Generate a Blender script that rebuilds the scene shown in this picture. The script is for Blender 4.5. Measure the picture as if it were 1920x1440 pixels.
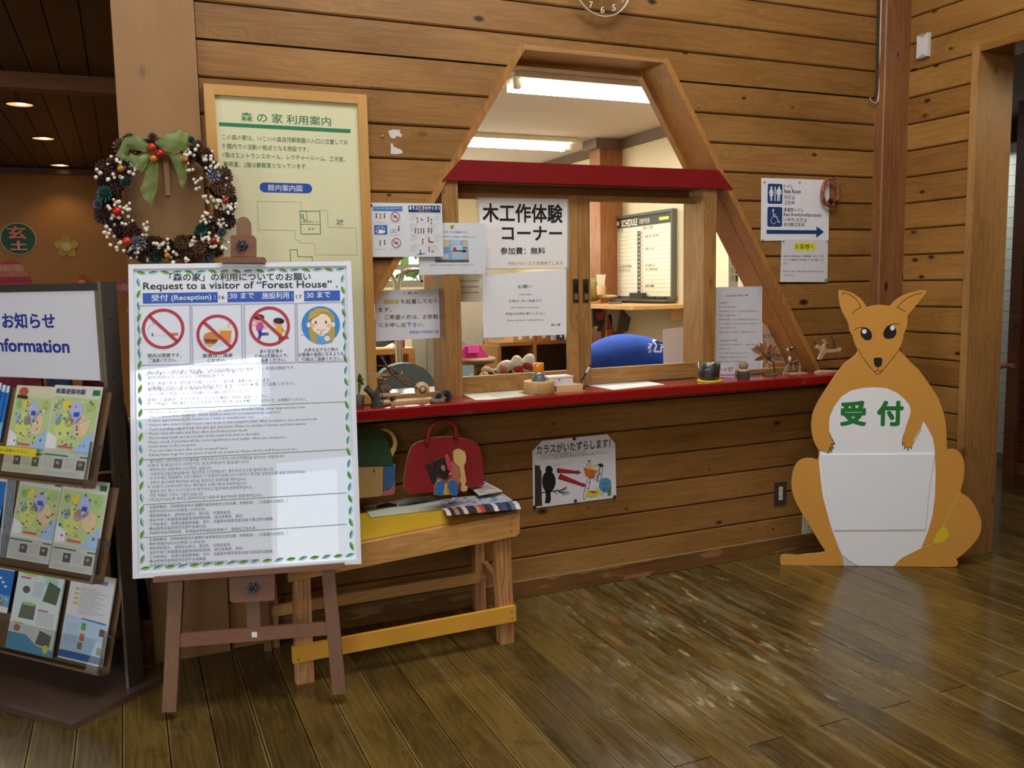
import bpy, bmesh, math, random
from mathutils import Vector, Matrix
random.seed(7)
sc = bpy.context.scene
for o in list(bpy.data.objects): bpy.data.objects.remove(o)
COL = sc.collection
rad = math.radians

# ------------------------------------------------------------------ camera
YAW, PITCH, ROLL, FPX, CAMZ = rad(23.618), rad(-6.543), rad(-1.0844), 1650.0, 1.385
_f = Vector((math.sin(YAW)*math.cos(PITCH), math.cos(YAW)*math.cos(PITCH), math.sin(PITCH)))
_r0 = Vector((math.cos(YAW), -math.sin(YAW), 0)); _u0 = _r0.cross(_f)
_r = _r0*math.cos(ROLL)+_u0*math.sin(ROLL); _u = -_r0*math.sin(ROLL)+_u0*math.cos(ROLL)
camd = bpy.data.cameras.new('camera'); cam = bpy.data.objects.new('camera', camd); COL.objects.link(cam)
camd.sensor_fit = 'HORIZONTAL'; camd.sensor_width = 36; camd.lens = FPX/1920*36; camd.clip_start = .05; camd.clip_end = 200
M = Matrix((_r, _u, -_f)).transposed().to_4x4(); M.translation = (0, 0, CAMZ); cam.matrix_world = M
sc.camera = cam
CAM = Vector((0, 0, CAMZ))

# ------------------------------------------------------------------ view / world / lights
vs = sc.view_settings
sc.display_settings.display_device = 'sRGB'
vs.view_transform = 'Standard'; vs.look = 'None'; vs.gamma = 1; vs.use_curve_mapping = False
vs.exposure = 0.0
W = bpy.data.worlds.new('world'); sc.world = W; W.use_nodes = True
nt = W.node_tree; nt.nodes.clear()
sky = nt.nodes.new('ShaderNodeTexSky'); sky.sky_type = 'NISHITA'; sky.sun_elevation = rad(48); sky.sun_rotation = rad(150); sky.sun_disc = False
bg = nt.nodes.new('ShaderNodeBackground'); bg.inputs[1].default_value = 0.55
wo = nt.nodes.new('ShaderNodeOutputWorld')
nt.links.new(sky.outputs[0], bg.inputs[0]); nt.links.new(bg.outputs[0], wo.inputs[0])

def area(name, loc, rot, sx, sy, power, col=(1, 1, 1)):
    l = bpy.data.lights.new(name, 'AREA'); l.shape = 'RECTANGLE'; l.size = sx; l.size_y = sy; l.energy = power; l.color = col
    o = bpy.data.objects.new(name, l); COL.objects.link(o); o.location = loc; o.rotation_euler = rot; return o
DAY = (.975, .985, 1.0)
area('skylight_daylight', (1.3, 1.7, 3.97), (0, 0, 0), 3.0, 1.5, 108, DAY)                    # skylight over the hall
area('high_window_daylight', (-2.80, -2.93, 2.98), (rad(90), 0, 0), 1.5, .55, 46, (.93, .97, 1))     # high window behind the camera
area('entrance_daylight', (-1.6, -2.95, 1.2), (rad(90), 0, 0), .7, 1.5, 7, (.93, 1, .93))
area('side_fill_light', (-4.12, .5, 1.85), (0, rad(-90), 0), 1.2, 1.9, 74, (.95, .98, 1))   # unseen fill added on the left to brighten rack and board     # entrance lamp above: glazed entrance behind the camera
area('hall_fill_light', (2.2, .2, 3.9), (0, 0, 0), .5, .5, 10, (1, .78, .5))  # unseen warm fill added for the hall
area('office_tube_light', (2.6, 4.57, 2.40), (0, 0, 0), 1.3, .2, 34, (1, .95, .86))
area('office_tube_light', (2.2, 6.5, 2.40), (0, 0, 0), 1.3, .2, 34, (1, .95, .86))
area('office_window_daylight', (1.9, 8.1, 1.6), (rad(-90), 0, 0), 2.2, .9, 30, (.95, 1, .93))
area('left_room_fill', (-1.8, 7.5, 2.6), (0, 0, 0), 3.0, 3.0, 34, (1, .80, .55)); area('washroom_fill', (5.6, 4.9, 2.25), (0, 0, 0), .3, .8, 9, (.95, 1, .95))  # unseen fills added to brighten the left room and the washroom tiles
sp = bpy.data.lights.new('corridor_light', 'AREA'); sp.energy = 5; sp.size = .5; sp.color = (1, .8, .6)
o = bpy.data.objects.new('corridor_light', sp); COL.objects.link(o); o.location = (4.5, 2.4, 2.35)

# ------------------------------------------------------------------ picture point -> point in the room
def ray(x, y): return _f + _r*((x-960)/FPX) - _u*((y-720)/FPX)
def onP(x, y, p, n):
    d = ray(x, y); t = ((Vector(p)-CAM).dot(n))/d.dot(n); return CAM+d*t
def onY(x, y, Y): return onP(x, y, (0, Y, 0), Vector((0, 1, 0)))
def onX(x, y, X): return onP(x, y, (X, 0, 0), Vector((1, 0, 0)))
def onZ(x, y, Z): return onP(x, y, (0, 0, Z), Vector((0, 0, 1)))

# ------------------------------------------------------------------ materials
def lin(c): return c/12.92 if c <= .04045 else ((c+.055)/1.055)**2.4
def C(h):
    h = h.lstrip('#'); return (lin(int(h[0:2], 16)/255), lin(int(h[2:4], 16)/255), lin(int(h[4:6], 16)/255), 1)
MATS = {}
def newmat(name):
    m = bpy.data.materials.new(name); m.use_nodes = True; nt = m.node_tree; b = nt.nodes['Principled BSDF']; return m, nt, b
def mat(h, rough=.6, metal=0, emit=0, trans=0, coat=0, key=None, noise=.06, nscale=30, alpha=1):
    k = (h, rough, metal, emit, trans, coat, noise, nscale, alpha)
    if k in MATS: return MATS[k]
    m, nt, b = newmat('paint_'+h.strip('#'))
    b.inputs['Base Color'].default_value = C(h); b.inputs['Roughness'].default_value = rough; b.inputs['Metallic'].default_value = metal
    if noise:
        tc = nt.nodes.new('ShaderNodeTexCoord'); n = nt.nodes.new('ShaderNodeTexNoise'); n.inputs['Scale'].default_value = nscale; n.inputs['Detail'].default_value = 4
        nt.links.new(tc.outputs['Object'], n.inputs['Vector'])
        mr = nt.nodes.new('ShaderNodeMapRange'); mr.inputs['From Min'].default_value = .3; mr.inputs['From Max'].default_value = .7
        mr.inputs['To Min'].default_value = 1-noise; mr.inputs['To Max'].default_value = 1+noise*.6
        nt.links.new(n.outputs[0], mr.inputs[0])
        v = nt.nodes.new('ShaderNodeVectorMath'); v.operation = 'SCALE'; v.inputs[0].default_value = C(h)[:3]
        nt.links.new(mr.outputs[0], v.inputs['Scale']); nt.links.new(v.outputs[0], b.inputs['Base Color'])
    if emit:
        b.inputs['Emission Color'].default_value = C(h); b.inputs['Emission Strength'].default_value = emit
    if trans: b.inputs['Transmission Weight'].default_value = trans
    if coat: b.inputs['Coat Weight'].default_value = coat; b.inputs['Coat Roughness'].default_value = .05
    if alpha < 1: b.inputs['Alpha'].default_value = alpha
    MATS[k] = m; return m
def ink(h): return mat(h, rough=.55, noise=0)
def glassmat(name, tint=(.97, .985, .97), gl=.06):
    m = bpy.data.materials.new(name); m.use_nodes = True; nt = m.node_tree; nt.nodes.clear()
    out = nt.nodes.new('ShaderNodeOutputMaterial'); mix = nt.nodes.new('ShaderNodeMixShader'); tr = nt.nodes.new('ShaderNodeBsdfTransparent'); g = nt.nodes.new('ShaderNodeBsdfGlossy')
    tr.inputs[0].default_value = (*tint, 1); g.inputs['Roughness'].default_value = .02
    lw = nt.nodes.new('ShaderNodeFresnel'); lw.inputs[0].default_value = 1.3+gl
    ge = nt.nodes.new('ShaderNodeNewGeometry'); inv = nt.nodes.new('ShaderNodeMath'); inv.operation = 'SUBTRACT'; inv.inputs[0].default_value = 1; nt.links.new(ge.outputs['Backfacing'], inv.inputs[1]); mu = nt.nodes.new('ShaderNodeMath'); mu.operation = 'MULTIPLY'; nt.links.new(lw.outputs[0], mu.inputs[0]); nt.links.new(inv.outputs[0], mu.inputs[1])
    nt.links.new(mu.outputs[0], mix.inputs[0]); nt.links.new(tr.outputs[0], mix.inputs[1]); nt.links.new(g.outputs[0], mix.inputs[2]); nt.links.new(mix.outputs[0], out.inputs[0])
    return m
GLASS = glassmat('window_glass')

def wood(name, c1, c2, c3, axis='X', rough=.45, knots=1.0, coat=0.0, bump=.25, fine=1.0, vary=.25, wear=None, edge=False, kdark='2a1608', grain=1.0):
    """cedar or pine: stretched noise grain, growth rings and knots; axis = direction of the grain"""
    m, nt, b = newmat(name); N = nt.nodes.new; L = nt.links.new
    tc = N('ShaderNodeTexCoord'); oi = N('ShaderNodeObjectInfo')
    mul = N('ShaderNodeMath'); mul.operation = 'MULTIPLY'; mul.inputs[1].default_value = 43.7; L(oi.outputs['Random'], mul.inputs[0])
    add = N('ShaderNodeVectorMath'); add.operation = 'ADD'; L(tc.outputs['Object'], add.inputs[0]); cb = N('ShaderNodeCombineXYZ')
    L(mul.outputs[0], cb.inputs[{'X': 0, 'Y': 1, 'Z': 2}[axis]]); L(cb.outputs[0], add.inputs[1])
    def mapped(al, ac, src=add.outputs[0]):
        mp = N('ShaderNodeMapping'); s = [ac, ac, ac]; s['XYZ'.index(axis)] = al; mp.inputs['Scale'].default_value = s; L(src, mp.inputs['Vector']); return mp.outputs[0]
    # knots
    vo = N('ShaderNodeTexVoronoi'); vo.inputs['Scale'].default_value = 1; L(mapped(5.0, 9.5), vo.inputs['Vector'])
    kd = N('ShaderNodeMapRange'); kd.interpolation_type = 'SMOOTHSTEP'; kd.inputs['From Min'].default_value = .05; kd.inputs['From Max'].default_value = .15; kd.inputs['To Min'].default_value = knots; kd.inputs['To Max'].default_value = 0
    vc = N('ShaderNodeSeparateColor'); L(vo.outputs['Color'], vc.inputs[0]); vr = N('ShaderNodeMath'); vr.operation = 'MULTIPLY_ADD'; vr.inputs[1].default_value = 3.2; vr.inputs[2].default_value = .65; L(vc.outputs[0], vr.inputs[0])
    vd = N('ShaderNodeMath'); vd.operation = 'MULTIPLY'; L(vo.outputs['Distance'], vd.inputs[0]); L(vr.outputs[0], vd.inputs[1]); L(vd.outputs[0], kd.inputs[0])
    kw = N('ShaderNodeMapRange'); kw.interpolation_type = 'SMOOTHSTEP'; kw.inputs['From Min'].default_value = 0; kw.inputs['From Max'].default_value = .42; kw.inputs['To Min'].default_value = .035*knots; kw.inputs['To Max'].default_value = 0
    L(vo.outputs['Distance'], kw.inputs[0])
    av = N('ShaderNodeVectorMath'); av.operation = 'ADD'; L(add.outputs[0], av.inputs[0])
    cw = N('ShaderNodeCombineXYZ')
    for i in range(3):
        if 'XYZ'[i] != axis: L(kw.outputs[0], cw.inputs[i])
    L(cw.outputs[0], av.inputs[1])
    n1 = N('ShaderNodeTexNoise'); n1.inputs['Scale'].default_value = 1; n1.inputs['Detail'].default_value = 2.5; n1.inputs['Distortion'].default_value = .15; L(mapped(.8, 9, av.outputs[0]), n1.inputs['Vector'])
    n2 = N('ShaderNodeTexNoise'); n2.inputs['Scale'].default_value = 1; n2.inputs['Detail'].default_value = 3; L(mapped(3, 150*fine, av.outputs[0]), n2.inputs['Vector'])
    n3 = N('ShaderNodeTexNoise'); n3.inputs['Scale'].default_value = 1; n3.inputs['Detail'].default_value = 2; L(mapped(1.3, 3.2), n3.inputs['Vector'])
    # rings: sine of noise
    sn = N('ShaderNodeMath'); sn.operation = 'MULTIPLY'; sn.inputs[1].default_value = 60; L(n1.outputs[0], sn.inputs[0])
    si = N('ShaderNodeMath'); si.operation = 'SINE'; L(sn.outputs[0], si.inputs[0])
    m1 = N('ShaderNodeMath'); m1.operation = 'MULTIPLY_ADD'; m1.inputs[1].default_value = .10*grain; m1.inputs[2].default_value = .5; L(si.outputs[0], m1.inputs[0])
    ln = N('ShaderNodeMapRange'); ln.interpolation_type = 'SMOOTHSTEP'; ln.inputs['From Min'].default_value = .62; ln.inputs['From Max'].default_value = 1; ln.inputs['To Max'].default_value = -.15*grain; L(si.outputs[0], ln.inputs[0])
    m1b = N('ShaderNodeMath'); m1b.operation = 'ADD'; L(m1.outputs[0], m1b.inputs[0]); L(ln.outputs[0], m1b.inputs[1])
    m2 = N('ShaderNodeMath'); m2.operation = 'MULTIPLY_ADD'; m2.inputs[1].default_value = .55*grain; L(n2.outputs[0], m2.inputs[0]); L(m1b.outputs[0], m2.inputs[2])
    m3 = N('ShaderNodeMath'); m3.operation = 'MULTIPLY_ADD'; m3.inputs[1].default_value = .7; L(n3.outputs[0], m3.inputs[0]); L(m2.outputs[0], m3.inputs[2])
    m4 = N('ShaderNodeMath'); m4.operation = 'MULTIPLY_ADD'; m4.inputs[1].default_value = vary; L(oi.outputs['Random'], m4.inputs[0]); L(m3.outputs[0], m4.inputs[2])
    m5 = N('ShaderNodeMath'); m5.operation = 'ADD'; m5.inputs[1].default_value = -.125-vary*.5-.27*grain+.0; L(m4.outputs[0], m5.inputs[0])
    cr = N('ShaderNodeValToRGB'); e = cr.color_ramp.elements; e[0].position = .45; e[0].color = C(c3); e[1].position = 1.0; e[1].color = C(c1); x = e.new(.72); x.color = C(c2); L(m5.outputs[0], cr.inputs[0])
    mx = N('ShaderNodeMix'); mx.data_type = 'RGBA'; L(kd.outputs[0], mx.inputs[0]); L(cr.outputs[0], mx.inputs[6]); mx.inputs[7].default_value = C(kdark)
    col = mx.outputs[2]; b.inputs['Roughness'].default_value = rough
    if wear: col = wear(nt, N, L, tc, col, b)
    L(col, b.inputs['Base Color'])
    if coat: b.inputs['Coat Weight'].default_value = coat; b.inputs['Coat Roughness'].default_value = .12
    bp = N('ShaderNodeBump'); bp.inputs['Strength'].default_value = bump; bp.inputs['Distance'].default_value = .002; L(m2.outputs[0], bp.inputs['Height']); L(bp.outputs[0], b.inputs['Normal'])
    return m
WALLX = wood('cedar_boards_x', 'a87d44', '906532', '754f21', 'X', rough=.42, grain=.7, knots=1.0)
WALLY = wood('cedar_boards_y', 'ad7f40', '976a30', '795022', 'Y', rough=.42, grain=.7)
TRIMZ = wood('cedar_trim_upright', 'b4864e', 'a27540', '7e582e', 'Z', knots=.5, rough=.45, vary=.15)
TRIMX = wood('cedar_trim_level', 'b4864e', 'a27540', '7e582e', 'X', knots=.4, rough=.45, vary=.15)
POSTZ = wood('red_cedar_post', '98683e', '82522e', '643c22', 'Z', knots=.9, rough=.4)
PILZ = wood('plane_board_pillar', 'a27b50', '987044', '8c643a', 'Z', knots=.45, rough=.5, vary=0, grain=.4)
DARKX = wood('dark_stained_boards', '5e3318', '4a2611', '33180a', 'Y', rough=.4, knots=.5)
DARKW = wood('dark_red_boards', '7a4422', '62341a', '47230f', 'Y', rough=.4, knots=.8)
EASEL = wood('stained_easel_wood', '85603f', '775236', '66452c', 'Z', knots=0, rough=.5, vary=.1, grain=.6)
PINEX = wood('bench_pine_level', 'e2ae6c', 'd09a58', 'b47e42', 'X', knots=.8, rough=.5, vary=.1)
PINEZ = wood('bench_pine_upright', 'dcaa78', 'c8925c', '9a683c', 'Z', knots=.2, rough=.55, vary=.1, grain=1.6)
PALEW = wood('pale_craft_wood', 'dcb888', 'caa26e', 'b48a58', 'X', knots=0, rough=.6, vary=.15)

def floor_wear(nt, N, L, tc, col, b):
    sep = N('ShaderNodeSeparateXYZ'); L(tc.outputs['Object'], sep.inputs[0])
    # light worn arrises along each plank edge
    s1 = N('ShaderNodeMath'); s1.operation = 'MULTIPLY_ADD'; s1.inputs[1].default_value = 1/.1317; s1.inputs[2].default_value = -.569/.1317+100; L(sep.outputs[0], s1.inputs[0])
    fr = N('ShaderNodeMath'); fr.operation = 'FRACT'; L(s1.outputs[0], fr.inputs[0])
    pp = N('ShaderNodeMath'); pp.operation = 'PINGPONG'; pp.inputs[1].default_value = .5; L(fr.outputs[0], pp.inputs[0])
    ed = N('ShaderNodeMapRange'); ed.inputs['From Min'].default_value = .0; ed.inputs['From Max'].default_value = .07; ed.inputs['To Min'].default_value = 1; ed.inputs['To Max'].default_value = 0; L(pp.outputs[0], ed.inputs[0])
    def noise(scale, detail, mp=None, lo=.4, hi=.6):
        n = N('ShaderNodeTexNoise'); n.inputs['Scale'].default_value = 1; n.inputs['Detail'].default_value = detail; n.inputs['Roughness'].default_value = .65
        m = N('ShaderNodeMapping'); m.inputs['Scale'].default_value = scale; L(tc.outputs['Object'], m.inputs[0]); L(m.outputs[0], n.inputs['Vector'])
        r = N('ShaderNodeMapRange'); r.inputs['From Min'].default_value = lo; r.inputs['From Max'].default_value = hi; L(n.outputs[0], r.inputs[0]); return r.outputs[0]
    def mm(a, bb, op='MULTIPLY'):
        k = N('ShaderNodeMath'); k.operation = op; k.use_clamp = True
        for i, q in enumerate((a, bb)):
            if isinstance(q, (int, float)): k.inputs[i].default_value = q
            else: L(q, k.inputs[i])
        return k.outputs[0]
    def mixc(f, c0, hexc):
        x = N('ShaderNodeMix'); x.data_type = 'RGBA'; L(f, x.inputs[0]); L(c0, x.inputs[6]); x.inputs[7].default_value = C(hexc); return x.outputs[2]
    col = mixc(mm(mm(ed.outputs[0], noise((5, .9, 1), 5, lo=.42, hi=.62)), .85), col, 'ab9158')
    # bare worn patches in front of the counter window
    dx = N('ShaderNodeMapRange'); dx.interpolation_type = 'SMOOTHSTEP'; dx.inputs['From Min'].default_value = 1.35; dx.inputs['From Max'].default_value = 1.75; L(sep.outputs[0], dx.inputs[0])
    dx2 = N('ShaderNodeMapRange'); dx2.interpolation_type = 'SMOOTHSTEP'; dx2.inputs['From Min'].default_value = 2.3; dx2.inputs['From Max'].default_value = 2.65; dx2.inputs['To Min'].default_value = 1; dx2.inputs['To Max'].default_value = 0; L(sep.outputs[0], dx2.inputs[0])
    dy = N('ShaderNodeMapRange'); dy.interpolation_type = 'SMOOTHSTEP'; dy.inputs['From Min'].default_value = 1.7; dy.inputs['From Max'].default_value = 2.5; L(sep.outputs[1], dy.inputs[0])
    zone = mm(mm(dx.outputs[0], dx2.outputs[0]), dy.outputs[0])
    bare = mm(zone, noise((26, 3.2, 1), 7, lo=.45, hi=.66))
    col = mixc(mm(bare, .5), col, '8f8660')
    spot = mm(zone, noise((16, 5, 1), 5, lo=.60, hi=.66))
    col = mixc(mm(spot, .75), col, 'b5ab7c')
    ora = mm(zone, noise((20, 2.0, 3), 4, lo=.57, hi=.66))
    col = mixc(mm(ora, .55), col, 'a06a35')
    col = mixc(mm(noise((9, 9, 1), 6, lo=.56, hi=.75), .5), col, '2a1d0b')
    rg = N('ShaderNodeMath'); rg.operation = 'MULTIPLY_ADD'; rg.inputs[1].default_value = .35; rg.inputs[2].default_value = .13; L(bare, rg.inputs[0])
    rr = N('ShaderNodeMath'); rr.operation = 'MULTIPLY_ADD'; rr.inputs[1].default_value = .12; L(noise((7, 2, 1), 4), rr.inputs[0]); L(rg.outputs[0], rr.inputs[2]); L(rr.outputs[0], b.inputs['Roughness'])
    b.inputs['Specular IOR Level'].default_value = .5
    return col
FLOORM = wood('worn_floor_planks', '715b2b', '5a4721', '3e3015', 'Y', rough=.25, knots=.55, bump=.22, wear=floor_wear, fine=.7, vary=.32, kdark='1c1208')

# ------------------------------------------------------------------ mesh builder
class MB:
    def __init__(s): s.v = []; s.f = []; s.m = []; s.sm = []; s.mats = []
    def mi(s, m):
        if m is None: return 0
        if m not in s.mats: s.mats.append(m)
        return s.mats.index(m)
    def add(s, vs, fs, m=None, smooth=False):
        b = len(s.v); s.v += [tuple(v) for v in vs]; k = s.mi(m)
        for f in fs: s.f.append([b+i for i in f]); s.m.append(k); s.sm.append(smooth)
    def box(s, a, b, m=None):
        (x0, y0, z0), (x1, y1, z1) = a, b
        s.add([(x0, y0, z0), (x1, y0, z0), (x1, y1, z0), (x0, y1, z0), (x0, y0, z1), (x1, y0, z1), (x1, y1, z1), (x0, y1, z1)],
              [(0, 3, 2, 1), (4, 5, 6, 7), (0, 1, 5, 4), (1, 2, 6, 5), (2, 3, 7, 6), (3, 0, 4, 7)], m)
    def hexa(s, p, m=None):   # p: 8 points, bottom 4 then top 4
        s.add(p, [(0, 3, 2, 1), (4, 5, 6, 7), (0, 1, 5, 4), (1, 2, 6, 5), (2, 3, 7, 6), (3, 0, 4, 7)], m)
    def bar(s, a, b, w, d, up=(0, 0, 1), m=None, off=(0, 0, 0)):  # rectangular bar from a to b, w across, d along 'up'
        a = Vector(a); b = Vector(b); t = (b-a).normalized(); u = Vector(up); u = (u-t*u.dot(t)).normalized(); r = t.cross(u)
        P = []
        for c in (a, b):
            for i, j in ((-1, -1), (1, -1), (1, 1), (-1, 1)): P.append(c+r*(w/2*i)+u*(d/2*j)+Vector(off))
        s.hexa(P, m)
    def prism(s, pts, n, th, m=None, mside=None):   # pts: 3D polygon (front face), extruded by -n*th
        n = Vector(n); k = len(pts); F = [Vector(p) for p in pts]; Bk = [p-n*th for p in F]
        from mathutils.geometry import tessellate_polygon
        tri = tessellate_polygon([F]); tri = [tuple(t) for t in tri]
        def fix(t):
            a, b_, c = F[t[0]], F[t[1]], F[t[2]]
            return t if (b_-a).cross(c-a).dot(n) > 0 else (t[0], t[2], t[1])
        tri = [fix(t) for t in tri]
        s.add(F, tri, m)
        if th:
            s.add(Bk, [(t[0], t[2], t[1]) for t in tri], mside or m)
            area2 = sum((F[i].cross(F[(i+1) % k])).dot(n) for i in range(k))
            side = [(i, i+k, (i+1) % k+k, (i+1) % k) if area2 > 0 else (i, (i+1) % k, (i+1) % k+k, i+k) for i in range(k)]
            s.add(F+Bk, side, mside or m)
    def tube(s, pts, r, seg=8, m=None, cap=True, smooth=True):
        pts = [Vector(p) for p in pts]; n = len(pts); rr = r if isinstance(r, (list, tuple)) else [r]*n
        vs_ = []; prev = None
        for i, p in enumerate(pts):
            t = (pts[min(i+1, n-1)]-pts[max(i-1, 0)]).normalized()
            if prev is None:
                a = Vector((0, 0, 1)) if abs(t.z) < .9 else Vector((1, 0, 0)); u = (a-t*a.dot(t)).normalized()
            else: u = (prev-t*prev.dot(t)).normalized()
            prev = u; w = t.cross(u)
            for k in range(seg):
                an = 2*math.pi*k/seg; vs_.append(p+(u*math.cos(an)+w*math.sin(an))*rr[i])
        fs = [(i*seg+k, i*seg+(k+1) % seg, (i+1)*seg+(k+1) % seg, (i+1)*seg+k) for i in range(n-1) for k in range(seg)]
        s.add(vs_, fs, m, smooth)
        if cap: s.add(vs_[:seg], [tuple(range(seg-1, -1, -1))], m); s.add(vs_[-seg:], [tuple(range(seg))], m)
    def lathe(s, prof, c, axis=(0, 0, 1), seg=20, m=None, smooth=True, caps=True):   # prof: (radius, height)
        c = Vector(c); t = Vector(axis).normalized(); a = Vector((1, 0, 0)) if abs(t.x) < .9 else Vector((0, 1, 0)); u = (a-t*a.dot(t)).normalized(); w = t.cross(u)
        vs_ = [c+t*h+(u*math.cos(2*math.pi*k/seg)+w*math.sin(2*math.pi*k/seg))*r for r, h in prof for k in range(seg)]
        n = len(prof)
        fs = [(i*seg+k, i*seg+(k+1) % seg, (i+1)*seg+(k+1) % seg, (i+1)*seg+k) for i in range(n-1) for k in range(seg)]
        s.add(vs_, fs, m, smooth)
        if not caps: return
        if prof[0][0] > 1e-5: s.add(vs_[:seg], [tuple(range(seg-1, -1, -1))], m)
        if prof[-1][0] > 1e-5: s.add(vs_[-seg:], [tuple(range(seg))], m)
    def ball(s, c, r, m=None, seg=10, rings=6, sc_=(1, 1, 1), rot=None):
        c = Vector(c); vs_ = []
        for i in range(rings+1):
            ph = math.pi*i/rings
            for k in range(seg):
                th = 2*math.pi*k/seg; v = Vector((math.sin(ph)*math.cos(th)*sc_[0], math.sin(ph)*math.sin(th)*sc_[1], math.cos(ph)*sc_[2]))*r
                if rot: v = rot @ v
                vs_.append(c+v)
        fs = [(i*seg+k, (i+1)*seg+k, (i+1)*seg+(k+1) % seg, i*seg+(k+1) % seg) for i in range(rings) for k in range(seg)]
        s.add(vs_, fs, m, True)
    def mesh(s, name, m=None):
        me = bpy.data.meshes.new(name); me.from_pydata(s.v, [], s.f)
        ms = s.mats if s.mats else ([m] if m else [])
        if m and not s.mats: pass
        for q in ms: me.materials.append(q)
        me.polygons.foreach_set('material_index', s.m); me.polygons.foreach_set('use_smooth', s.sm); me.update()
        return me
    def build(s, name, m=None, parent=None, **kw):
        o = bpy.data.objects.new(name, s.mesh(name, m)); COL.objects.link(o); attach(o, parent); tag(o, **kw); return o

def wpos(o):
    p = Vector((0, 0, 0))
    while o is not None: p += o.location; o = o.parent
    return p
def attach(o, parent):
    if parent is not None: o.parent = parent; o.location = -wpos(parent)
def tag(o, label=None, cat=None, group=None, kind=None):
    if label: o['label'] = label
    if cat: o['category'] = cat
    if group: o['group'] = group
    if kind: o['kind'] = kind
    return o
def empty(name, loc=(0, 0, 0), label=None, cat=None, group=None, kind=None):
    o = bpy.data.objects.new(name, None); COL.objects.link(o); o.location = loc; o.empty_display_size = .05; return tag(o, label, cat, group, kind)
def one(name, a, b, m, parent=None, **kw):
    q = MB(); q.box(a, b); return q.build(name, m, parent, **kw)

# ------------------------------------------------------------------ flat print on a plane
_tx = bpy.data.curves.new('scratch_lettering', 'FONT'); _to = bpy.data.objects.new('scratch_lettering', _tx); COL.objects.link(_to)
_tcache = {}
def glyphs(s, bold=0, res=2):
    k = (s, bold, res)
    if k in _tcache: return _tcache[k]
    _tx.body = s; _tx.size = 1; _tx.offset = 0; _tx.resolution_u = res; _tx.fill_mode = 'FRONT'
    bpy.context.view_layer.update(); dg = bpy.context.evaluated_depsgraph_get()
    me = bpy.data.meshes.new_from_object(_to.evaluated_get(dg)); vs_ = [(v.co.x, v.co.y, 0) for v in me.vertices]; fs = [tuple(p.vertices) for p in me.polygons]
    bpy.data.meshes.remove(me)
    if bold > .003 and vs_:      # heavier strokes: the letters printed over themselves, slightly shifted
        b_ = bold; sh = [(-b_, 0), (b_, 0)] if bold < .01 else ([(-b_, -b_), (b_, b_), (b_, -b_), (-b_, b_)] if bold < .025 else [(-b_, -b_), (b_, b_), (b_, -b_), (-b_, b_), (0, b_*1.2), (0, -b_*1.2), (b_*1.2, 0), (-b_*1.2, 0)])
        n = len(vs_); v2 = []; f2 = []
        for i, (dx, dy) in enumerate(sh): v2 += [(x+dx, y+dy, i) for x, y, _ in vs_]; f2 += [tuple(j+n*i for j in f) for f in fs]
        vs_, fs = v2, f2
    _tcache[k] = (vs_, fs); return vs_, fs
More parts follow.
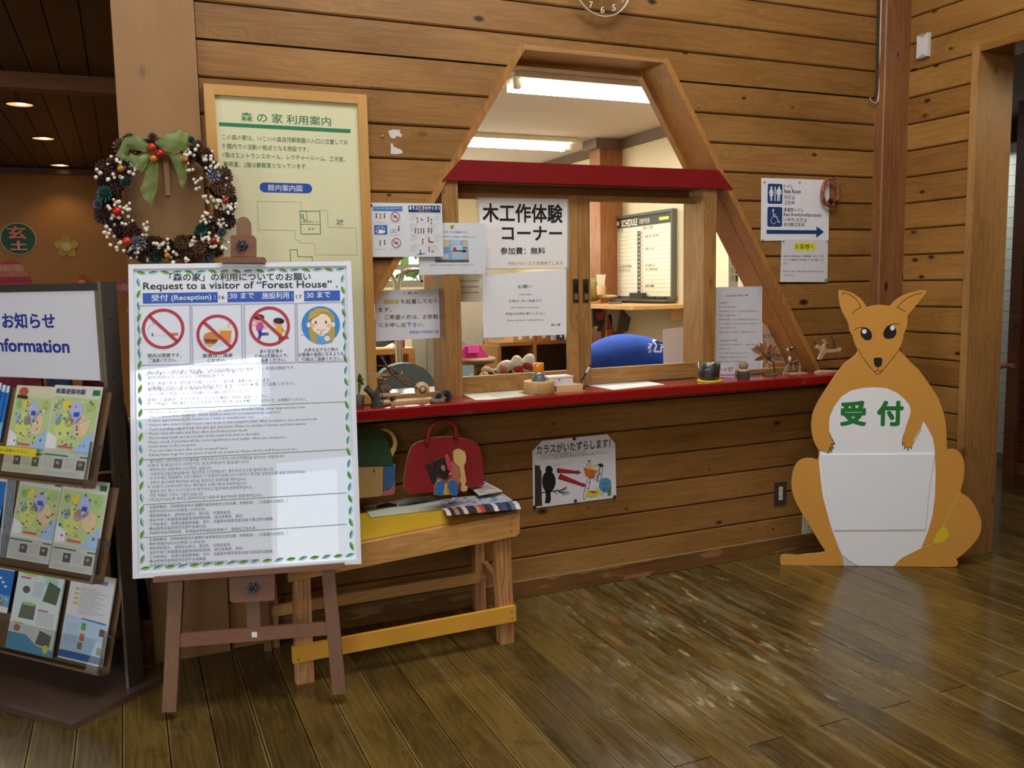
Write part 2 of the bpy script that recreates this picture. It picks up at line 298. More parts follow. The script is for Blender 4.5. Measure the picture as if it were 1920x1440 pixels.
class Sheet:
    """a flat thing: frame (origin, ex right, ey up, n towards the viewer); print is laid on it in thin layers"""
    def __init__(s, O, ex, ey, step=.0004):
        s.O = Vector(O); s.ex = Vector(ex).normalized(); s.ey = Vector(ey).normalized(); s.n = s.ex.cross(s.ey); s.step = step; s.mb = MB(); s.tb = MB()
    def P(s, u, v, w=0): return s.O+s.ex*u+s.ey*v+s.n*w
    def uv(s, x, y):
        p = onP(x, y, s.O, s.n)-s.O; return (p.dot(s.ex), p.dot(s.ey))
    def poly(s, px, h, layer=1, uv=False):
        pts = px if uv else [s.uv(*p) for p in px]
        s.mb.prism([s.P(u, v, s.step*layer) for u, v in pts], s.n, 0, ink(h) if isinstance(h, str) else h)
    def rect(s, x0, y0, x1, y1, h, layer=1): s.poly([(x0, y0), (x1, y0), (x1, y1), (x0, y1)], h, layer)
    def ruv(s, u0, v0, u1, v1, h, layer=1): s.poly([(u0, v0), (u1, v0), (u1, v1), (u0, v1)], h, layer, uv=True)
    def ell(s, cu, cv, ru, rv, h, layer=1, n=20, rot=0):
        s.poly([(cu+math.cos(rot)*ru*math.cos(2*math.pi*i/n)-math.sin(rot)*rv*math.sin(2*math.pi*i/n), cv+math.sin(rot)*ru*math.cos(2*math.pi*i/n)+math.cos(rot)*rv*math.sin(2*math.pi*i/n)) for i in range(n)], h, layer, uv=True)
    def ring(s, cu, cv, r, w, h, layer=1, n=32):
        a = [s.P(cu+r*math.cos(2*math.pi*i/n), cv+r*math.sin(2*math.pi*i/n), s.step*layer) for i in range(n)]
        b = [s.P(cu+(r-w)*math.cos(2*math.pi*i/n), cv+(r-w)*math.sin(2*math.pi*i/n), s.step*layer) for i in range(n)]
        s.mb.add(a+b, [(i, (i+1) % n, (i+1) % n+n, i+n) for i in range(n)], ink(h))
    def stroke(s, pts, w, h, layer=1, uv=False, closed=False):
        q = pts if uv else [s.uv(*p) for p in pts]
        if closed: q = q+[q[0]]
        for (u0, v0), (u1, v1) in zip(q, q[1:]):
            d = math.hypot(u1-u0, v1-v0) or 1e-9; nx, ny = -(v1-v0)/d*w/2, (u1-u0)/d*w/2; ex, ey = (u1-u0)/d*w*.3, (v1-v0)/d*w*.3
            s.poly([(u0+nx-ex, v0+ny-ey), (u0-nx-ex, v0-ny-ey), (u1-nx+ex, v1-ny+ey), (u1+nx+ex, v1+ny+ey)], h, layer, uv=True)
    def _put(s, vs_, fs, fx, fy, h, layer):
        s.tb.add([s.P(fx(x), fy(y), s.step*layer+.00005*k_) for x, y, k_ in vs_], fs, ink(h))
    def box_text(s, t, u0, v0, u1, v1, h='1a1a1a', bold=0, layer=2, res=2):    # fit the ink to a box
        vs_, fs = glyphs(t, bold, res)
        if not vs_: return
        xs = [p[0] for p in vs_]; ys = [p[1] for p in vs_]; a, b, c, d = min(xs), max(xs), min(ys), max(ys)
        s._put(vs_, fs, lambda x: u0+(x-a)/(b-a)*(u1-u0), lambda y: v0+(y-c)/(d-c)*(v1-v0), h, layer)
    def text(s, t, lb, rt, h='1a1a1a', bold=0, layer=2, res=2):               # picture points of the left-bottom and right-top of the ink
        (u0, v0), (u1, v1) = s.uv(*lb), s.uv(*rt); s.box_text(t, u0, v0, u1, v1, h, bold, layer, res)
    def line(s, t, lb, rb, size, h='1a1a1a', bold=0, layer=2, res=1):         # baseline ends, letter size in metres
        (u0, v0), (u1, v1) = s.uv(*lb), s.uv(*rb); s.luv(t, u0, v0, u1, v1, size, h, bold, layer, res)
    def luv(s, t, u0, v0, u1, v1, size, h='1a1a1a', bold=0, layer=2, res=1):
        vs_, fs = glyphs(t, bold, res)
        if not vs_: return
        xs = [p[0] for p in vs_]; a, b = min(xs), max(xs); k = (u1-u0)/(b-a); sl = (v1-v0)/(u1-u0)
        s.tb.add([s.P(u0+(x-a)*k, v0+sl*(x-a)*k+y*size, s.step*layer+.00005*k_) for x, y, k_ in vs_], fs, ink(h))
    def done(s, parent, art='printed_artwork', let='lettering'):
        r = []
        if s.mb.f: r.append(s.mb.build(art, None, parent))
        if s.tb.f: r.append(s.tb.build(let, None, parent))
        return r
EX, EZ = Vector((1, 0, 0)), Vector((0, 0, 1))
def wall_sheet(Y, p=(0, 0), rotz=0):    # sheet parallel to the counter wall
    return Sheet((0, Y, 0), EX, EZ)
def paper(name, Y, corners, label, cat='notice', hexc='ececec', th=.0015, rough=.5, group=None, coat=0, partname='paper'):
    """sheet of paper whose picture corners are given on the plane at distance Y"""
    sh = wall_sheet(Y); pts = [onY(x, y, Y) for x, y in corners]; c = sum(pts, Vector())/len(pts); lo = min(p.z for p in pts)
    root = empty(name, (c.x, Y, lo), label, cat, group); q = MB(); q.prism(pts, (0, -1, 0), th, mat(hexc, rough=rough, noise=.02, coat=coat)); q.build(partname, None, root)
    return sh, root
# ================================================================== THE SETTING
WY, RX = 3.441, 3.70            # counter wall, right-hand wall
SEAM = [2.405-.131*k for k in range(-14, 19)]      # joints between the wall boards
XL = lambda z: .624+.653*(z-.916)                  # slanted edges of the window opening
XR = lambda z: 3.209-.634*(z-.916)
ZT, ZC = 2.366, .916
GROOVE = mat('1d0f06', rough=.9, noise=0)

# floor: planks run away from the counter wall, every second one jointed at Y = 2
fl = empty('floor', (0, 0, 0), kind='structure')
one('subfloor', (-6, -3, -.06), (6.4, 10.2, -.022), GROOVE, fl)
PW = .1317
def plank(x, y0, y1):
    q = MB(); g = .0019; q.hexa([(x+g, y0+g, -.02), (x+PW-g, y0+g, -.02), (x+PW-g, y1-g, -.02), (x+g, y1-g, -.02), (x+g, y0+g, 0), (x+PW-g, y0+g, 0), (x+PW-g, y1-g, 0), (x+g, y1-g, 0)])
    q.build('plank', FLOORM, fl)
for k in range(-12, 36):
    x = .569+PW*k
    if k % 2 == 0: ys = [.6, 2.0, 5.0, 8.2]
    else: ys = [-.2, 1.15, 3.9, 6.4, 10.0]
    for a, b in zip(ys, ys[1:]):
        if x > 3.75 and b < 1.9: continue
        if x < -.4 and b < 2.1: continue
        plank(x, a, b)
q = MB(); q.box((-6, -3, -.021), (.569-12*PW, 10, -.0005)); q.box((.569-12*PW, -3, -.021), (6.3, -.2, -.0005)); q.box((.569+36*PW, -.2, -.021), (6.3, 6, -.0005)); q.build('plank_field', FLOORM, fl, kind='stuff')

# counter wall of cedar boards with the slanted window opening
wb = empty('wall_back', (0, WY, 0), kind='structure')
def board_x(x0b, x0t, x1b, x1t, z0, z1, Y=WY, parent=wb, m=WALLX):
    q = MB(); dz = z1-z0
    def ring(a, b, y):
        def xi(zz, lo, hi): return lo+(hi-lo)*(zz-z0)/dz
        return [(xi(z0+a, x0b, x0t), y, z0+a), (xi(z0+a, x1b, x1t), y, z0+a), (xi(z1-b, x1b, x1t), y, z1-b), (xi(z1-b, x0b, x0t), y, z1-b)]
    R = ring(.010, .004, Y)+ring(.004, .0015, Y+.004)+ring(.004, .0015, Y+.016)
    q.add(R, [(0, 1, 2, 3), (4, 5, 1, 0), (5, 6, 2, 1), (6, 7, 3, 2), (7, 4, 0, 3), (8, 9, 5, 4), (9, 10, 6, 5), (10, 11, 7, 6), (11, 8, 4, 7), (11, 10, 9, 8)])
    q.build('board', m, parent)
X0, X1 = .297, 3.54
for z1, z0 in zip(SEAM, SEAM[1:]):
    z0 = max(z0, .0); z1 = min(z1, 4.0)
    if z1 <= .04 or z0 >= z1: continue
    if z0 >= ZT or z1 <= ZC: board_x(X0, X0, X1, X1, z0, z1)
    elif z1 > ZT:
        q = MB(); e = .006
        q.prism([(X0, WY, z0+e), (XL(z0+e), WY, z0+e), (XL(ZT), WY, ZT), (XR(ZT), WY, ZT), (XR(z0+e), WY, z0+e), (X1, WY, z0+e), (X1, WY, z1-.003), (X0, WY, z1-.003)], (0, -1, 0), .016); q.build('board', WALLX, wb)
    else:
        a = max(z0, ZC)
        board_x(X0, X0, XL(a), XL(z1), a, z1); board_x(XR(a), XR(z1), X1, X1, a, z1)
        if a > z0: board_x(X0, X0, X1, X1, z0, a-.03)
q = MB(); yb = WY+.014
for pts in ([(X0, 0), (X1+.1, 0), (X1+.1, ZC), (X0, ZC)], [(X0, ZC), (XL(ZC), ZC), (XL(ZT), ZT), (X0, ZT)], [(XR(ZC), ZC), (X1+.1, ZC), (X1+.1, ZT), (XR(ZT), ZT)], [(X0, ZT), (X1+.1, ZT), (X1+.1, 4), (X0, 4)]):
    q.prism([(x, yb, z) for x, z in pts], (0, -1, 0), .19)
q.build('wall_core', mat('3a2212', rough=.9, noise=0), wb)
bb = empty('baseboard_back', (1.6, WY, 0), kind='structure')
def bb_wear(nt, N, L, tc, col, b):
    n = N('ShaderNodeTexNoise'); n.inputs['Scale'].default_value = 1; n.inputs['Detail'].default_value = 5
    m = N('ShaderNodeMapping'); m.inputs['Scale'].default_value = (4, 1, 22); L(tc.outputs['Object'], m.inputs[0]); L(m.outputs[0], n.inputs['Vector'])
    r = N('ShaderNodeMapRange'); r.inputs['From Min'].default_value = .60; r.inputs['From Max'].default_value = .63; L(n.outputs[0], r.inputs[0])
    x = N('ShaderNodeMix'); x.data_type = 'RGBA'; L(r.outputs[0], x.inputs[0]); L(col, x.inputs[6]); x.inputs[7].default_value = C('9a6c3e'); return x.outputs[2]
BASEM = wood('scuffed_skirting', '8a5f32', '755028', '5a3a1c', 'X', knots=0, wear=bb_wear)
q = MB(); q.box((.3, WY-.012, .002), (3.54, WY, .076)); q.build('skirting_board', BASEM, bb)
q = MB(); q.box((.3, WY-.012, .0765), (3.54, WY, .0785)); q.build('skirting_edge', mat('8a8055', rough=.7), bb)

# broad pillar at the left end of the counter wall, post in the corner
p = empty('trim_1', (.16, WY, 0), kind='structure'); one('pillar_face', (.023, WY-.022, .0), (.293, WY+.25, 4.0), PILZ, p)
p = empty('trim_2', (3.62, WY, 0), kind='structure')
q = MB(); q.hexa([(3.545, 3.395, 0), (3.575, 3.37, 0), (3.7, 3.37, 0), (3.7, WY+.02, 0), (3.545, 3.395, 4), (3.575, 3.37, 4), (3.7, 3.37, 4), (3.7, WY+.02, 4)]); 
q = MB(); q.add([(3.535, WY+.01, 0), (3.535, 3.392, 0), (3.541, 3.386, 0), (3.705, 3.385, 0), (3.705, WY+.01, 0), (3.535, WY+.01, 4), (3.535, 3.392, 4), (3.541, 3.386, 4), (3.705, 3.385, 4), (3.705, WY+.01, 4)],
    [(0, 1, 6, 5), (1, 2, 7, 6), (2, 3, 8, 7), (3, 4, 9, 8), (4, 0, 5, 9), (4, 3, 2, 1, 0), (5, 6, 7, 8, 9)]); q.build('corner_post', POSTZ, p)

# right-hand wall with the doorway
wr = empty('wall_right', (RX, 0, 0), kind='structure')
def board_y(y0, y1, z0, z1, X=RX, parent=wr, m=WALLY, name='board'):
    q = MB(); r = lambda a, b, x: [(x, y1, z0+a), (x, y0, z0+a), (x, y0, z1-b), (x, y1, z1-b)]
    R = r(.010, .004, X)+r(.004, .0015, X+.004)+r(.004, .0015, X+.016)
    q.add(R, [(0, 1, 2, 3), (4, 5, 1, 0), (5, 6, 2, 1), (6, 7, 3, 2), (7, 4, 0, 3), (8, 9, 5, 4), (9, 10, 6, 5), (10, 11, 7, 6), (11, 8, 4, 7), (11, 10, 9, 8)]); q.build(name, m, parent)
ZD = 2.405
for z1, z0 in zip(SEAM, SEAM[1:]):
    z0 = max(z0, 0); z1 = min(z1, 4.0)
    if z1 <= .04 or z0 >= z1: continue
    if z0 >= ZD-.001: board_y(1.0, 3.39, z0, z1)
    else: board_y(3.008, 3.39, z0, z1)
one('wall_core', (RX+.014, 3.0, 0), (RX+.21, 3.46, 4), mat('3a2212', rough=.9, noise=0), wr)
one('wall_core', (RX+.014, -3, ZD+.02), (RX+.21, 3.0, 4), mat('3a2212', rough=.9, noise=0), wr)
one('wall_core', (RX+.0, -3, 0), (RX+.21, 1.9, 4), WALLY, wr)
d = empty('door_1', (RX+.1, 3.0, 0), kind='structure')
one('door_jamb', (RX-.02, 2.972, 0), (RX+.215, 3.01, ZD+.03), TRIMZ, d)
one('door_head', (RX-.012, 1.9, ZD), (RX+.215, 2.972, ZD+.03), wood('door_head_cedar', 'b58446', '9c6c33', '7f5223', 'Y', knots=0), d)

# corridor beyond the doorway
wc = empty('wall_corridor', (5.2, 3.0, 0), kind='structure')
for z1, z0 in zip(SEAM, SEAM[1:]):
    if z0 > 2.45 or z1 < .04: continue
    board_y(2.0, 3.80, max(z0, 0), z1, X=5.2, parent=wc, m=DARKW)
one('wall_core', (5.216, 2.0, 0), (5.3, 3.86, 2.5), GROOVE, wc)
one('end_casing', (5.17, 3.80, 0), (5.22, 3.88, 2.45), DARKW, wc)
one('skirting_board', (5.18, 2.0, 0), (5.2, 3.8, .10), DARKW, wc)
wt = empty('wall_tiled', (5.9, 4.6, 0), kind='structure')
one('tile_bed', (5.905, 3.9, 0), (5.95, 5.6, 2.32), mat('9a9a90', rough=.8), wt)
TILE = mat('d5d8d0', rough=.25, noise=.03)
tm = None
for j in range(30):
    for i in range(8):
        if tm is None:
            q = MB(); q.box((0, .0015, .0015), (.007, .0735, .0735)); tm = q.mesh('tile', TILE)
        t = bpy.data.objects.new('tile', tm); COL.objects.link(t); t.parent = wt; t.location = Vector((5.898, 4.2+.075*i, .06+.075*j))-wt.location
cc = empty('ceiling_corridor', (4.8, 3, 2.5), kind='structure'); one('ceiling_panel', (3.9, 1.6, 2.5), (6.4, 6.0, 2.56), mat('8d8577', rough=.8), cc)
q = MB(); q.box((6.35, 1.5, 0), (6.4, 6, 2.6)); q.box((3.9, 5.95, 0), (6.4, 6, 2.6)); q.box((3.9, 1.5, 0), (6.4, 1.55, 2.6)); q.build('wall_corridor_end', mat('6a4a30', rough=.7), None, kind='structure')

# hall: ceiling, far walls behind the camera
ce = empty('ceiling', (0, 0, 4), kind='structure'); one('ceiling_panel', (-4.3, -3.1, 4.0), (3.9, 3.5, 4.08), mat('a07c52', rough=.7), ce)
wl = empty('wall_left', (-4.2, 0, 0), kind='structure'); one('wall_panel', (-4.3, -3.1, 0), (-4.2, 3.5, 4.0), mat('8f6236', rough=.6), wl)
wf = empty('wall_front', (0, -3, 0), kind='structure')
WF = mat('7d542c', rough=.6); q = MB()
for a, b, c, e in ((-4.2, -3.95, 0, 4), (-3.95, -1.95, 0, 2.55), (-3.95, -1.95, 3.4, 4), (-1.95, 3.7, 2.15, 4), (-1.0, 3.7, 0, 2.15), (-1.95, -1.0+.0, 2.15, 2.2)):
    q.box((a, -3.1, c), (b, -3.0, e), WF)
q.build('wall_panel', None, wf)
q = MB(); q.box((-1.95, -3.08, 2.1), (-1.0, -3.0, 2.2)); q.box((-1.06, -3.08, 0), (-1.0, -3.0, 2.2)); q.build('entrance_frame', TRIMZ, wf)
for nm, X_, ys_, zs_ in (('side_fill_frame', -4.19, (-.45, .5, 1.45), (1.1, 1.75, 2.4)),):  # made-up frame behind the side fill; the wall there is solid
    w_ = empty(nm, (X_, .5, 1.1), kind='structure')
    for y in ys_: one('frame_bar', (X_, y-.03, 1.07), (X_+.04, y+.03, 2.43), TRIMZ, w_)
    for z in zs_: one('frame_bar', (X_, -.48, z-.03), (X_+.04, 1.48, z+.03), TRIMX, w_)
w_ = empty('window_4', (-2.95, -3.05, 2.55), kind='structure')
for x in (-3.93, -2.95, -1.97): one('frame_bar', (x-.03, -3.08, 2.55), (x+.03, -3.03, 3.4), TRIMZ, w_)
for z in (2.57, 3.38): one('frame_bar', (-3.95, -3.08, z-.03), (-1.95, -3.03, z+.03), TRIMX, w_)
w_ = empty('window_5', (1.3, 1.7, 3.98), kind='structure')
for x in (-.24, 2.84): one('skylight_frame', (x-.03, .9, 3.94), (x+.03, 2.5, 4.0), TRIMX, w_)
for y in (.92, 2.48): one('skylight_frame', (-.24, y-.03, 3.94), (2.84, y+.03, 4.0), TRIMX, w_)
hd = empty('wall_left_header', (-2, WY, 2.7), kind='structure'); one('header_panel', (-4.2, WY, 2.66), (.03, WY+.2, 4.0), WALLX, hd)

# room beyond the opening on the left
CZ = 2.65
Yf = onZ(100, 316, CZ).y
cl = empty('ceiling_left_room', (-2, 6, CZ), kind='structure')
for k in range(-30, 4):
    x = .05+.15*k*1.0
    q = MB(); q.box((x+.003, WY+.2, CZ), (x+.147, Yf, CZ+.02)); q.build('ceiling_board', DARKX, cl)
one('ceiling_core', (-4.7, WY+.2, CZ+.019), (.7, Yf+.05, CZ+.06), GROOVE, cl)
Yb = onZ(100, 168, CZ-.09).y
bm = empty('trim_3', (-2, Yb, CZ-.13), kind='structure'); one('ceiling_beam', (-4.6, Yb, CZ-.09), (.2, Yb+.12, CZ), wood('beam_cedar', 'a87848', '946438', '7a5028', 'X', knots=.3), bm)
wo_ = empty('wall_left_room_back', (-2, Yf, 0), kind='structure'); one('wall_panel', (-4.7, Yf, 0), (.7, Yf+.1, CZ+.07), mat('a8712f', rough=.55, noise=.05, nscale=6), wo_)
zr0, zr1 = onY(100, 327, Yf).z, onY(100, 316, Yf).z
one('picture_rail', (-4.7, Yf-.06, zr0), (.7, Yf, zr1-.02), wood('rail_cedar', '8f5628', '774320', '5c3216', 'X', knots=0, rough=.25), wo_)
one('wall_left_room_side', (.62, WY+.25, 0), (.70, Yf, CZ), mat('8a5c30', rough=.6), None, kind='structure')
one('wall_left_room_far_side', (-4.75, WY+.2, 0), (-4.7, Yf, CZ), mat('8a5c30', rough=.6), None, kind='structure')
# downlights
names = ['nearest of three recessed ceiling downlights glowing in the dark plank ceiling', 'middle one of three recessed ceiling downlights in the dark plank ceiling', 'farthest ceiling downlight, close to the orange back wall']
for i, (x, y) in enumerate(((37, 195), (81, 259), (112, 309))):
    c = onZ(x, y, CZ); c.z = CZ
    if i == 2: c.y = Yf-.30; c.x = onY(112, 309, c.y).x
    t = empty('ceiling_downlight', c, names[i], 'downlight', 'downlights beyond the opening')
    q = MB(); q.lathe([(.095, -.001), (.093, -.006), (.083, -.006), (.078, .002)], c, seg=28, caps=False); q.build('trim_ring', mat('8a6a45', rough=.4), t)
    q = MB(); q.lathe([(.080, -.003), (.02, -.002), (.0001, -.002)], c, seg=28, m=mat('ffc987', emit=1.1, noise=0), caps=False); q.lathe([(.03, -.006), (.0001, -.007)], c+Vector((.01, -.02, 0)), seg=16, m=mat('fff6e0', emit=9, noise=0)); q.build('reflector', None, t)
    l = bpy.data.lights.new('downlight_beam', 'SPOT'); l.energy = 16 if i < 2 else 7; l.color = (1, .72, .42); l.spot_size = rad(110); l.shadow_soft_size = .06; l.spot_blend = .6
    lo = bpy.data.objects.new('downlight_beam', l); COL.objects.link(lo); lo.location = c-Vector((0, 0, .03))

# ------------------------------------------------------------------ counter window
w1 = empty('window_1', (1.9, WY, ZC), kind='structure')
RED = mat('8a0e13', rough=.22, noise=.03, coat=.4); REDM = mat('7c0e14', rough=.4, noise=.03)
def slab_xz(name, pts, y0, y1, m, parent, **kw):
    q = MB(); q.prism([(x, y0, z) for x, z in pts], (0, -1, 0), y1-y0); return q.build(name, m, parent, **kw)
t = .030; fy, by = WY-.010, WY+.225
SL = wood('slanted_lining_cedar', 'b98446', 'a87438', '87592a', 'Z', knots=.25, rough=.45, vary=.1)
slab_xz('lining', [(XL(ZC), ZC), (XL(ZC)+t, ZC), (XL(ZT-.02)+t, ZT-.02), (XL(ZT)+.004, ZT+.004), (XL(ZT), ZT+.004)], fy, by, SL, w1)
slab_xz('lining', [(XR(ZC)-t, ZC), (XR(ZC), ZC), (XR(ZT), ZT+.004), (XR(ZT)-.004, ZT+.004), (XR(ZT-.02)-t, ZT-.02)], fy, by, SL, w1)
slab_xz('lining', [(XL(ZT)+.005, ZT-.018), (XR(ZT)-.005, ZT-.018), (XR(ZT)-.005, ZT), (XL(ZT)+.005, ZT)], WY-.002, by, TRIMX, w1)
# upper pane with its beads
gy = WY+.185; bt = .024
def xl(z, o=0): return XL(z)+t+o
def xr(z, o=0): return XR(z)-t-o
zt = ZT-.018; zh = 1.887
slab_xz('glazing_bead', [(xl(zh), zh), (xl(zh, bt), zh), (xl(zt, bt), zt), (xl(zt), zt)], gy-.02, gy+.02, SL, w1)
slab_xz('glazing_bead', [(xr(zh, bt), zh), (xr(zh), zh), (xr(zt), zt), (xr(zt, bt), zt)], gy-.02, gy+.02, SL, w1)
slab_xz('glazing_bead', [(xl(zt), zt-bt), (xr(zt), zt-bt), (xr(zt), zt), (xl(zt), zt)], gy-.018, gy+.022, TRIMX, w1)
slab_xz('pane', [(xl(zh), zh), (xr(zh), zh), (xr(zt), zt), (xl(zt), zt)], gy, gy+.005, GLASS, w1)
# red header between the slants
slab_xz('header_board', [(XL(1.803)+.006, 1.803), (XR(1.803)-.0, 1.803), (XR(1.887)-.030, 1.887), (XL(1.887)+t, 1.887)], WY-.016, WY+.02, REDM, w1, label='dark red painted header board')
slab_xz('header_beam', [(XL(1.80)+t, 1.80), (XR(1.80)-t, 1.80), (XR(1.885)-t, 1.885), (XL(1.885)+t, 1.885)], WY+.02, WY+.2, TRIMX, w1)
slab_xz('top_track', [(1.27, 1.765), (2.45, 1.765), (2.45, 1.80), (1.27, 1.80)], WY+.055, WY+.15, wood('track_cedar', '7d5026', '6b421e', '543216', 'X', knots=0), w1)
JL, JR = (1.208, 1.278), (2.492, 2.562)
for a, b in (JL, JR): one('jamb', (a, WY-.004, ZC), (b, WY+.16, 1.803), TRIMZ, w1)
ty = WY+.07
slab_xz('side_pane', [(XL(ZC)+t, ZC), (JL[0], ZC), (JL[0], 1.80), (XL(1.80)+t, 1.80)], ty, ty+.005, GLASS, w1)
slab_xz('side_pane', [(JR[1], ZC), (XR(ZC)-t, ZC), (XR(1.80)-t, 1.80), (JR[1], 1.80)], ty, ty+.005, GLASS, w1)
one('sill_bead', (XL(ZC)+t, ty-.012, ZC), (JL[0], ty+.015, ZC+.02), TRIMX, w1); one('sill_bead', (JR[1], ty-.012, ZC), (XR(ZC)-t-.01, ty+.015, ZC+.02), TRIMX, w1)
# two sliding sashes
def sash(x0, x1, y, zlo, sl, sr, latchx, lab):
    s = empty('window_sash', ((x0+x1)/2, y, ZC), kind='structure'); s.parent = w1; s.location = s.location-w1.location
    one('stile', (x0, y, ZC+.004), (x0+sl, y+.028, 1.775), TRIMZ, s); one('stile', (x1-sr, y, ZC+.004), (x1, y+.028, 1.775), TRIMZ, s)
    one('bottom_rail', (x0+sl, y, ZC+.004), (x1-sr, y+.028, zlo), TRIMX, s); one('top_rail', (x0+sl, y, 1.74), (x1-sr, y+.028, 1.775), TRIMX, s)
    one('pane', (x0+sl-.004, y+.012, zlo), (x1-sr+.004, y+.016, 1.74), GLASS, s)
    c = onY(latchx, 545, y); q = MB(); q.box((c.x-.014, y-.003, c.z-.052), (c.x+.014, y+.001, c.z+.052), mat('6d5a30', rough=.35, metal=.8)); q.box((c.x-.008, y-.006, c.z-.005), (c.x+.008, y-.003, c.z+.03), mat('1a1712', rough=.4)); q.box((c.x-.007, y-.010, c.z-.04), (c.x+.007, y-.003, c.z-.015), mat('b9b29c', rough=.3, metal=.8))
    q.build('latch_plate', None, s)
sy = WY+.062
X1s = onY(1085, 600, sy).x
sash(1.250, X1s, sy, onY(980, 700, sy).z, .04, .05, 1079, 'left')
sash(X1s+.002, 2.56, sy+.0, onY(1200, 686, sy).z, .06, .03, 1098, 'right')

# red counter
ct = empty('counter_shelf', (2.0, 3.4, .87), 'long glossy red counter shelf running under the slanted reception window', 'counter')
q = MB(); e = .006
xa, xb, ya, za, zb = .66, 3.52, 3.262, .870, .916
q.add([(xa, ya, za+e), (xb, ya, za+e), (xb, ya, zb-e), (xa, ya, zb-e), (xa, ya+e, za), (xb, ya+e, za), (xa, ya+e, zb), (xb, ya+e, zb), (xa, WY, za), (xb, WY, za), (xa, WY, zb), (xb, WY, zb)],
      [(0, 1, 2, 3), (4, 5, 1, 0), (3, 2, 7, 6), (6, 7, 11, 10), (4, 8, 9, 5), (0, 3, 6, 10, 8, 4), (1, 5, 9, 11, 7, 2)]); q.box((.66, WY, .87), (3.17, 3.86, .9158)); q.build('worktop', RED, ct)
# ================================================================== OFFICE BEHIND THE WINDOW
OC = 2.47; OXR = 3.6; OYB = 8.3; OXL = .78
CREAM = mat('e6d8b8', rough=.8, noise=.02); CEILM = mat('c8b9ac', rough=.9, noise=.02)
oc = empty('ceiling_office', (2, 6, OC), kind='structure')
for i in range(5):
    for j in range(3):
        x0 = OXL+(OXR-OXL)/3*j; y0 = 3.66+.95*i; q = MB(); q.box((x0+.001, y0+.001, OC), (x0+(OXR-OXL)/3-.001, y0+.949, OC+.01)); q.build('ceiling_panel', CEILM, oc)
one('ceiling_core', (OXL, 3.64, OC+.009), (OXR, OYB, OC+.05), mat('8d8478', rough=.9, noise=0), oc)
wor = empty('wall_office_right', (OXR, 6, 0), kind='structure'); one('wall_panel', (OXR, 3.646, 0), (OXR+.05, OYB, OC), CREAM, wor)
one('cornice', (OXR-.03, 3.66, OC-.075), (OXR, OYB, OC), mat('6e5a45', rough=.6), wor)
pc = empty('trim_4', (3.5, 6.1, 0), kind='structure')
c0 = onX(1158, 262, 3.40); Yc = 6.02
one('office_post', (3.40, Yc, 0), (3.598, Yc+.16, OC), wood('office_post_cedar', 'b5753c', '9a5f30', '7c4a24', 'Z', knots=.5), pc); one('post_cap', (3.36, Yc-.02, OC-.075), (3.598, Yc+.2, OC), mat('6e5a45', rough=.6), pc)
wob = empty('wall_office_back', (2, OYB, 0), kind='structure')
zs, ze = onY(750, 530, OYB).z, onY(750, 400, OYB).z
wx0, wx1 = onY(640, 500, OYB).x, onY(792, 500, OYB).x
q = MB(); q.box((OXL, OYB, 0), (OXR, OYB+.1, zs)); q.box((OXL, OYB, ze), (OXR, OYB+.1, OC)); q.box((OXL, OYB, zs), (wx0, OYB+.1, ze)); q.box((wx1, OYB, zs), (OXR, OYB+.1, ze)); q.build('wall_panel', CREAM, wob)
w2 = empty('window_2', ((wx0+wx1)/2, OYB, zs), kind='structure')
ZM = onY(750, 500, OYB).z
for a, b, c, e in ((wx0, wx1, zs-.03, zs+.02), (wx0, wx1, ZM-.03, ZM+.02), (wx0, wx1, ze-.02, ze+.02), (wx0-.02, wx0+.02, zs, ze), (wx1-.03, wx1+.02, zs, ze), ((wx0+wx1)/2-.02, (wx0+wx1)/2+.02, zs, ze)):
    one('frame_bar', (a, OYB-.03, c), (b, OYB+.02, e), mat('8a8578', rough=.5), w2)
one('pane', (wx0, OYB+.03, zs), (wx1, OYB+.035, ze), GLASS, w2)
wol = empty('wall_office_left', (OXL, 6, 0), kind='structure'); one('wall_panel', (OXL-.06, 3.65, 0), (OXL, OYB, OC), CREAM, wol)
# garden outside the office window
g = empty('garden_hedge', (1.8, 9.9, 0), 'sunlit leafy hedge seen through the office back window', 'hedge'); tag(g, kind='stuff')
q = MB(); rn = random.Random(3); LG = [mat('6f9440', rough=.7, noise=0), mat('93b45c', rough=.7, noise=0), mat('4f7a35', rough=.7, noise=0)]
for i in range(900):
    c = Vector((rn.uniform(.95, 3.8), rn.uniform(9.6, 10.2), rn.uniform(.0, 2.6))); a = Vector((rn.gauss(0, 1), rn.gauss(0, 1), rn.gauss(0, 1))).normalized()*.12; b = a.cross(Vector((rn.gauss(0, 1), rn.gauss(0, 1), 1))).normalized()*.06
    q.add([c-a, c-b, c+a, c+b], [(0, 1, 2, 3)], LG[i % 3])
o = q.build('leaves', None, g); tag(o, kind='stuff')
one('ground_outside', (-12, 8.45, -.1), (14, 22, -.02), mat('8aa060', rough=.9), None, kind='structure')
sun = bpy.data.lights.new('sun', 'SUN'); sun.energy = 3.0; sun.angle = rad(.5); so = bpy.data.objects.new('sun', sun); COL.objects.link(so); so.rotation_euler = (rad(-42), rad(5), rad(180+150)); so.location = (0, 15, 8)
so.rotation_euler = (rad(40), 0, rad(15))

